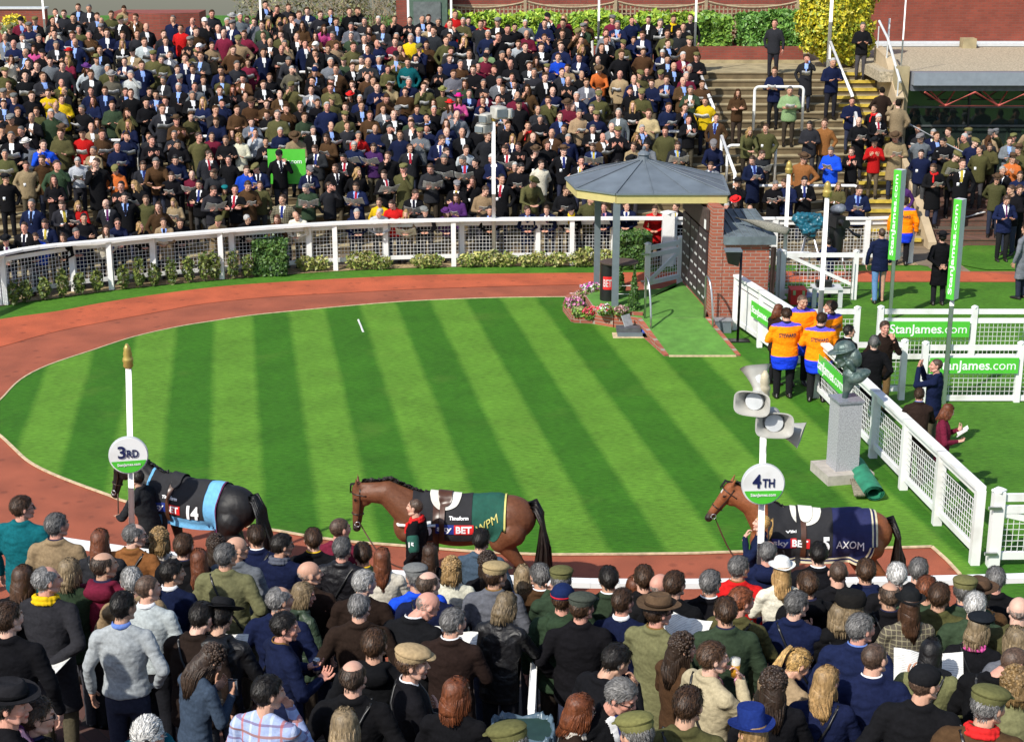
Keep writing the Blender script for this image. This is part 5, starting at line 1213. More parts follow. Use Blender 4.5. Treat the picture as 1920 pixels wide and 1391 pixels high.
for z in (1.0, 1.7, 2.45, 3.0): ob('transom', loc(box(GX, 30, GB-.04, GB-.005, z, z+.05), gl), mat('transom_metal', (.08, .09, .09), .5), gl)
M['truss'] = mat('red_truss_paint', (.50, .10, .08), .5, var=.1)
zt, zl_ = 3.60, atD(1705, 199, 46.9).z
for i in range(7):
    x = GX + .35 + i*1.55
    for a, b in (((x-.1 if i else x, 46.5, zt), (x+.72, 46.9, zl_)), ((x+.72, 46.9, zl_), (x+1.45, 46.5, zt)), ((x+.72, 46.9, zl_), (x+.3, 47.4, zt)), ((x+.72, 46.9, zl_), (x+1.15, 47.4, zt))):
        ob('truss_member', loc(tube([a, b], .028, 6), gl), M['truss'], gl)
ob('tie_bar', loc(tube([(GX+.9, 46.9, zl_), (30, 46.9, zl_)], .018, 6), gl), M['truss'], gl)
# cream stair wall with its rail
M['render'] = mat('cream_render', (.46, .36, .23), .9, var=.12, scale=3, bump=.2)
sd = [(x, y, z) for x in (11.12, 11.34) for y, z in ((41.9, 0), (46.597, 0), (46.597, 2.38), (41.9, .2))]
ob('side_wall', arr(sd, [(0, 3, 2, 1), (4, 5, 6, 7), (0, 4, 7, 3), (3, 7, 6, 2), (1, 2, 6, 5)]), M['render'], label='low cream side wall along the right edge of the yellow edged steps', category='wall')
sw = empty('stair_wall', (11.3, 46, 0), label='cream rendered wall stepping down beside the yellow edged aisle', category='wall')
V = []
for x in (11.12, 11.34): V += [(x, 46.6, 1.0), (x, 49.9, 1.0), (x, 49.9, 4.55), (x, 48.4, 4.40), (x, 46.9, 3.55), (x, 46.6, 3.4)]
ob('wall', loc(arr(V[:6], [(0, 1, 2, 3), (0, 3, 4, 5)]), sw), M['render'], sw); ob('wall_back', loc(arr(V[6:], [(3, 2, 1, 0), (5, 4, 3, 0)]), sw), M['render'], sw)
ob('coping', loc(join([bar((11.23, 49.9, 4.56), (11.23, 48.4, 4.41), .24, .05), bar((11.23, 48.4, 4.41), (11.23, 46.6, 3.41), .24, .05)]), sw), M['render'], sw)
ob('handrail', loc(tube([(11.15, 49.6, 5.35), (11.15, 48.3, 4.95), (11.15, 46.4, 3.9)], .04, 8), sw), M['lgrey'], sw)
for y, z in ((49.6, 4.5), (48.3, 4.2), (46.65, 3.3)): ob('bracket', loc(tube([(11.15, y, z), (11.15, y, z+.7)], .02, 6), sw), M['lgrey'], sw)
pz = atD(1705, 205, 47).z
pe = ob('concrete_pier', box(GX-.42, GX-.03, 46.9, 47.25, .9, atD(1690, 125, 47).z), M['conc'], label='square concrete pier at the left end of the grey fascia', category='pier')
# far left: curved brick planter, brick wall, green kiosk
def arcwall(px0, px1, ytop, ybot, D, bulge, name, lab, mt):
    a, b = atD(px0, ybot, D), atD(px1, ybot, D); zt_ = atD(px0, ytop, D).z; pts = []
    for t in np.linspace(0, 1, 13): pts.append((a.x + (b.x-a.x)*t, D - bulge*math.sin(t*math.pi)))
    pts += [(b.x, D+1.2), (a.x, D+1.2)]; return ob(name, prism(pts, TOPZ-.2, zt_), mt, label=lab, category='planter')
arcwall(212, 376, 24, 72, 54.5, .5, 'brick_planter', 'curved dark brick planter behind the crowd at upper left', M['brickd'])
o = ob('brick_wall', wallbox(-80, 84, 18, 100, 55.5, .3), M['brickd'], label='brick wall at the top left corner behind the hanging flowers', category='wall')
ob('coping', wallbox(-80, 84, 15, 18, 55.45, .5), M['lgrey'], o)
o = empty('kiosk', atD(800, 60, 55.5), label='small green kiosk at the top centre behind the crowd', category='kiosk')
ob('wall', loc(wallbox(768, 838, -30, 70, 55.5, 1.5), o), mat('green_kiosk_paint', (.07, .12, .09), .6, var=.2), o); ob('door', loc(wallbox(776, 826, 4, 70, 55.45, .045), o), mat('grey_door', (.11, .13, .13), .6), o)
ob('roof', loc(wallbox(760, 846, -40, -30, 55.3, 1.9), o), M['gpost'], o)
# ================================================================ foliage
def leaves(c, r, n, size, cols, seed, flat=.0, shell=.35):
    """n small leaves through the volume of an uneven ellipsoid; returns mesh and colours"""
    r2 = np.random.RandomState(seed); d = r2.normal(size=(n, 3)); d /= np.linalg.norm(d, axis=1)[:, None]
    lump = np.array([1 + .28*nz(v, 2.2, seed % 17) + .16*nz(v, 5, seed % 13) for v in d]); rad = (1 - shell*r2.rand(n)**1.5) * lump
    P = d*rad[:, None]*np.array(r) + np.array(c)
    a = r2.normal(size=(n, 3)); a /= np.linalg.norm(a, axis=1)[:, None]; nn = d*.7 + a*.8; nn /= np.linalg.norm(nn, axis=1)[:, None]
    x = np.cross(nn, r2.normal(size=(n, 3))); x /= np.linalg.norm(x, axis=1)[:, None]; y = np.cross(nn, x); s = size*(.4 + 1.1*r2.rand(n)**1.5)[:, None]
    V = np.stack([P - x*s*.5, P + y*s*.9 + nn*s*.1, P + x*s*.5, P - y*s*.9 + nn*s*.1], 1).reshape(-1, 3); Q = np.arange(4*n).reshape(-1, 4)
    cols = np.array(cols); ci = cols[r2.randint(0, len(cols), n)] * (.7 + .6*r2.rand(n))[:, None]
    return (V, Q), np.repeat(ci, 4, 0)
def boxleaves(x0, x1, y0, y1, z0, z1, n, size, cols, seed, rough=.20):
    r2 = np.random.RandomState(seed); P = r2.rand(n, 3); f = r2.randint(0, 4, n)
    P[f == 0, 1] = r2.rand((f == 0).sum())*.15; P[f == 1, 2] = 1 - r2.rand((f == 1).sum())*.15; P[f == 2, 1] = r2.rand((f == 2).sum())*.1
    P = P*[x1-x0, y1-y0, z1-z0] + [x0, y0, z0]
    b = np.array([[0, -nz(p, 1.8, 3)*rough - nz(p, 5, 4)*rough*.5, (nz(p, 1.3, 8)*rough*1.2 + nz(p, 4, 9)*rough*.6)*((p[2]-z0)/(z1-z0))] for p in P]); P = P + b
    nn = r2.normal(size=(n, 3)) + [0, -.8, .6]; nn /= np.linalg.norm(nn, axis=1)[:, None]
    x = np.cross(nn, r2.normal(size=(n, 3))); x /= np.linalg.norm(x, axis=1)[:, None]; y = np.cross(nn, x); s = size*(.4 + 1.1*r2.rand(n)**1.5)[:, None]
    V = np.stack([P - x*s*.5, P + y*s*.9, P + x*s*.5, P - y*s*.9], 1).reshape(-1, 3); Q = np.arange(4*n).reshape(-1, 4)
    cols = np.array(cols); ci = cols[r2.randint(0, len(cols), n)] * (.7 + .6*r2.rand(n))[:, None]
    return (V, Q), np.repeat(ci, 4, 0)
GRN = [(.16, .30, .035), (.09, .20, .03), (.22, .37, .05)]; DGR = [(.05, .12, .022), (.08, .17, .03), (.03, .08, .016)]; YEL = [(.55, .48, .02), (.42, .42, .03), (.66, .56, .05), (.25, .32, .03)]; OLV = [(.11, .15, .025), (.17, .20, .04), (.07, .11, .025)]
def plant(name, base, r, n, size, cols, seed, label, cat='shrub', group=None, core=.72, hz=None):
    base = Vector(base); o = empty(name, base, label=label, category=cat, group=group); hz = hz or r[2]
    m, c = leaves((0, 0, hz), r, n, size, cols, seed); ob('foliage', m, M['leaf'], o, col=c)
    st = join([tube([(0, 0, 0), (.01*math.cos(a), .01*math.sin(a), hz*.5), (r[0]*.5*math.cos(a), r[1]*.5*math.sin(a), hz*1.2)], [.02, .015, .006], 5) for a in (0, 1.3, 2.6, 3.9, 5.1)])
    ob('stem', st, M['wood'], o)
    return o
# hedges along the top
def hedge(x0p, x1p, ytop, D, depth, cols, seed, lab, n, size=.11, zb=TOPZ+.35):
    a, b = atD(x0p, 60, D), atD(x1p, 60, D); zt = atD(x0p, ytop, D).z; o = empty('hedge', ((a.x+b.x)/2, D, zb), label=lab, category='hedge')
    m, c = boxleaves(a.x, b.x, D, D+depth, zb, zt, n, size, cols, seed); ob('foliage', loc(m, o), M['leaf'], o, col=c)
    ob('branches', loc(join([tube([(x, D+depth/2, zb-.2), (x+rnd.uniform(-.1, .1), D+depth/2, (zb+zt)/2), (x+rnd.uniform(-.2, .2), D+depth*.5, zt-.15)], [.03, .02, .008], 5) for x in np.arange(a.x+.1, b.x-.05, .28)]), o), M['wood'], o)
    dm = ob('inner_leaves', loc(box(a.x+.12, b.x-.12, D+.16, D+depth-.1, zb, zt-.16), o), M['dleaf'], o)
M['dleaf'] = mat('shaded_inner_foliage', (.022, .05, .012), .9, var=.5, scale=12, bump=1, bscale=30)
hedge(845, 1305, 30, 52.75, 1.2, [(.27, .40, .03), (.16, .30, .03), (.36, .48, .05)], 3, 'long bright green clipped hedge behind the back row of the terrace', 11000)
hedge(1308, 1372, 33, 52.7, 1.2, GRN, 4, 'short square green hedge just left of the gap in the planter', 2600)
hedge(1385, 1512, 30, 52.7, 1.2, [(.10, .24, .035), (.15, .30, .05), (.06, .16, .025)], 5, 'dark glossy green hedge behind the person standing on the top step', 4600)
a = atD(1568, 100, 50.9)
for i, (x, z, rx, rz) in enumerate([(1578, 40, 1.15, 1.15)]):
    o = empty('golden_shrub', (a.x, 51.2, TOPZ), label='big rounded golden yellow variegated shrub at the top of the aisle', category='shrub')
    parts = [leaves((dx, dy, dz), r, int(n*1.7), .082, YEL, 40+k, shell=.4) for k, (dx, dy, dz, r, n) in enumerate([(-.15, 0, 1.35, (1.05, .8, 1.05), 6500), (.45, .1, .95, (.75, .7, .8), 3200), (-.35, .1, 2.2, (.9, .7, .8), 4200), (.6, .2, 2.1, (.65, .6, .8), 2600), (.35, -.05, .55, (.55, .5, .45), 1400)])]
    ob('foliage', join([p[0] for p in parts]), M['leaf'], o, col=np.vstack([p[1] for p in parts]))
    ob('trunk', join([tube([(0, 0, -.05), (dx*.5, 0, .7), (dx, 0, 1.9)], [.07, .05, .02], 7) for dx in (-.4, 0, .45)]), M['wood'], o)
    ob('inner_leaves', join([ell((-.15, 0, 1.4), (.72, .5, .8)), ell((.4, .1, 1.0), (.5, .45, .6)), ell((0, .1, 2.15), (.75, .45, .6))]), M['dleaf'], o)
ORD = 'first second third fourth fifth sixth seventh eighth ninth tenth eleventh twelfth thirteenth fourteenth fifteenth sixteenth seventeenth eighteenth'.split()
# young shrubs in the bed under the curved fence
bushes = [(28,562),(50,560),(85,553),(118,548),(150,542),(183,537),(232,532),(262,529),(290,526),(322,524),(355,521),(384,520),(403,518),(438,516),(465,514)]
for i, (x, y) in enumerate(bushes):
    yb = float(np.interp(x, [12, 110, 210, 315, 417, 530], [570, 556, 542, 531, 522, 513])); p = gp(x, yb+1.5); h = rnd.uniform(.25, .37); plant('young_shrub', p, (.145, .14, h), 300, .055, OLV, 60+i, ORD[i] + ' from the left of the small upright young shrubs under the curved fence', group='young shrubs planted along the curved fence')
lows = [(575,507),(600,506),(668,504),(690,503),(715,503),(790,500),(812,500),(878,499),(900,498),(925,498),(950,498),(990,498),(1010,498),(1045,498),(1085,498),(1100,498),(1130,497),(1150,497)]
for i, (x, y) in enumerate(lows):
    p = gp(x, y+1); h = rnd.uniform(.15, .24); plant('low_shrub', p, (.27, .18, h), 320, .055, [(.30, .32, .08), (.18, .24, .05), (.38, .36, .12)], 90+i, ORD[i] + ' from the left of the low pale shrubs under the straight part of the fence', group='low pale shrubs along the far fence')
def bigbush(px, py, w, h, lab, seed):
    p = gp(px, py); o = empty('box_bush', p, label=lab, category='bush'); m, c = boxleaves(-w/2, w/2, -w*.4, w*.4, .02, h, 4200, .05, DGR + [(.09, .17, .03)], seed, .10); ob('foliage', m, M['leaf'], o, col=c)
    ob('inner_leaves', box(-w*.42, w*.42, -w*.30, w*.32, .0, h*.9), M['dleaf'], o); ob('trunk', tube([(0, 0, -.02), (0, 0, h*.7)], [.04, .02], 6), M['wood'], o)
bigbush(510, 512, .84, .86, 'square dark green bush in front of the curved fence, left of centre', 11)
bigbush(1188, 499, .86, .86, 'rounded dark green bush in front of the fence behind the podium', 12)
for (x, y, w, h, z, lab) in ((1188, 594, .17, 1.02, .14, 'slim conical clipped topiary in the front of the flower bed'), (1161, 552, .15, .80, .2, 'slim conical topiary half hidden behind the black podium')):
    p = gp(x, y, z); o = empty('topiary', p, label=lab, category='topiary'); ms, cs = [], []
    for k in range(9):
        t = k/8; m, c = leaves((0, 0, .08+t*(h-.12)), (w*(1-t*.85), w*(1-t*.85), .10), int(420*(1-t*.7)), .035, DGR + [(.07, .15, .02)], 200+k); ms.append(m); cs.append(c)
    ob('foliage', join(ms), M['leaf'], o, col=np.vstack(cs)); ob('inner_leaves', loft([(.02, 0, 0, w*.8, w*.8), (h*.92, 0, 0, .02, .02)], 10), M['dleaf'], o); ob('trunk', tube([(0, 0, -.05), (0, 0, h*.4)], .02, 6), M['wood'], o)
def flowers(px, py, z, r, cols, seed, lab, n=150):
    p = gp(px, py, z); o = empty('flower_clump', p, label=lab, category='flowers'); m, c = leaves((0, 0, r[2]*.6), r, 380, .045, GRN, seed); ob('leaves', m, M['leaf'], o, col=c)
    m, c = leaves((0, 0, r[2]*.85), (r[0], r[1], r[2]*.9), n*2, .042, cols, seed+1, shell=.15); ob('petals', m, M['petal'], o, col=c)
PK = [(.65, .22, .40), (.75, .45, .60), (.55, .15, .35)]; RDP = [(.65, .03, .06), (.70, .10, .16)]; WH = [(.75, .75, .72), (.7, .68, .66)]; MG = [(.55, .03, .40), (.65, .15, .50)]
flowers(1110, 548, .2, (.24, .16, .13), MG + WH, 300, 'magenta and white flowers at the back left of the platform')
flowers(1076, 578, .15, (.22, .18, .15), PK, 303, 'pale pink flowers at the left end of the flower bed')
flowers(1088, 562, .15, (.20, .14, .12), [(.35, .18, .12), (.5, .3, .3)], 305, 'russet feathery plants behind the pale pink flowers')
flowers(1104, 594, .15, (.15, .12, .13), RDP, 307, 'bright red flowers at the front of the flower bed')
flowers(1086, 592, .15, (.16, .12, .12), [(.30, .30, .12), (.2, .24, .08)], 309, 'straw coloured grassy plants beside the red flowers')
flowers(1133, 587, .34, (.17, .13, .11), WH + RDP, 311, 'white and red flowers in front of the black podium')
flowers(1165, 589, .34, (.17, .12, .10), [(.35, .15, .15), (.45, .3, .3)], 313, 'dusky pink heather between the slate post and topiary')
o = empty('hanging_basket', atD(28, 55, 52), label='hanging ball of yellow, white and red flowers at the top left corner', category='flowers')
m, c = leaves((0, 0, 0), (.42, .35, .36), 900, .07, [(.35, .38, .2), (.2, .3, .12)], 320); ob('leaves', m, M['leaf'], o, col=c)
m, c = leaves((0, 0, .2), (.34, .3, .26), 700, .06, [(.7, .55, .02), (.75, .6, .05)], 321, shell=.12); m2, c2 = leaves((.1, -.05, -.05), (.36, .32, .2), 260, .06, WH + [(.6, .12, .03)], 322, shell=.12)
ob('petals', join([m, m2]), M['petal'], o, col=np.vstack([c, c2])); ob('basket', ell((0, 0, -.22), (.2, .2, .16)), M['wood'], o); ob('bracket', tube([(0, 0, -.3), (0, .1, -3.0)], .03, 6), M['lgrey'], o)
# bare scrubby shrubs behind the top centre of the crowd
for i, (x, w) in enumerate(((520, 1.6), (620, 1.5), (700, 1.3))):
    p = atD(x, 40, 57); o = empty('bare_shrub', (p.x, 57, TOPZ), label=['leftmost', 'middle', 'rightmost'][i] + ' of the three straggly olive shrubs behind the top of the crowd', category='shrub', group='straggly shrubs behind the top of the crowd')
    tw = [tube([(rnd.uniform(-w*.4, w*.4), 0, 0), (rnd.uniform(-w, w)*.6, rnd.uniform(-.3, .3), 1.2), (rnd.uniform(-w, w), rnd.uniform(-.5, .5), rnd.uniform(1.6, 2.6))], [.02, .012, .004], 4) for _ in range(60)]
    m, c = leaves((0, 0, 1.3), (w, .6, 1.2), 1300, .07, [(.12, .13, .05), (.2, .2, .08)], 340+i); ob('twigs', join(tw), M['wood'], o); ob('foliage', m, M['leaf'], o, col=c)

# ================================================================ poles, barriers, signs
def finial(r, z, k=1.0): return loft([(z, 0, 0, r*1.1, r*1.1), (z+.03*k, 0, 0, r*1.7, r*1.7), (z+.07*k, 0, 0, r*1.5, r*1.5), (z+.09*k, 0, 0, r*1.8, r*1.8), (z+.12*k, 0, 0, r*1.7, r*1.7), (z+.15*k, 0, 0, r*1.3, r*1.3), (z+.17*k, 0, 0, r*1.5, r*1.5), (z+.22*k, 0, 0, r*1.15, r*1.15), (z+.24*k, 0, 0, r*1.2, r*1.2), (z+.30*k, 0, 0, r*.4, r*.4)], 14)
def farpole(px, ytop, ybase, lab, D=None, z=None, fin=False, r=.038, lean=0):
    p = gp(px, ybase) if D is None else Vector((atD(px, ybase, D).x, D, z)); h = atD(px, ytop, p.y).z - p.z
    o = empty('flagpole', p, label=lab, category='pole'); ob('pole', tube([(0, 0, 0), (0, 0, h)], [r, r*.85], 12), M['white'], o, smooth=True); ob('base_collar', loft([(0, 0, 0, r*2, r*2), (.05, 0, 0, r*1.8, r*1.8)], 10), M['white'], o)
    if fin: ob('finial', finial(r, h), M['gold'], o, smooth=True)
farpole(766, -40, 62, 'tall thin white pole in front of the green kiosk', 50.6, TOPZ); farpole(846, -40, 38, 'short visible white pole at the left end of the long hedge', 52.2, TOPZ); farpole(1122, -40, 75, 'tall white pole standing before the middle of the long hedge', 50.2, TOPZ)
farpole(1303, -40, 85, 'tall white pole at the right end of the long hedge', 49.7, TOPZ); farpole(490, -40, 60, 'tall white pole rising from the crowd at upper left', 51, TOPZ); farpole(1553, -40, 118, 'tall white pole in front of the golden yellow shrub', 49.6, TOPZ, r=.06); farpole(86, -40, 80, 'grey white pole beside the hanging basket at top left', 51.5, TOPZ)
farpole(1663, 35, 110, 'short white post at the left edge of the brick building', 52, TOPZ); farpole(1685, -40, 190, 'tall thin pole with wires rising by the concrete pier', 47.1, 3.0, r=.025)
farpole(1467, 326, 560, 'tall white pole with gold finial in front of the brick hut and camera', fin=True, r=.052); farpole(1529, 370, 742, 'tall white pole with gold finial at the head of the diagonal fence', fin=True, r=.052)
def ubar(x0, x1, yt, yb, lab='', rail2=False):
    xm = (x0+x1)/2; best = None
    for D in np.arange(40.6, 50.5, .05):
        P = atD(xm, yb, D); z = 0; 
        for j in range(1, NST+1):
            if stepD(j, P.x) <= D: z = j*STEP_H
        e = abs(P.z - z)
        if best is None or e < best[0]: best = (e, D, z)
    _, D, z = best; a = atD(x0, yb, D).x; b = atD(x1, yb, D).x; h = min(1.25, max(.95, atD(xm, yt, D).z - z)); r = .12
    pts = [(a, D, z-.02), (a, D, z+h-r)] + [(a + r - r*math.cos(t), D, z+h-r + r*math.sin(t)) for t in np.linspace(.2, math.pi/2, 5)] + [(b - r + r*math.sin(t), D, z+h-r + r*math.cos(t)) for t in np.linspace(0, math.pi/2-.2, 5)] + [(b, D, z+h-r), (b, D, z-.02)]
    ob('crush_barrier', tube(pts, .042, 8), M['white'], smooth=True, label=lab, category='barrier', group='white crush barriers on the far terrace')
BARS = [(1412,1503,163,245,'white crush barrier round the person in the pale vest near the golden shrub'),(1362,1452,273,335,'white crush barrier right of the pavilion roof, halfway up the terrace'),(1405,1605,375,412,'wide white crush barrier near the foot of the steps behind the camera'),
 (982,1078,270,325,'white crush barrier directly above left of the pavilion roof'),(873,960,160,196,'white crush barrier high above the loudspeaker pole'),(1053,1147,160,196,'white crush barrier above the pavilion roof, two thirds up the terrace'),(890,1010,73,108,'top row white barrier left of the tall middle pole'),(1110,1240,72,108,'top row white barrier right of the tall middle pole'),
 (715,787,158,195,'white crush barrier left of centre, high on the terrace'),(340,416,287,320,'white crush barrier at the left, among people in the lower half of the terrace'),(188,262,294,328,'leftmost lower white crush barrier on the far terrace'),(500,577,281,340,'white crush barrier draped with a green banner'),(25,80,180,215,'white crush barrier near the left edge, high on the terrace'),(560,612,160,196,'white crush barrier in the left centre of the upper terrace'),(1230,1290,273,310,'white crush barrier just above the right side of the pavilion roof'),(1250,1312,160,197,'white crush barrier ending at the sloping aisle handrail')]
for b in BARS: ubar(*b)
def slope_rail(pts, lab):
    P = []
    for x, y, D in pts: P.append(atD(x, y, D))
    o = empty('stair_handrail', P[0], label=lab, category='handrail'); ob('rail', loc(tube(P, .05, 8), o), M['white'], o, smooth=True)
    for q in P: ob('post', loc(tube([q, q - Vector((0, 0, 1.0))], .04, 8), o), M['white'], o, smooth=True)
slope_rail([(1557, 80, 49.3), (1598, 180, 46.4)], 'white sloping handrail at the top of the aisle by the golden shrub'); slope_rail([(1604, 212, 45.7), (1612, 245, 44.9)], 'short white sloping handrail in the middle of the aisle')
slope_rail([(1311, 132, 48.0), (1338, 203, 45.7)], 'white sloping handrail above the right side of the pavilion'); slope_rail([(1353, 256, 44.3), (1378, 326, 42.4)], 'white sloping handrail right of the pavilion roof')
slope_rail([(1790, 414, 43.0), (1850, 396, 43.6), (1925, 392, 44.0)], 'white handrail rising to the right above the small grass bank')
ob('step_handrail', tube([atD(1704, 233, 45.9), atD(1805, 286, 44.4)], .03, 8), M['lgrey'], smooth=True, label='grey handrail sloping down in front of the glazed pavilion', category='handrail')
# green banners hung on the terrace barriers
def fbanner(x0, y0, x1, y1, D, lab, txt):
    a, b = atD(x0, y1, D), atD(x1, y0, D); o = empty('banner', a, label=lab, category='banner'); ob('cloth', loc(box(a.x, b.x, D-.01, D+.01, a.z, b.z), o), M['green'], o)
    if txt:
        m = fit(text('james.com', 1, .01), (b.x-a.x)*.7); ob('lettering', loc(xf(m, face_m(((a.x+b.x)/2+.05, D-.015, b.z-.35), (1, 0, 0))), o), M['txtw'], o)
fbanner(504, 280, 572, 345, 42.9, 'square green banner with faint white lettering hung among the far crowd', True); fbanner(58, 305, 96, 370, 42.3, 'green banner mostly hidden by people at the far left of the terrace', False)
# the two green banner towers on poles
def tower(px, ybase, y0, y1, w, lab):
    p = gp(px, ybase); o = empty('banner_tower', p, label=lab, category='banner tower', group='green and grey banner towers')
    z1, z0 = atD(px, y0, p.y).z, atD(px, y1, p.y).z; ob('pole', tube([(0, 0, 0), (0, 0, z1-.1)], .045, 10), M['white'], o, smooth=True)
    c, s = math.cos(R(48)), math.sin(R(48)); q = [(0, -w*.72), (-w*.58, -w*.10), (0, w*.5), (w*.62, -w*.05)]
    q = [(-.12+a, b) for a, b in q]; 
    ob('box', prism([(x+.12, y+.02) for x, y in q], z0, z1), M['lgrey'], o)
    A, B = Vector((q[1][0]+.12, q[1][1]+.02, 0)), Vector((q[0][0]+.12, q[0][1]+.02, 0)); d = (B-A).normalized(); nrm = Vector((d.y, -d.x, 0)); nrm = nrm if nrm.y < 0 else -nrm
    f = ob('green_face', bar(A + nrm*.008 + Vector((0, 0, (z0+z1)/2)), B + nrm*.008 + Vector((0, 0, (z0+z1)/2)), .008, z1-z0), M['green'], o)
    ta = text('StanJames', 1, .015); w1 = np.ptp(ta[0][:, 0]); tb = text('.com', 1, 0); A_ = (ta[0]-[ta[0][:, 0].min(), 0, 0], ta[1]); B_ = (tb[0]-[tb[0][:, 0].min()-w1-.05, 0, 0], tb[1]); m = join([A_, B_]); m = fit(m, (z1-z0)*.90, (B-A).length*.62)
    ob('lettering', xf(m, face_m((A+B)/2 + nrm*.016 + Vector((0, 0, (z0+z1)/2)), (0, 0, 1), up=-d)), M['txtw'], f)
tower(1668, 600, 318, 486, .225, 'farther green banner tower on a white pole, left of the pair'); tower(1769, 757, 373, 560, .19, 'nearer green banner tower on a tall white pole, right of the pair')
# position signs beside the near rail
def pos_sign(px, yc, D, ytop, big, small, lab, tilt=0, yaw=0, z=0, horns=False):
    c = atD(px, yc, D); o = empty('position_sign', (c.x, D, 0), label=lab, category='sign', group='round finishing position signs'); top = atD(px, ytop, D).z; r = .040
    ob('pole', tube([(0, 0, 0), (-tilt*top*.02, 0, top)], r, 14), M['white'], o, smooth=True)
    Mx = T(-tilt*c.z*.02, -.11, c.z) @ RZ(yaw) @ RX(-TH*0)
    R0 = .245
    def disc(r0, y0, y1): return rings([np.stack([np.cos(t_)*rr, np.full(40, yy), np.sin(t_)*rr], 1) for rr, yy in ((r0, y0), (r0, y1)) for t_ in [np.arange(40)/40*2*math.pi]])
    d = ob('disc', xf(disc(R0, .0, .07), Mx), M['white'], o, sharp=40); rim = ob('rim', xf(disc(R0+.012, .012, .055), Mx), M['lgrey'], d, sharp=40)
    # green lower segment
    th = np.linspace(-math.pi + .55-.25, -.30, 24); pts = [(math.cos(a)*(R0-.008), math.sin(a)*(R0-.008)) for a in th]; V = [(x, -.006, z_) for x, z_ in pts] + [(0, -.006, pts[0][1]-.0)]; n = len(pts)
    ob('green_segment', xf(arr(V, [(i, i+1, n) for i in range(n-1)]), Mx), M['green'], d)
    fm = lambda m, x, z_, y=-.012: xf(m, Mx @ face_m((x, y, z_), (1, 0, 0)))
    ob('numeral', fm(fit(text(big, 1, .018), .10, .17), -.085, .055), M['txtn'], d); ob('numeral', fm(fit(text(small, 1, .015), .145, .105), .055, .030), M['txtn'], d)
    ob('lettering', fm(fit(text('StanJames.com', 1, .012), .30), 0, -.125), M['txtw'], d)
    f = finial(r, top, 1.1); ob('finial', (f[0] + [-tilt*top*.02, 0, 0], f[1]), M['gold'] if not horns else mat('brass_finial', (.45, .40, .28), .5), o, smooth=True)
    return o, c, top
pos_sign(229, 849, 20.0, 690, '3', 'RD', 'round white and green sign reading third place on a gold tipped white pole', tilt=-2.5, yaw=12)
s4, c4, t4 = pos_sign(1439, 903, 17.75, 745, '4', 'TH', 'round white and green sign reading fourth place under the grey horn loudspeakers', tilt=1.2, yaw=3, horns=True)
# horn loudspeakers
M['horn'] = mat('weathered_grey_plastic', (.42, .41, .37), .55, var=.12, scale=6)
def horn_geo(w=.40, h=.28, L=.36):
    rs = []
    for t in np.linspace(0, 1, 7):
        k = t**1.7; ww = .07 + (w/2-.07)*k; hh = .07 + (h/2-.07)*k; y = -L*t; a = np.arange(28)/28*2*math.pi; p = 1 - .45*t
        rs.append(np.stack([np.sign(np.cos(a))*np.abs(np.cos(a))**p*ww, np.full(28, y), np.sign(np.sin(a))*np.abs(np.sin(a))**p*hh], 1))
    lip = rs[-1]*[1.05, 1, 1.05]; rs2 = rs + [lip, lip + [0, .02, 0]]
    inner = [r_*[.93, 1, .93] + [0, .0, 0] for r_ in rs[::-1]]
    return rings(rs + [lip - [0, .004, 0]] + [i_ for i_ in [rs[-1]*[.95, 1, .95] - [0, .004, 0]]] + inner[1:5], cap=False), rings([np.stack([np.cos(a)*r_, np.full(16, y), np.sin(a)*r_], 1) for y, r_ in ((-.27, .03), (-.26, .10), (-.20, .11), (-.08, .07)) for a in [np.arange(16)/16*2*math.pi]]), rings([np.stack([np.cos(a)*r_, np.full(16, y), np.sin(a)*r_], 1) for y, r_ in ((-.06, .085), (.12, .09), (.14, .05)) for a in [np.arange(16)/16*2*math.pi]])
HG = horn_geo()
def horn(pos, yaw, pitch, lab, sc=1.0, group=None):
    o = empty('horn_loudspeaker', pos, label=lab, category='loudspeaker', group=group); Mx = RZ(yaw) @ RX(pitch) @ Matrix.Scale(sc, 4)
    ob('horn', xf(HG[0], Mx), M['horn'], o, smooth=True, sharp=60); ob('driver', xf(HG[1], Mx), M['lgrey'], o, smooth=True, sharp=40); ob('driver_case', xf(HG[2], Mx), M['horn'], o, smooth=True, sharp=40)
    ob('bracket', xf(join([bar((0, .0, -.02), (0, .12, -.12), .05, .02), bar((0, .12, -.12), (0, .16, .02), .05, .02)]), Mx), M['steel'], o)
def hp(px, py): v = atD(px, py, 17.75); return (v.x, 17.75, v.z)
horn(hp(1424, 742), -22, -2, 'upper left grey horn loudspeaker facing us on the fourth place pole', 1.02); horn(hp(1449, 782), -6, -4, 'lower grey horn loudspeaker facing us just above the fourth place sign', 1.05)
horn(hp(1450, 798), 72, 14, 'grey horn loudspeaker turned away to the right with its mouth in profile', .95); horn(hp(1424, 736), 195, -60, 'pale horn loudspeaker pointing away at the very top of the pole', .85)
o = empty('horn_cluster', (0, 0, 0)); bpy.data.objects.remove(o)
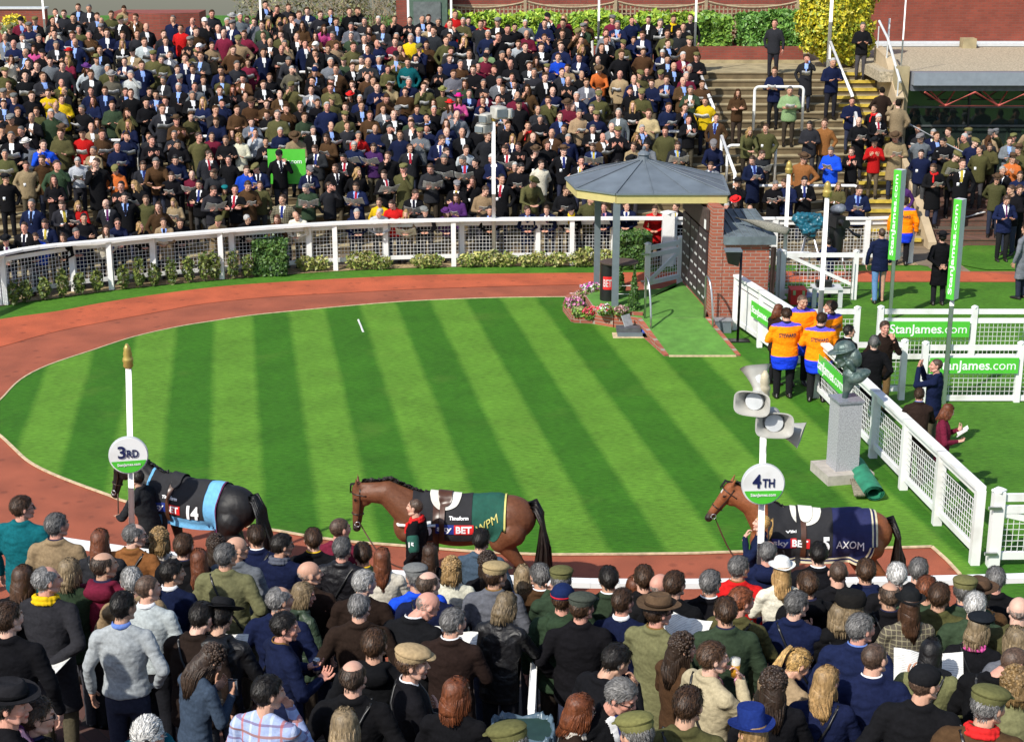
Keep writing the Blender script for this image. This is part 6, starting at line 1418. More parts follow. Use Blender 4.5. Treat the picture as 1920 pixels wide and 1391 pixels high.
# loudspeaker pole in front of the far crowd
p = gp(926, 497); q = empty('loudspeaker_pole', p, label='tall white pole carrying grey box loudspeakers in front of the far crowd', category='pole'); h = atD(926, 228, p.y).z
ob('pole', tube([(0, 0, 0), (0, 0, h)], .05, 12), M['white'], q, smooth=True); ob('finial', finial(.045, h+.0, .9), M['gold'], q, smooth=True)
def spk(px, py, w, hh, d, rz, lab):
    v = atD(px, py, p.y); o = empty('box_loudspeaker', (v.x, p.y-.02, v.z), R(rz), label=lab, category='loudspeaker'); ob('case', loft([(-hh/2, 0, 0, w/2*.8, d/2), (-hh*.42, 0, 0, w/2, d/2*1.05), (hh*.42, 0, 0, w/2, d/2*1.05), (hh/2, 0, 0, w/2*.8, d/2)], 16, .5), M['horn'], o, smooth=True, sharp=45); ob('grille', box(-w*.38, w*.38, -d*.56-.006, -d*.56+.02, -hh*.32, hh*.32), M['gpost'], o)
    ob('bracket', bar((0, 0, 0), (.0, d*.5, -.05), .05, .05), M['steel'], o)
spk(935, 211, .36, .30, .4, 25, 'white box loudspeaker on top of the tall central pole'); spk(912, 222, .26, .24, .35, -30, 'upper left grey loudspeaker on the tall central pole'); spk(907, 241, .30, .22, .4, -35, 'lower left grey loudspeaker on the tall central pole'); spk(950, 213, .22, .24, .3, 70, 'right hand grey loudspeaker on the tall central pole')

# ================================================================ bust, plinth, green roll
c = gp(1578, 893); pl = empty('plinth', c, R(12), label='tall grey granite plinth with a square stone base beside the diagonal fence', category='plinth')
M['granite'] = mat('grey_granite', (.36, .36, .38), .6, var=.35, scale=45, detail=6, bump=.15, bscale=80); M['stone'] = mat('pale_stone', (.42, .38, .33), .85, var=.15, scale=10)
ob('base', box(-.40, .40, -.38, .38, 0, .17), M['stone'], pl); ob('shaft', box(-.20, .20, -.20, .20, .17, 1.33), M['granite'], pl); ob('cap', box(-.225, .225, -.225, .225, 1.33, 1.37), mat('polished_granite', (.22, .23, .26), .15, var=.2, scale=30), pl)
M['bronze'] = mat('green_bronze', (.055, .095, .088), .45, c2=(.14, .18, .165), scale=7, metal=.35, thr=(.4, .62), bump=.35, bscale=22)
hV, hQ, _ = head(0)
bp_ = [cap((0, .03, .0), (0, .0, .20), .05, .075), cap((0, .0, .16), (0, -.05, .40), .08, .15), ell((0, -.14, .38), (.20, .20, .12), rot=Matrix.Rotation(-.45, 4, 'X')), ell((0, -.24, .44), (.16, .13, .07), rot=Matrix.Rotation(-.3, 4, 'X')), cap((0, -.05, .40), (0, .01, .56), .11, .08)]
hd_ = (hV - [0, 0, 1.46])*1.42; hd_ = (hd_ @ np.array(Matrix.Rotation(R(-16), 3, 'X')).T + [0, .0, .42], hQ)
hx = lambda m: (m[0] @ np.array(Matrix.Rotation(R(-16), 3, 'X')).T + [0, 0, .42], m[1])
bp_ += [hd_, hx(ell((0, .02, .41), (.205, .245, .035))), hx(ell((0, -.03, .44), (.155, .185, .13))), hx(ell((0, -.16, .24), (.13, .12, .17))), hx(cap((-.12, -.06, .2), (-.11, -.1, .08), .06, .04)), hx(cap((.12, -.06, .2), (.11, -.1, .08), .06, .04))]
bm_ = remesh(bp_, .009, 2)
o = ob('bust', xf(bm_, T(c.x, c.y, 1.37) @ RZ(78) @ Matrix.Scale(.98, 4)), M['bronze'], smooth=True, label='green bronze bust of a head in a brimmed hat on top of the granite plinth', category='statue')
a, b = gp(1603, 868, .12), gp(1640, 925, .14)
rl = empty('rolled_mat', gp(1625, 905), label='rolled green artificial grass mat leaning on the ground beside the plinth', category='mat')
sp_ = []
for i in range(2):
    e = (a, b)[i]; 
def roll(a, b, r, k):
    d = (b-a).normalized(); x, y, _ = frame(d); n = 40; out = []
    for e in (a, a+(b-a)*.5, b):
        t = np.linspace(0, 2.6*2*math.pi, n); rr = r*(1 - .26*t/t[-1]*1.6); out.append(np.array(e) + np.outer(np.cos(t)*rr*1.15, x) + np.outer(np.sin(t)*rr*.85, y))
    V = np.vstack(out); F = []
    for s in range(2):
        for i in range(n-1): F.append((s*n+i, s*n+i+1, (s+1)*n+i+1, (s+1)*n+i))
    return arr(V, F)
M['matg'] = mat('green_mat_back', (.02, .20, .11), .7, var=.3, scale=6)
ob('green_roll', loc(roll(a, b, .15, 1), rl), M['matg'], rl, smooth=True)
ob('grey_roll', loc(join([tube([a + Vector((-.12+.03*i, -.05, -.02+.01*i)), b + Vector((-.28+.03*i, .05, -.05))], [.03, .035], 7) for i in range(5)]), rl), mat('dirty_canvas', (.20, .18, .13), .9, var=.4, scale=20), rl, smooth=True)

# ================================================================ podium, boxes, lamp, equipment
p = gp(1140, 562, .3); po = empty('podium', p, label='black round podium with a red label and dark oval table top under the pavilion', category='podium')
ob('drum', loft([(0, 0, 0, .19, .19), (.84, 0, 0, .19, .19)], 24), M['black'], po, smooth=True, sharp=40)
ob('table_top', loft([(.86, .24, .0, .43, .34), (.895, .24, 0, .44, .35)], 32), mat('dark_table_top', (.09, .065, .055), .5), po, smooth=True, sharp=40)
lb = []
t_ = np.linspace(-2.3, -1.15, 14); V = [(.194*math.cos(a), .194*math.sin(a), z) for z in (.28, .58) for a in t_]; ob('red_label', arr(V, [(i, i+1, 15+i, 14+i) for i in range(13)]), M['red'], po)
m = fit(text('BET', 1, .03), .19, .17); th = -1.74 + m[0][:, 0]/.195; V = np.stack([.199*np.cos(th), .199*np.sin(th), .43 + m[0][:, 1]], 1); ob('lettering', (V, m[1]), M['txtw'], po)
for x, y in ((.58, -.12), (.6, .1)): ob('leg', tube([(x, y, 0), (x, y, .86)], .018, 7), M['steel'], po)
ob('rail', tube([(.1, -.1, .16), (.6, -.12, .16)], .02, 6), M['white'], po); ob('rail', tube([(.1, .1, .3), (.6, .1, .3)], .02, 6), M['white'], po)
# two stacked grey cases on a board in front of the bed
p = gp(1182, 632); o = empty('equipment_case', p, label='stack of dark grey folded cases on a pale board in front of the flower bed', category='case')
ob('board', box(-.38, .36, -.10, .30, .0, .02), M['edge'], o); ob('case', box(-.28, .26, -.04, .26, .022, .10), M['gpost'], o); ob('case', box(-.30, .22, .0, .28, .104, .19), mat('dark_grey_case', (.09, .09, .10), .5, var=.3), o)
ob('lid', bar((-.02, .22, .19), (-.10, .30, .42), .26, .02), mat('clear_cover', (.35, .36, .37), .25), o); ob('blue_cloth', ell((.30, .1, .10), (.08, .10, .06)), mat('blue_cloth', (.03, .06, .3), .8), o, smooth=True)
# floodlight
p = gp(1383, 640); o = empty('floodlight', p, label='black floodlight on a slim black pole in front of the brick hut', category='floodlight'); h = atD(1383, 470, p.y).z
ob('pole', tube([(0, 0, 0), (0, 0, h+.02)], .028, 8), M['black'], o, smooth=True); ob('foot', box(-.42, .25, -.12, .12, 0, .03), M['black'], o)
ob('lamp_housing', arr([(-.34, -.16, h), (-.02, -.16, h), (-.02, .12, h), (-.34, .12, h), (-.28, -.10, h-.26), (-.06, -.10, h-.32), (-.06, .08, h-.32), (-.28, .08, h-.26)], [(0, 1, 2, 3), (4, 7, 6, 5), (0, 4, 5, 1), (1, 5, 6, 2), (2, 6, 7, 3), (3, 7, 4, 0)]), M['black'], o); ob('lamp_lid', box(-.36, .0, -.18, .14, h+.002, h+.03), M['gpost'], o)
p = gp(1355, 622); o = empty('utility_box', p, label='grey utility box on the ground at the foot of the brick hut', category='box'); ob('body', box(-.17, .17, -.12, .12, 0, .26), M['gpost'], o); ob('lid', box(-.19, .19, -.14, .14, .262, .29), mat('grey_lid', (.22, .23, .25), .5), o)
# television gear
def case(px, py, w, d, h, mt, lab, nm='flight_case', lidm='black'):
    p = gp(px, py); o = empty(nm, p, label=lab, category='case'); m = box(-w/2, w/2, -d/2, d/2, .0, h-.05); ob('body', m, mt, o); ob('lid', box(-w/2-.01, w/2+.01, -d/2-.01, d/2+.01, h-.046, h), mt, o)
    [ob('latch', box(x-.03, x+.03, -d/2-.025, -d/2-.011, h-.12, h-.01), M['steel'], o) for x in (-w*.3, w*.3)]
case(1494, 568, .36, .4, .36, M['red'], 'bright red equipment case beside the tripod'); case(1522, 570, .34, .4, .22, mat('blue_case', (.04, .10, .35), .4), 'blue plastic equipment case right of the red case')
p = gp(1548, 575); o = empty('folding_table', p, label='small grey folding table holding video equipment near the stewards', category='table'); ob('table_top', box(-.34, .34, -.2, .25, .44, .48), M['lgrey'], o)
for x in (-.3, .3): ob('leg', box(x-.05, x+.05, -.15, -.09, 0, .44), M['lgrey'], o)
ob('monitor', box(-.25, .1, -.1, .1, .485, .62), M['black'], o)
p = gp(1485, 522); o = empty('desk', p, label='small grey desk with papers beside the video camera tripod', category='table'); ob('table_top', box(-.3, .42, -.18, .2, .60, .64), M['lgrey'], o)
for x in (-.28, .38): ob('leg', box(x-.02, x+.02, -.15, -.11, 0, .6), M['steel'], o)
ob('sheet', box(-.2, .25, -.1, .1, .642, .65), M['txtw'], o)
def tripod(px, py, h, lab, cam_m, cover=None):
    p = gp(px, py); o = empty('video_camera', p, label=lab, category='video camera')
    for k in range(3):
        a = R(90+120*k+20); ob('leg', join([tube([(.42*math.cos(a), .42*math.sin(a), 0), (.10*math.cos(a), .10*math.sin(a), h-.1)], [.02, .03], 7), tube([(.30*math.cos(a), .30*math.sin(a), .3), (.06*math.cos(a), .06*math.sin(a), .4)], .012, 5)]), M['steel'], o, smooth=True)
    ob('tripod_head', loft([(h-.12, 0, 0, .10, .10), (h, 0, 0, .12, .12)], 12), M['black'], o)
    bd = [box(-.13, .13, -.35, .22, h+.02, h+.30), tube([(0, -.35, h+.16), (0, -.60, h+.16)], [.09, .11], 14), box(-.05, .12, .22, .34, h+.18, h+.36), tube([(.15, -.1, h+.1), (.35, .25, h-.05)], .015, 6)]
    if cover:
        m = remesh([box(-.17, .17, -.30, .22, h+.0, h+.36), ell((0, .25, h+.22), (.15, .18, .18)), ell((-.05, -.36, h+.17), (.16, .14, .15)), ell((0, 0, h-.04), (.20, .22, .20))], .02, 3); N = normals(m); m = (m[0] + N*np.array([[nz(v, 7)*.05 + nz(v, 17, 2)*.03] for v in m[0]]), m[1])
        ob('rain_cover', xf(m, RZ(78)), cover, o, smooth=True)
    else: ob('camera_body', xf(join(bd), RZ(20)), cam_m, o)
    return o
M['nyl'] = mat('teal_nylon', (.01, .10, .15), .35, var=.5, scale=9)
tripod(1512, 508, 1.10, 'video camera under a crumpled teal rain cover on a tripod', M['black'], M['nyl'])
o2 = tripod(1556, 525, 1.35, 'tall black video camera with cables on a tripod facing the ring', M['black'])
ob('cable_bag', ell((.10, -.05, 1.0), (.17, .14, .62)), M['black'], o2, smooth=True); ob('battery_pack', box(-.12, .28, -.15, .22, 1.05, 1.34), M['black'], o2); ob('lens_hood', xf(loft([(-.16, 0, 0, .16, .13), (.12, 0, 0, .13, .11), (.16, 0, 0, .10, .08)], 16), T(.1, -.12, 1.80) @ RX(70) @ RY(15)), mat('scuffed_grey_hood', (.16, .18, .22), .5, var=.4), o2, smooth=True); ob('zoom_arm', tube([(.15, .05, 1.5), (.45, -.25, 1.22), (.62, -.3, 1.15)], [.03, .035, .06], 8), M['black'], o2, smooth=True)
ob('light_stand', tube([gp(1594, 565), gp(1594, 565) + Vector((0, 0, 1.0))], .012, 6), M['steel'], label='thin steel light stand on the grass right of the camera gear', category='stand')
# foreground litter bin bag and steps rail
P = atD(1005, 1168, 14.4); Q = atD(996, 1332, 11.4)
o = empty('terrace_handrail', (Q.x, Q.y, near_z(Q.x, Q.y)), label='white handrail between the backs of the near crowd, left of centre bottom', category='handrail')
zz = lambda v: near_floor(v.x, v.y)
P2, Q2 = Vector((P.x, P.y, zz(P)+.95)), Vector((Q.x, Q.y, zz(Q)+.95)); ob('rail', loc(tube([P2, Q2], .03, 10), o), M['white'], o, smooth=True)
for v in (P2, Q2, (P2+Q2)/2): ob('post', loc(tube([v, Vector((v.x, v.y, zz(v)-.05))], .028, 8), o), M['white'], o, smooth=True)
b = atD(980, 1360, 11.0); fl = near_floor(b.x, b.y); o = empty('litter_bin', (b.x, b.y, fl), label='dark green litter bin lined with a shiny blue grey plastic bag', category='bin')
hb_ = b.z - fl - .02
ob('bin_body', loft([(0, 0, 0, .19, .16), (hb_-.02, 0, 0, .235, .20)], 28, .4), mat('dark_green_plastic', (.015, .04, .03), .5), o, smooth=True, sharp=50)
def sq(t, a, b): return np.sign(np.cos(t))*np.abs(np.cos(t))**.45*a, np.sign(np.sin(t))*np.abs(np.sin(t))**.45*b
bw_ = []
for k, (a_, b_, z_) in enumerate(((.325, .285, hb_-.34), (.318, .278, hb_-.20), (.312, .272, hb_-.06), (.305, .265, hb_+.012), (.285, .245, hb_+.01), (.255, .215, hb_-.07), (.235, .195, hb_-.22), (.16, .13, hb_-.36), (.05, .04, hb_-.40))):
    t = np.arange(64)/64*2*math.pi; X_, Y_ = sq(t, a_*.8, b_*.8); w_ = 1 + .035*np.sin(13*t+k*.8)*(1 if k != 3 else .3) + .02*np.sin(29*t+k*2); bw_.append(np.stack([X_*w_, Y_*w_, z_ + .018*np.sin(9*t+k) + .01*np.sin(23*t)], 1))
ob('bag', rings(bw_), mat('blue_grey_polythene', (.085, .13, .17), .32, var=.3, scale=5, bump=.9, bscale=9), o, smooth=True)
ob('white_stick', tube([gp(672, 600, .01), gp(681, 622, .01)], .022, 6), M['white'], label='short white stick lying on the striped lawn', category='stick')
# ================================================================ horses: local frame faces +X, near side (seen in the picture) is +Y
def horse(px, py, heading, neck, body_c, point_c, lab, rug, walk=0, face=None, bsc=1.0):
    P = gp(px, py); P.z = -.01; o_loc = P
    poll, nose = neck
    pv, nv = Vector((poll[0], 0, poll[1])), Vector((nose[0], 0, nose[1])); hv = (nv - pv); hl = hv.length; hd_ = hv.normalized(); hn = Vector((hd_.z, 0, -hd_.x)); hn = hn if hn.x > 0 or hn.z > .3 else -hn   # forehead side
    fr = Vector((-hd_.z, 0, hd_.x)); fr = fr if fr.x > 0 else -fr
    parts = [ell((.20, 0, 1.20), (.40, .25, .36), 20, 12), ell((-.25, 0, 1.17), (.62, .285, .315), 24, 14), ell((-.62, 0, 1.24), (.48, .27, .30), 20, 12), ell((-.95, 0, 1.27), (.36, .275, .31), 20, 12), cap((.16, 0, 1.50), (-.25, 0, 1.46), .10, .11, 12), cap((-.25, 0, 1.42), (-.80, 0, 1.46), .14, .15, 12), ell((.45, 0, 1.12), (.18, .20, .24))] + [ell((.20, s*.185, 1.18), (.15, .10, .29), rot=Matrix.Rotation(.35, 4, 'Y')) for s in (-1, 1)] + [ell((-.93, s*.19, 1.22), (.20, .12, .24)) for s in (-1, 1)] + [cap((.42, s*.12, 1.05), (.30, s*.10, .98), .10, .09) for s in (-1, 1)]
    nb, nm_ = Vector((.32, 0, 1.28)), (Vector((.30, 0, 1.42)) + pv)/2 + Vector((0, 0, .05 if poll[1] < 1.75 else -.02))
    parts += [cap(nb, nm_, .27, .175, 14), cap(nm_, pv + hd_*.10 - fr*.02, .175, .105, 14), cap((.2, 0, 1.42), nm_ + Vector((-.02, 0, .07)), .14, .10, 12), cap(nm_ + Vector((0, 0, .06)), pv - fr*.04, .10, .07, 12)]
    q = lambda t, s=0: pv + hd_*hl*t + fr*s
    parts += [cap(q(.05), q(.45), .095, .072, 12), cap(q(.45), q(.88), .062, .050, 12), ell(q(.93), (.06, .055, .06)), ell(q(.25, -.10), (.09, .075, .11)), cap(q(.2, .03), q(.9, .02), .055, .04, 10), cap(q(.45, -.04), q(.8, -.03), .05, .035)]
    for s in (-1, 1):
        parts += [ell(q(.26, .02) + Vector((0, s*.075, 0)), (.035, .022, .03)), ell(q(.93, .02) + Vector((0, s*.042, 0)), (.025, .018, .025))]
        e0 = pv + Vector((0, s*.055, 0)) + fr*.02; parts.append(cap(e0, e0 - hd_*.16 + Vector((0, s*.035, 0)) + fr*.02, .036, .008, 8))
    legs = [(.26, 1, .12 if walk else .02), (.22, -1, -.16 if walk else -.04)]
    for x, s, st in legs:
        y = s*.135; parts += [cap((x, y*1.05, 1.05), (x+st*.5, y, .54), .125, .058, 12), cap((x+st*.5, y, .56), (x+st*.45, y, .50), .060, .055, 10), cap((x+st*.5, y, .52), (x+st, y, .17), .042, .038, 10), cap((x+st, y, .17), (x+st+.06, y, .07), .046, .045, 10), cap((x+st+.05, y, .09), (x+st+.08, y, .035), .052, .062, 10)]
    for x, s, st in ((-.92, 1, -.14 if walk else -.03), (-.90, -1, .16 if walk else .05)):
        y = s*.14; parts += [cap((x-.05, y*1.05, 1.12), (x+.10+st*.4, y*1.05, .98), .22, .15, 14), cap((x+.08+st*.4, y, .98), (x-.20+st*.9, y, .60), .135, .062, 12), cap((x-.20+st*.9, y, .62), (x-.19+st*.95, y, .54), .066, .058, 10), cap((x-.20+st*.9, y, .56), (x-.14+st, y, .17), .048, .042, 10), cap((x-.14+st, y, .17), (x-.07+st, y, .07), .05, .048, 10), cap((x-.08+st, y, .09), (x-.05+st, y, .035), .054, .065, 10)]
    m = remesh(parts, .0165, 5, .5); V = m[0]; z, x = V[:, 2], V[:, 0]
    c = np.ones((len(V), 3))*np.array(body_c); k = ss((.66 - z)/.22)[:, None]; c = c*(1-k) + np.array(point_c)*k
    tl = (V - np.array(q(0))) @ np.array(hd_); dist = np.linalg.norm(V - np.array(q(.95)), axis=1); k = ss((.16 - dist)/.10)[:, None]; c = c*(1-k) + np.array((.03, .022, .018))*k
    under = ss((1.02 - z)/.12)*(z > .8)*(np.abs(x) < .9); c *= (1 + .10*under)[:, None]
    c *= (1 + .12*np.array([nz(v, 3.0) for v in V]))[:, None]
    for s in (-1, 1):
        de = np.linalg.norm(V - np.array(q(.26, .025) + Vector((0, s*.092, 0))), axis=1); c[de < .024] = (.005, .004, .004)
        dn_ = np.linalg.norm(V - np.array(q(.95, .02) + Vector((0, s*.055, 0))), axis=1); c[dn_ < .018] = (.006, .005, .005)
    if face: 
        df = np.linalg.norm(V - np.array(q(face[0], .085)), axis=1); c[(df < face[1])] = (.6, .58, .55)
    hoof = z < .075; c[hoof] = (.03, .027, .022)
    me = mkmesh(m, 'horse', M['coat_h'], c); root = bpy.data.objects.new('racehorse', me); COL.objects.link(root); root.color = (1, 1, 1, 1)
    root.location = o_loc; root.rotation_euler = (0, 0, R(180 - heading)); root.scale = (bsc, bsc, bsc); tag(root, lab, 'horse')
    bvh = BVHTree.FromPolygons([tuple(v) for v in V], [tuple(int(i) for i in f) for f in m[1]])
    def onside(x, z, off, s=1):
        h = bvh.ray_cast(Vector((x, s*2.0, z)), Vector((0, -s, 0)))[0]
        return (h.y*s if h else .10)*s + off*s
    # mane, forelock, tail
    r2 = random.Random(int(px)); ms, cs = [], []
    crest = [Vector((.18, 0, 1.60)), nm_ + Vector((-.06, 0, .20)), pv + Vector((-.05, 0, .06))]
    for i in range(60):
        t = i/59; a = crest[0].lerp(crest[1], t*2) if t < .5 else crest[1].lerp(crest[2], t*2-1)
        h = bvh.ray_cast(a + Vector((0, 0, .5)), Vector((0, 0, -1)))[0]; a = h if h else a; a = a + Vector((0, 0, -.005)); L = r2.uniform(.03, .055)
        u = tube([a, a + Vector((-.015, r2.uniform(-.02, .02), L)), a + Vector((-.04, r2.uniform(-.03, .04), L*.7))], [.022, .018, .008], 5); ms.append(u); cs.append(np.full((len(u[0]), 3), r2.uniform(.6, 1.3)))
    for i in range(14):
        e = pv + fr*.06 + Vector((0, r2.uniform(-.03, .03), .02)); u = tube([pv + Vector((0, 0, .06)), e + fr*.05, e + hd_*.12 + fr*.05], [.012, .012, .004], 5); ms.append(u); cs.append(np.full((len(u[0]), 3), r2.uniform(.6, 1.2)))
    hr = ob('mane', join(ms), M['hair'], root, col=np.vstack(cs), smooth=True); hr.color = (*point_c, 1)
    ms, cs = [], []; T0 = Vector((-1.20, 0, 1.42))
    for i in range(130):
        a, b = r2.gauss(0, .030), r2.gauss(0, .030); w = r2.uniform(.8, 1.2); le = r2.uniform(.32, .62)
        u = tube([T0 + Vector((.06, b*.6, a*.5)), T0 + Vector((-.10, b, .0+a)), T0 + Vector((-.19, b*1.6, -.20+a)), T0 + Vector((-.22+a, b*2.6, -.55)), T0 + Vector((-.21+a*1.5, b*2.6, -.90)), T0 + Vector((-.17+a*1.5, b*1.6, -1.42+le*.45))], [.022, .024, .020, .016, .014, .004], 5); ms.append(u); cs.append(np.full((len(u[0]), 3), r2.uniform(.5, 1.4)))
    hr = ob('tail', join(ms), M['hair'], root, col=np.vstack(cs), smooth=True); hr.color = (*point_c, 1)
    # rug: a grid laid over the back by shooting rays in
    def grid(x0, x1, hem, off, nx=40, na=44, side=None, amax=.98):
        """hem(x) -> lowest z of the cloth at x; both sides (or only one with side=+1)"""
        rows = []
        for i in range(nx+1):
            x = x0 + (x1-x0)*i/nx; hz = hem(x); cz = 1.2; row = []
            for j in range(na+1):
                t = -1 + 2*j/na
                if side: t = (j/na)*side
                # angle from straight up; beyond the side the ray height falls to the hem
                if callable(amax) or amax < .9: t *= .4999
                if abs(t) < .5:
                    an = t/.5*math.pi/2*(amax(x) if callable(amax) else amax); d = Vector((0, math.sin(an), math.cos(an))); h = bvh.ray_cast(Vector((x, 0, cz)) + d*2, -d)[0]
                    p = (h if h else Vector((x, 0, cz)) + d*.25) + d*off
                else:
                    s = 1 if t > 0 else -1; zz_ = cz - (cz-hz)*(abs(t)-.5)/.5; y = onside(x, max(zz_, 1.0), off, s)
                    if zz_ < 1.0: y += s*.01*(1.0-zz_)/.1
                    p = Vector((x, y, zz_))
                p = p + Vector((0, 0, 0)); w = nz(p, 5, 2)*.010 + nz(p, 11, 6)*.005; p = p + Vector((0, w if p.y > 0 else -w, w*.5)); row.append(p)
            rows.append(row)
        n = na+1; V = np.array([tuple(p) for r_ in rows for p in r_]); F = [(i*n+j, i*n+j+1, (i+1)*n+j+1, (i+1)*n+j) for i in range(nx) for j in range(na)]
        return arr(V, F)
    def side_piece(m2, cx, cz, off):
        """drape flat artwork (x = across the picture, y = up) on the near flank"""
        bm = bmesh.new(); vs = [bm.verts.new(v) for v in m2[0]]
        for f in m2[1]:
            try: bm.faces.new([vs[i] for i in f if i >= 0])
            except ValueError: pass
        for _ in range(3):
            es = [e for e in bm.edges if e.calc_length() > .05]
            if es: bmesh.ops.subdivide_edges(bm, edges=es, cuts=1); 
            bmesh.ops.triangulate(bm, faces=[f for f in bm.faces if len(f.verts) > 4])
        bmesh.ops.triangulate(bm, faces=bm.faces[:])
        bm.verts.index_update(); V = []
        for v in bm.verts:
            x, z_ = cx - v.co.x, cz + v.co.y; y = onside(x, max(z_, 1.0), off + .016, 1); p = Vector((x, y, z_)); w = nz(Vector((x, y-.012, z_)), 5, 2)*.010 + nz(Vector((x, y-.012, z_)), 11, 6)*.005; V.append((x, y + w + max(-.003, min(.004, v.co.z)), z_ + w*.5))
        r_ = arr(V, [[v.index for v in f.verts] for f in bm.faces]); bm.free(); return r_
    rug(root, grid, side_piece, onside, q, fr, hd_, pv, nm_)
    # bridle
    L = mat('bridle_leather', (.03, .014, .008), .4) if 'bridle_leather' not in bpy.data.materials else bpy.data.materials['bridle_leather']
    def band(t, s0=.10, off=.008, w=.010):
        c_ = q(t); pts = []
        for a in np.linspace(0, 2*math.pi, 17):
            d = fr*math.cos(a) + Vector((0, math.sin(a), 0)); h = bvh.ray_cast(c_ + d*.4, -d)[0]; pts.append((h if h else c_ + d*.08) + d*off)
        return tube(pts, w, 6)
    br = [band(.60), band(.13, w=.009)]
    for s in (-1, 1):
        pts = []
        for t, u in ((.0, -.03), (.15, -.03), (.35, -.04), (.55, -.03), (.80, -.02)):
            c_ = q(t, u); h = bvh.ray_cast(c_ + Vector((0, s*.4, 0)), Vector((0, -s, 0)))[0]; pts.append((h if h else c_ + Vector((0, s*.07, 0))) + Vector((0, s*.008, 0)))
        br.append(tube(pts, .009, 6))
    b_ = ob('bridle', join(br), L, root, smooth=True)
    bit = q(.80, -.02) + Vector((0, .085, 0)); ob('bit_ring', tube([bit + Vector((.035*math.cos(t), 0, .035*math.sin(t))) for t in np.linspace(0, 2*math.pi, 16)], .006, 6), M['steel'], b_, smooth=True)
    return root, q(.80, -.03)
def rect(x0, x1, z0, z1, nx=10): 
    V = [(x0+(x1-x0)*i/nx, z0+(z1-z0)*j/4, 0) for i in range(nx+1) for j in range(5)]; return arr(V, [(i*5+j, i*5+5+j, i*5+6+j, i*5+1+j) for i in range(nx) for j in range(4)])
def clothmat(name, c, r=.85): return mat(name, c, r, var=.12, scale=20, bump=.3, bscale=120)
M['rblack'] = clothmat('black_cloth', (.014, .014, .017)); M['rblue'] = clothmat('sky_blue_cloth', (.14, .40, .66)); M['rgreen'] = clothmat('bottle_green_cloth', (.006, .075, .05)); M['rnavy'] = clothmat('navy_cloth', (.010, .014, .075)); M['rcream'] = clothmat('cream_braid', (.62, .56, .38)); M['rmar'] = clothmat('maroon_braid', (.09, .01, .06)); M['yel'] = mat('gold_thread', (.55, .50, .14), .6)
M['padw'] = clothmat('white_pad', (.72, .70, .62)); M['saddle'] = mat('saddle_leather', (.07, .028, .015), .35)
def sponsor(root, sp_, cx, cz, num, ncx, word=None, e=.018):
    sp = lambda m, a, b, c: sp_(m, a, b, c+e)
    ob('badge', sp(rect(-.26, -.01, -.065, .065), cx, cz, .004), M['skyb'], root); ob('badge', sp(rect(-.01, .25, -.065, .065), cx, cz, .004), M['red'], root)
    ob('lettering', sp(fit(text('sky', 1, .02), .20, .10), cx+.14, cz, .008), M['txtw'], root); ob('lettering', sp(fit(text('BET', 1, .03), .21, .095), cx-.12, cz, .008), M['txtw'], root)
    if num: ob('numeral', sp(fit(text(num, 1, .05), .095*len(num), .20), ncx, cz, .008), M['txtw'], root)
    if word: ob('lettering', sp(fit(text(word, 1, .03), .26, .045), word_x(cx), cz+.15, .008), M['txtw'], root)
def word_x(cx): return cx - .05
def girth(root, grid, x, w=.07, mt=None, z=.86, off=.032):
    ob('girth', grid(x-w/2, x+w/2, lambda _: z, off, nx=3), mt or M['saddle'], root, smooth=True)
def saddle(root, grid, x, pad=True, col=None):
    col = col or M['saddle']
    if pad: ob('saddle_pad', grid(x-.21, x+.21, lambda u: 1.2, .042, nx=22, na=24, amax=lambda u: .06 + .40*math.sqrt(max(0, 1-((u-x)/.212)**2))), M['padw'], root, smooth=True)
    s = ob('saddle', grid(x-.09, x+.10, lambda u: 1.2, .060, nx=14, na=24, amax=lambda u: .03 + .34*math.sqrt(max(0, 1-((u-x)/.104)**2))), col, root, smooth=True); ob('girth_strap', grid(x+.0, x+.07, lambda u: 1.0, .055, nx=3), M['saddle'], root, smooth=True); return s
def rug14(root, grid, sp, onside, q, fr, hd_, pv, nm_):
    hem = lambda x: .93 + .10*max(0, (-x-.62)/.22)**2 if x < -.62 else .93
    ob('rug', grid(.38, -.84, hem, .018, nx=60), M['rblue'], root, smooth=True); ob('rug_braid', grid(-.82, -.845, lambda x: .955, .026, nx=2), M['rmar'], root, smooth=True)
    ob('rug_panel', grid(.34, -.60, lambda x: 1.09, .026, nx=50), M['rblack'], root, smooth=True)
    sponsor(root, sp, .02, 1.20, '14', -.44, 'Timeform')
    girth(root, grid, .07, .06, M['rblack']); saddle(root, grid, -.05, False, M['rblack'])
    ob('monogram', sp(fit(text('T.J.M', 1, 0), .20, .06), -.70, .985, .012), M['txtn'], root)
def rug15(root, grid, sp, onside, q, fr, hd_, pv, nm_):
    hem = lambda x: 1.02 + (.40*max(0, (-x-.72)/.2)**2.2 if x < -.72 else 0)
    ob('quarter_sheet', grid(-.42, -.91, hem, .018, nx=40), M['rgreen'], root, smooth=True); ob('sheet_braid', grid(-.89, -.915, lambda x: 1.30, .026, nx=2), M['yel'], root, smooth=True)
    ob('rug_panel', grid(.34, -.46, lambda x: 1.02, .026, nx=46), M['rblack'], root, smooth=True)
    sponsor(root, sp, -.24, 1.20, '5', .12, 'Timeform'); ob('monogram', sp(xf(fit(text('WPM', 1, 0, shear=.35), .33, .10), Matrix.Rotation(R(32), 4, 'Z')), -.68, 1.29, .014), M['yel'], root)
    girth(root, grid, .02, .08); saddle(root, grid, -.10)
    ob('breast_girth', tube([(.02, .31, 1.25), (.30, .27, 1.22), (.52, .20, 1.20), (.60, 0, 1.17), (.52, -.20, 1.20)], .022, 7), M['white'], root, smooth=True)
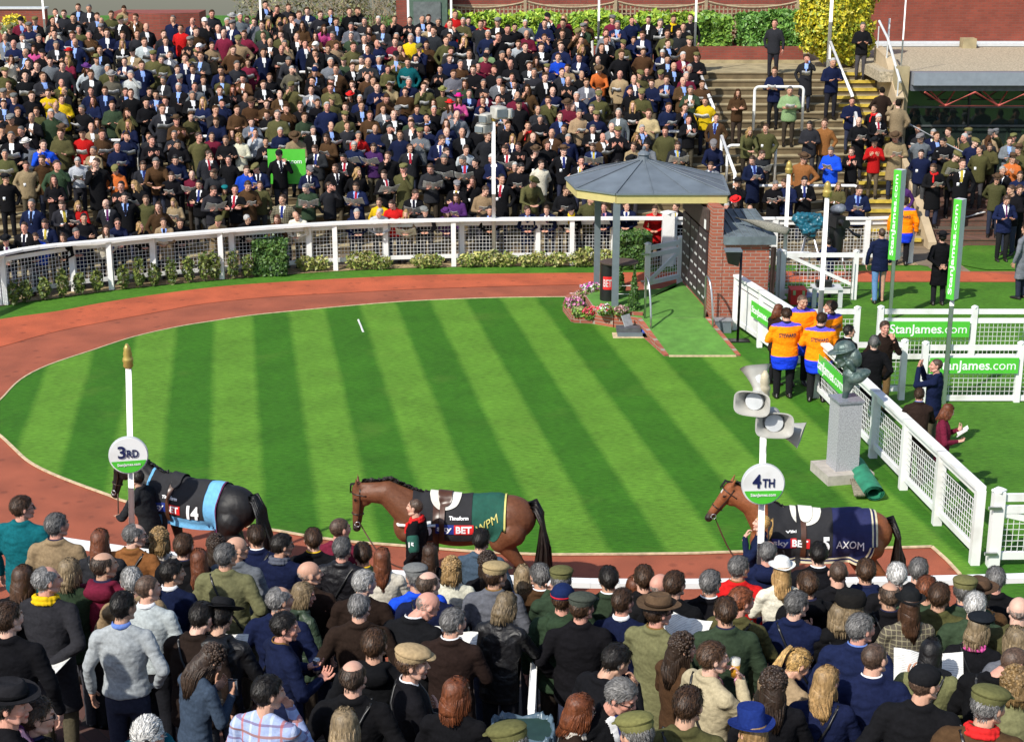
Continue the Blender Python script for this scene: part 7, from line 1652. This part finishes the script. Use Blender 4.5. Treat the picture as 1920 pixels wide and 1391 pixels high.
def rug5(root, grid, sp, onside, q, fr, hd_, pv, nm_):
    hem = lambda x: .90 + (.50*max(0, (-x-.86)/.2)**2.2 if x < -.86 else 0)
    ob('rug', grid(.40, -1.06, hem, .018, nx=60), M['rcream'], root, smooth=True)
    ob('rug_field', grid(.39, -1.03, lambda x: hem(x-.0)+.035 + (.02 if x < -.8 else 0), .022, nx=60), M['rnavy'], root, smooth=True)
    ob('rug_stripe', grid(.39, -1.00, lambda x: hem(x-.03)+.06, .0255, nx=60), M['rcream'], root, smooth=True); ob('rug_centre', grid(.385, -.975, lambda x: hem(x-.05)+.085, .030, nx=60), M['rnavy'], root, smooth=True)
    ob('rug_panel', grid(.42, -.46, lambda x: 1.00, .035, nx=46), M['rblack'], root, smooth=True)
    sponsor(root, sp, .10, 1.21, '5', -.37, 'Viking', .028); ob('lettering', sp(fit(text('AXOM', 1, 0), .36, .11), -.69, 1.20, .022), M['txtw'], root)
    girth(root, grid, .0, .06, M['rblack'], off=.05); saddle(root, grid, -.10, True, M['padw'])
hA, bitA = horse(345, 1082, 24, ((.98, 1.66), (1.14, 1.08)), (.012, .0115, .0125), (.008, .008, .009), 'black horse in a sky blue and black rug, numbered fourteen, behind the third place sign', rug14, walk=1, bsc=.97)
hB, bitB = horse(826, 1127, 4, ((1.08, 1.66), (1.13, 1.02)), (.14, .052, .024), (.016, .011, .009), 'dark bay horse with lowered head in a black and green rug, middle of the three', rug15, walk=0, face=(.98, .03))
hC, bitC = horse(1484, 1152, 3, ((.90, 1.90), (1.22, 1.40)), (.23, .075, .028), (.014, .010, .008), 'bright bay horse, head raised, in a navy and black rug beside fourth place sign', rug5, walk=1, face=(.20, .035), bsc=.965)
M['wcol'] = mat('white_rein', (.7, .68, .62), .5)
def rein(horse_, bit, handw, mt, lab, parent=None):
    bpy.context.view_layer.update(); a = horse_.matrix_world @ bit; b = Vector(handw); pts = []
    for t in np.linspace(0, 1, 10): p = a.lerp(b, t); p.z -= .22*math.sin(t*math.pi)*.8; pts.append(horse_.matrix_world.inverted() @ p)
    ob('rein', tube(pts, .011, 6), mt, horse_, smooth=True)
def sheet_geo(w, h, fold, thick=.004):
    n = 8; out = []
    for i in range(n+1):
        u = -w/2 + w*i/n; z = fold*abs(u) + .01*math.sin(u*30)
        out.append((u, z))
    V, F = [], []
    for u, z in out:
        for y in (-h/2, h/2): V += [(u, y, z), (u, y, z+thick)]
    for i in range(n):
        a = 4*i; F += [(a, a+4, a+6, a+2), (a+1, a+3, a+7, a+5), (a, a+1, a+5, a+4), (a+2, a+6, a+7, a+3)]
    F += [(0, 2, 3, 1), (4*n, 4*n+1, 4*n+3, 4*n+2)]
    return arr(V, F)
def build_crowd():
    tmp = []
    for p in PEOPLE:
        if p['zone'] != 'stuff': person(p)
        else:
            n0 = len(PAPERS); o = person(p)
            while len(PAPERS) > n0: PAPERS.pop()
            tmp.append(o)
    r9 = random.Random(4)
    # the people at the top of the terrace, past the three hundredth, as one mass
    ms, cs = [], []
    bpy.context.view_layer.update()
    for o in tmp:
        for c in [o] + list(o.children):
            me = c.data; V = np.empty(len(me.vertices)*3, np.float32); me.vertices.foreach_get('co', V); V = V.reshape(-1, 3).astype(float)
            lt = np.empty(len(me.polygons), np.int32); me.polygons.foreach_get('loop_total', lt); li = np.empty(len(me.loops), np.int32); me.loops.foreach_get('vertex_index', li)
            Q = np.full((len(lt), 4), -1, int); st = np.concatenate([[0], np.cumsum(lt)[:-1]])
            for k in range(4): ok = lt > k; Q[ok, k] = li[st[ok]+k]
            ca = me.color_attributes.get('Col'); cc = np.ones((len(V), 4), np.float32)
            if ca: ca.data.foreach_get('color', cc.ravel()) if False else None
            if ca: buf = np.empty(len(V)*4, np.float32); ca.data.foreach_get('color', buf); cc = buf.reshape(-1, 4)
            col = np.array(c.color[:3]) if c.name.split('.')[0] != 'shoe' else np.array((.015, .012, .01))
            Mw = np.array(c.matrix_world); ms.append((V @ Mw[:3, :3].T + Mw[:3, 3], Q)); cs.append(cc[:, :3]*col)
        if r9.random() < .38:
            g = sheet_geo(.40 if r9.random() < .3 else .24, .24, .2); Mp = o.matrix_world @ T(0, .34, 1.22) @ RX(38); ms.append(xf(g, Mp)); cs.append(np.full((len(g[0]), 3), r9.uniform(.45, .8)))
    for o in tmp:
        for c in list(o.children): bpy.data.objects.remove(c)
        bpy.data.objects.remove(o)
    if ms:
        st = ob('crowd', join(ms), M['fabric'], col=np.vstack(cs), smooth=True, label='dense crowd of standing racegoers in dark coats at the top of the far terrace', category='crowd', kind='stuff'); st.color = (1, 1, 1, 1)
build_crowd()
# ---------------------------------------------------------------- papers and racecards held by people
PG = {'N': mkmesh(sheet_geo(.52, .36, .30), 'newspaper', M['paper'], smooth=False), 'c': mkmesh(sheet_geo(.24, .20, .22), 'racecard', M['paper'], smooth=False)}
def place_papers():
    for p in PAPERS:
        o = p['ob']; k = 'N' if 'N' in p['ex'] else 'c'; big = k == 'N'
        loc_ = {'ff': (0, .34, 1.24), 'gg': (0, .36, 1.34), 'bb': (0, -.30, .98), 'rr': (0, .44, 1.2)}.get(p['pose'], (.03, .34, 1.30))
        if 'r' == p['pose'][0]: loc_ = (0, .40, 1.2)
        v = bendV(np.array([loc_]), p['lean'])[0]
        q = bpy.data.objects.new('newspaper' if big else 'racecard', PG[k]); COL.objects.link(q)
        tilt = 40 if p['pose'] != 'bb' else 0
        q.matrix_world = o.matrix_basis @ T(*v) @ RX(tilt)
        q.scale = (1, 1, 1)
        what = 'newspaper' if big else 'white racecard'; pl_ = 'in the near crowd' if p['zone'] == 'near' else 'on the far terrace'
        if p['zone'] == 'ring': lab = 'white racecard in the hands of the auburn haired person leaning on the fence' if 'auburn' in p['label'] else what + ' held by the ' + ' '.join(p['label'].split()[:8])
        elif p['label'].startswith('person in'): lab = f"{what} held by person in " + p['d1'].replace(', racecard', '').replace(', newspaper', '').replace(',', ' and') + ' ' + pl_
        else: lab = what + ' held by the ' + p['label'].replace(',', '').replace('person ', '').replace(' racecard', '').replace(' newspaper', '').replace(' the ', ' ')
        ws = lab.split()
        q['label'] = ' '.join(ws[:16]); q['category'] = 'newspaper' if big else 'racecard'; q['group'] = 'newspapers and racecards held by the racegoers'
HAIRW = {'s': 'short brown hair', 'K': 'short black hair', 'G': 'grey hair', 'W': 'white hair', 'B': 'bald head', 'H': 'cropped hair', 'D': 'balding dark hair', 'g': 'balding grey hair', 'L': 'long brown hair', 'Y': 'long blonde hair', 'R': 'long auburn hair', 'P': 'blonde ponytail', 'C': 'dark curly hair', 'Z': 'curly blonde hair', 'A': 'auburn bob', 'O': 'ash blonde bob', 'N': 'long black hair', 'r': 'ginger hair',
         'c': 'olive flat cap', 't': 'tan flat cap', 'q': 'grey flat cap', 'k': 'black baseball cap', 'w': 'white cap', 'f': 'black brimmed hat', 'F': 'brown brimmed hat', 'h': 'red hat', 'i': 'bright pink hat', 'j': 'purple hat', 'l': 'green felt hat', 'u': 'white round hat', 'v': 'navy top hat', 'b': 'navy knitted beanie', 'e': 'black beret', 'y': 'teal hat', 'x': 'grey felt hat', 'm': 'black bowler hat', 'z': 'black fur hat', 'd': 'dark flat cap', 'T': 'pale straw hat'}
KINDW = {'j': 'jacket', 'l': 'long coat', 's': 'sweater', 't': 'shirt', 'w': 'coat', 'h': 'hooded jacket'}
EXW = [('3', 'yellow scarf'), ('4', 'red scarf'), ('5', 'pink scarf'), ('6', 'striped scarf'), ('7', 'yellow collar'), ('G', 'sunglasses'), ('U', 'glasses pushed up'), ('v', 'white shirt and tie'), ('V', 'blue shirt and tie'), ('N', 'newspaper'), ('T', 'white entry badge'), ('c', 'racecard'), ('1', 'white collar'), ('2', 'blue collar'), ('0', 'cream scarf')]
def label_people():
    from collections import Counter
    ppl = [p for p in PEOPLE if p['zone'] in ('near', 'far')]; allp = [p for p in PEOPLE if p['zone'] != 'ring']
    for p in allp:
        p['d0'] = f"{COATC[p['coat']][0]} {KINDW[p['kind']]}, {HAIRW[p['hd']]}"; e = [w for c, w in EXW if c in p['ex']]
        p['d1'] = p['d0'] + (', ' + e[0] if e else '')
        p['z'] = 'near crowd' if p['zone'] == 'near' else 'far terrace'
    c = Counter((p['z'], p['d1']) for p in allp); used = set()
    uniq = [p for p in allp if c[(p['z'], p['d1'])] == 1]
    for p in ppl:
        where = 'in the near crowd' if p['zone'] == 'near' else 'on the far terrace'
        if c[(p['z'], p['d1'])] == 1: lab = f"person in {p['d1']}, {where}"
        else:
            lab = None
            cand = sorted((q for q in uniq if q is not p and q['z'] == p['z'] and len(q['d1'].split()) <= 8), key=lambda q: (q['px']-p['px'])**2 + (q['py']-p['py'])**2)
            for q in cand[:12]:
                dx, dy = q['px']-p['px'], q['py']-p['py']
                rel = ('left of' if dx > 0 else 'right of') if abs(dx) > abs(dy) else ('behind' if (dy > 0) else 'in front of')
                if p['zone'] == 'near' and rel in ('behind', 'in front of'): rel = 'beyond' if dy > 0 else 'nearer than'
                L = f"person, {p['d1']}, {rel} the {q['d1'].replace(',', ' and')}" 
                for tr in (L, f"{p['d0']}, {rel} the {q['d1'].replace(',', ' and')}", f"{p['d0']}, {rel} {q['d0'].replace(',', ' and')}"):
                    if len(tr.split()) <= 16 and tr not in used: lab = tr; break
                if lab: break
        p['label'] = lab; used.add(lab); o = p['ob']; o['label'] = lab; o['category'] = 'person'
        o['group'] = 'racegoers watching from the near terrace' if p['zone'] == 'near' else 'racegoers standing on the far terrace'
    for p in PEOPLE:
        if p['zone'] == 'ring': p['label'] = ' '.join(p['lab'].split()[:16]); p['ob']['label'] = p['label']; p['ob']['category'] = 'person'; p['ob']['group'] = 'people in and around the ring'
label_people(); place_papers()
def hand_world(p, side):
    s, sh, e, w, d, pd, c = arms(p['pose'])[side]; v = bendV(np.array([w + d/np.linalg.norm(d)*.08]), p['lean'])[0]; bpy.context.view_layer.update(); return p['ob'].matrix_world @ Vector(v)
rp = [p for p in PEOPLE if p['zone'] == 'ring']
rein(hA, bitA, hand_world(rp[0], 0), M['saddle'], ''); rein(hB, bitB, hand_world(rp[1], 0), M['saddle'], ''); rein(hC, bitC, hand_world(rp[2], 1), M['saddle'], '')
# stewards' lettering, groom's armband
for p in rp:
    if p['kind'] == 'S' and abs((p['rz']+180) % 360 - 180) < 60:
        V, Q = g_coat('S', p['pose'], p['lean'], 0); bv = BVHTree.FromPolygons([tuple(v) for v in V], [tuple(int(i) for i in f) for f in Q]); m = fit(text('STEWARD', 1, .012, .001), .27, .075); P_ = []
        for v in m[0]:
            h = bv.ray_cast(Vector((v[0], -1, 1.29+v[1])), Vector((0, 1, 0)))[0]; P_.append((v[0], (h.y if h else -.14)-.008 - v[2], 1.29+v[1]))
        o = ob('lettering', (bendV(np.array(P_), p['lean']), m[1]), M['txtn'], p['ob'])
p = rp[1]; s, sh, e, w, d, pd, c = arms(p['pose'])[0]
k = sh + (e-sh)*.55; x, y, dd = frame(e-sh); ab = ob('armband', cap(sh+(e-sh)*.38, sh+(e-sh)*.85, .078, .070, 14), M['rgreen'], p['ob'], smooth=True)
mt_ = fit(text('15', 1, .04), .07, .075); q_ = k + np.array((-.08, 0, 0)); ob('numeral', xf(mt_, face_m(tuple(q_), (0, -1, 0))), M['txtw'], p['ob'])
# reporter's headphones and microphone
p = rp[9]; hp_ = tube([(.082*math.cos(t), -.01, 1.69+.115*math.sin(t)) for t in np.linspace(0, math.pi, 14)], .010, 6); ob('headphones', (turnV(join([hp_, ell((.09, -.01, 1.66), (.022, .035, .045)), ell((-.09, -.01, 1.66), (.022, .035, .045))])[0], 10, 2), join([hp_, ell((.09, -.01, 1.66), (.022, .035, .045)), ell((-.09, -.01, 1.66), (.022, .035, .045))])[1]), M['black'], p['ob'], smooth=True)
hw_ = hand_world(p, 0); o = empty('microphone', hw_, label='black hand microphone held up by the reporter with headphones', category='microphone'); ob('handle', tube([(0, 0, -.12), (0, 0, .08)], .018, 8), M['black'], o, smooth=True); ob('windshield', ell((0, 0, .12), (.04, .04, .055)), M['black'], o, smooth=True)
# small things in hands
def held(i, side, build): 
    p = [q for q in PEOPLE if q['zone'] == 'near'][i]; build(hand_world(p, side))
def idx(px): return min(range(len([q for q in PEOPLE if q['zone'] == 'near'])), key=lambda i: abs(PEOPLE[i]['px']-px[0])+abs(PEOPLE[i]['py']-px[1]))
def glass_(v):
    o = empty('beer_glass', v, label='plastic glass of beer raised by the brown haired person in the beige jacket', category='drink'); ob('cup', loft([(-.06, 0, 0, .028, .028), (.09, 0, 0, .038, .038)], 14), mat('clear_plastic', (.6, .58, .5), .1), o, smooth=True); ob('beer', loft([(-.055, 0, 0, .029, .029), (.045, 0, 0, .0375, .0375)], 14), mat('amber_beer', (.45, .22, .02), .1), o, smooth=True)
held(idx((1335, 1204)), 1, glass_)
def can_(v):
    o = empty('drink_can', v, label='blue and silver drinks can raised by the person in the navy jacket', category='drink'); ob('can', loft([(-.06, 0, 0, .028, .028), (-.05, 0, 0, .033, .033), (.05, 0, 0, .033, .033), (.06, 0, 0, .028, .028)], 14), M['steel'], o, smooth=True); ob('label_band', loft([(-.035, 0, 0, .0335, .0335), (.02, 0, 0, .0335, .0335)], 14), M['skyb'], o, smooth=True)
held(idx((527, 1148)), 0, can_)
def phone_(nm, lab):
    def f(v): o = empty('phone', v, label=lab, category='phone'); ob('case', box(-.036, .036, -.006, .006, -.07, .07), M['black'], o); ob('screen', box(-.032, .032, -.0075, -.0062, -.062, .062), mat('phone_screen', (.12, .14, .17), .1), o)
    return f
held(idx((356, 1216)), 1, phone_('', 'phone held low by the curly haired person in the slate blue sweater')); held(idx((562, 1097)), 1, phone_('', 'phone held by the grey blonde person in the green jacket'))
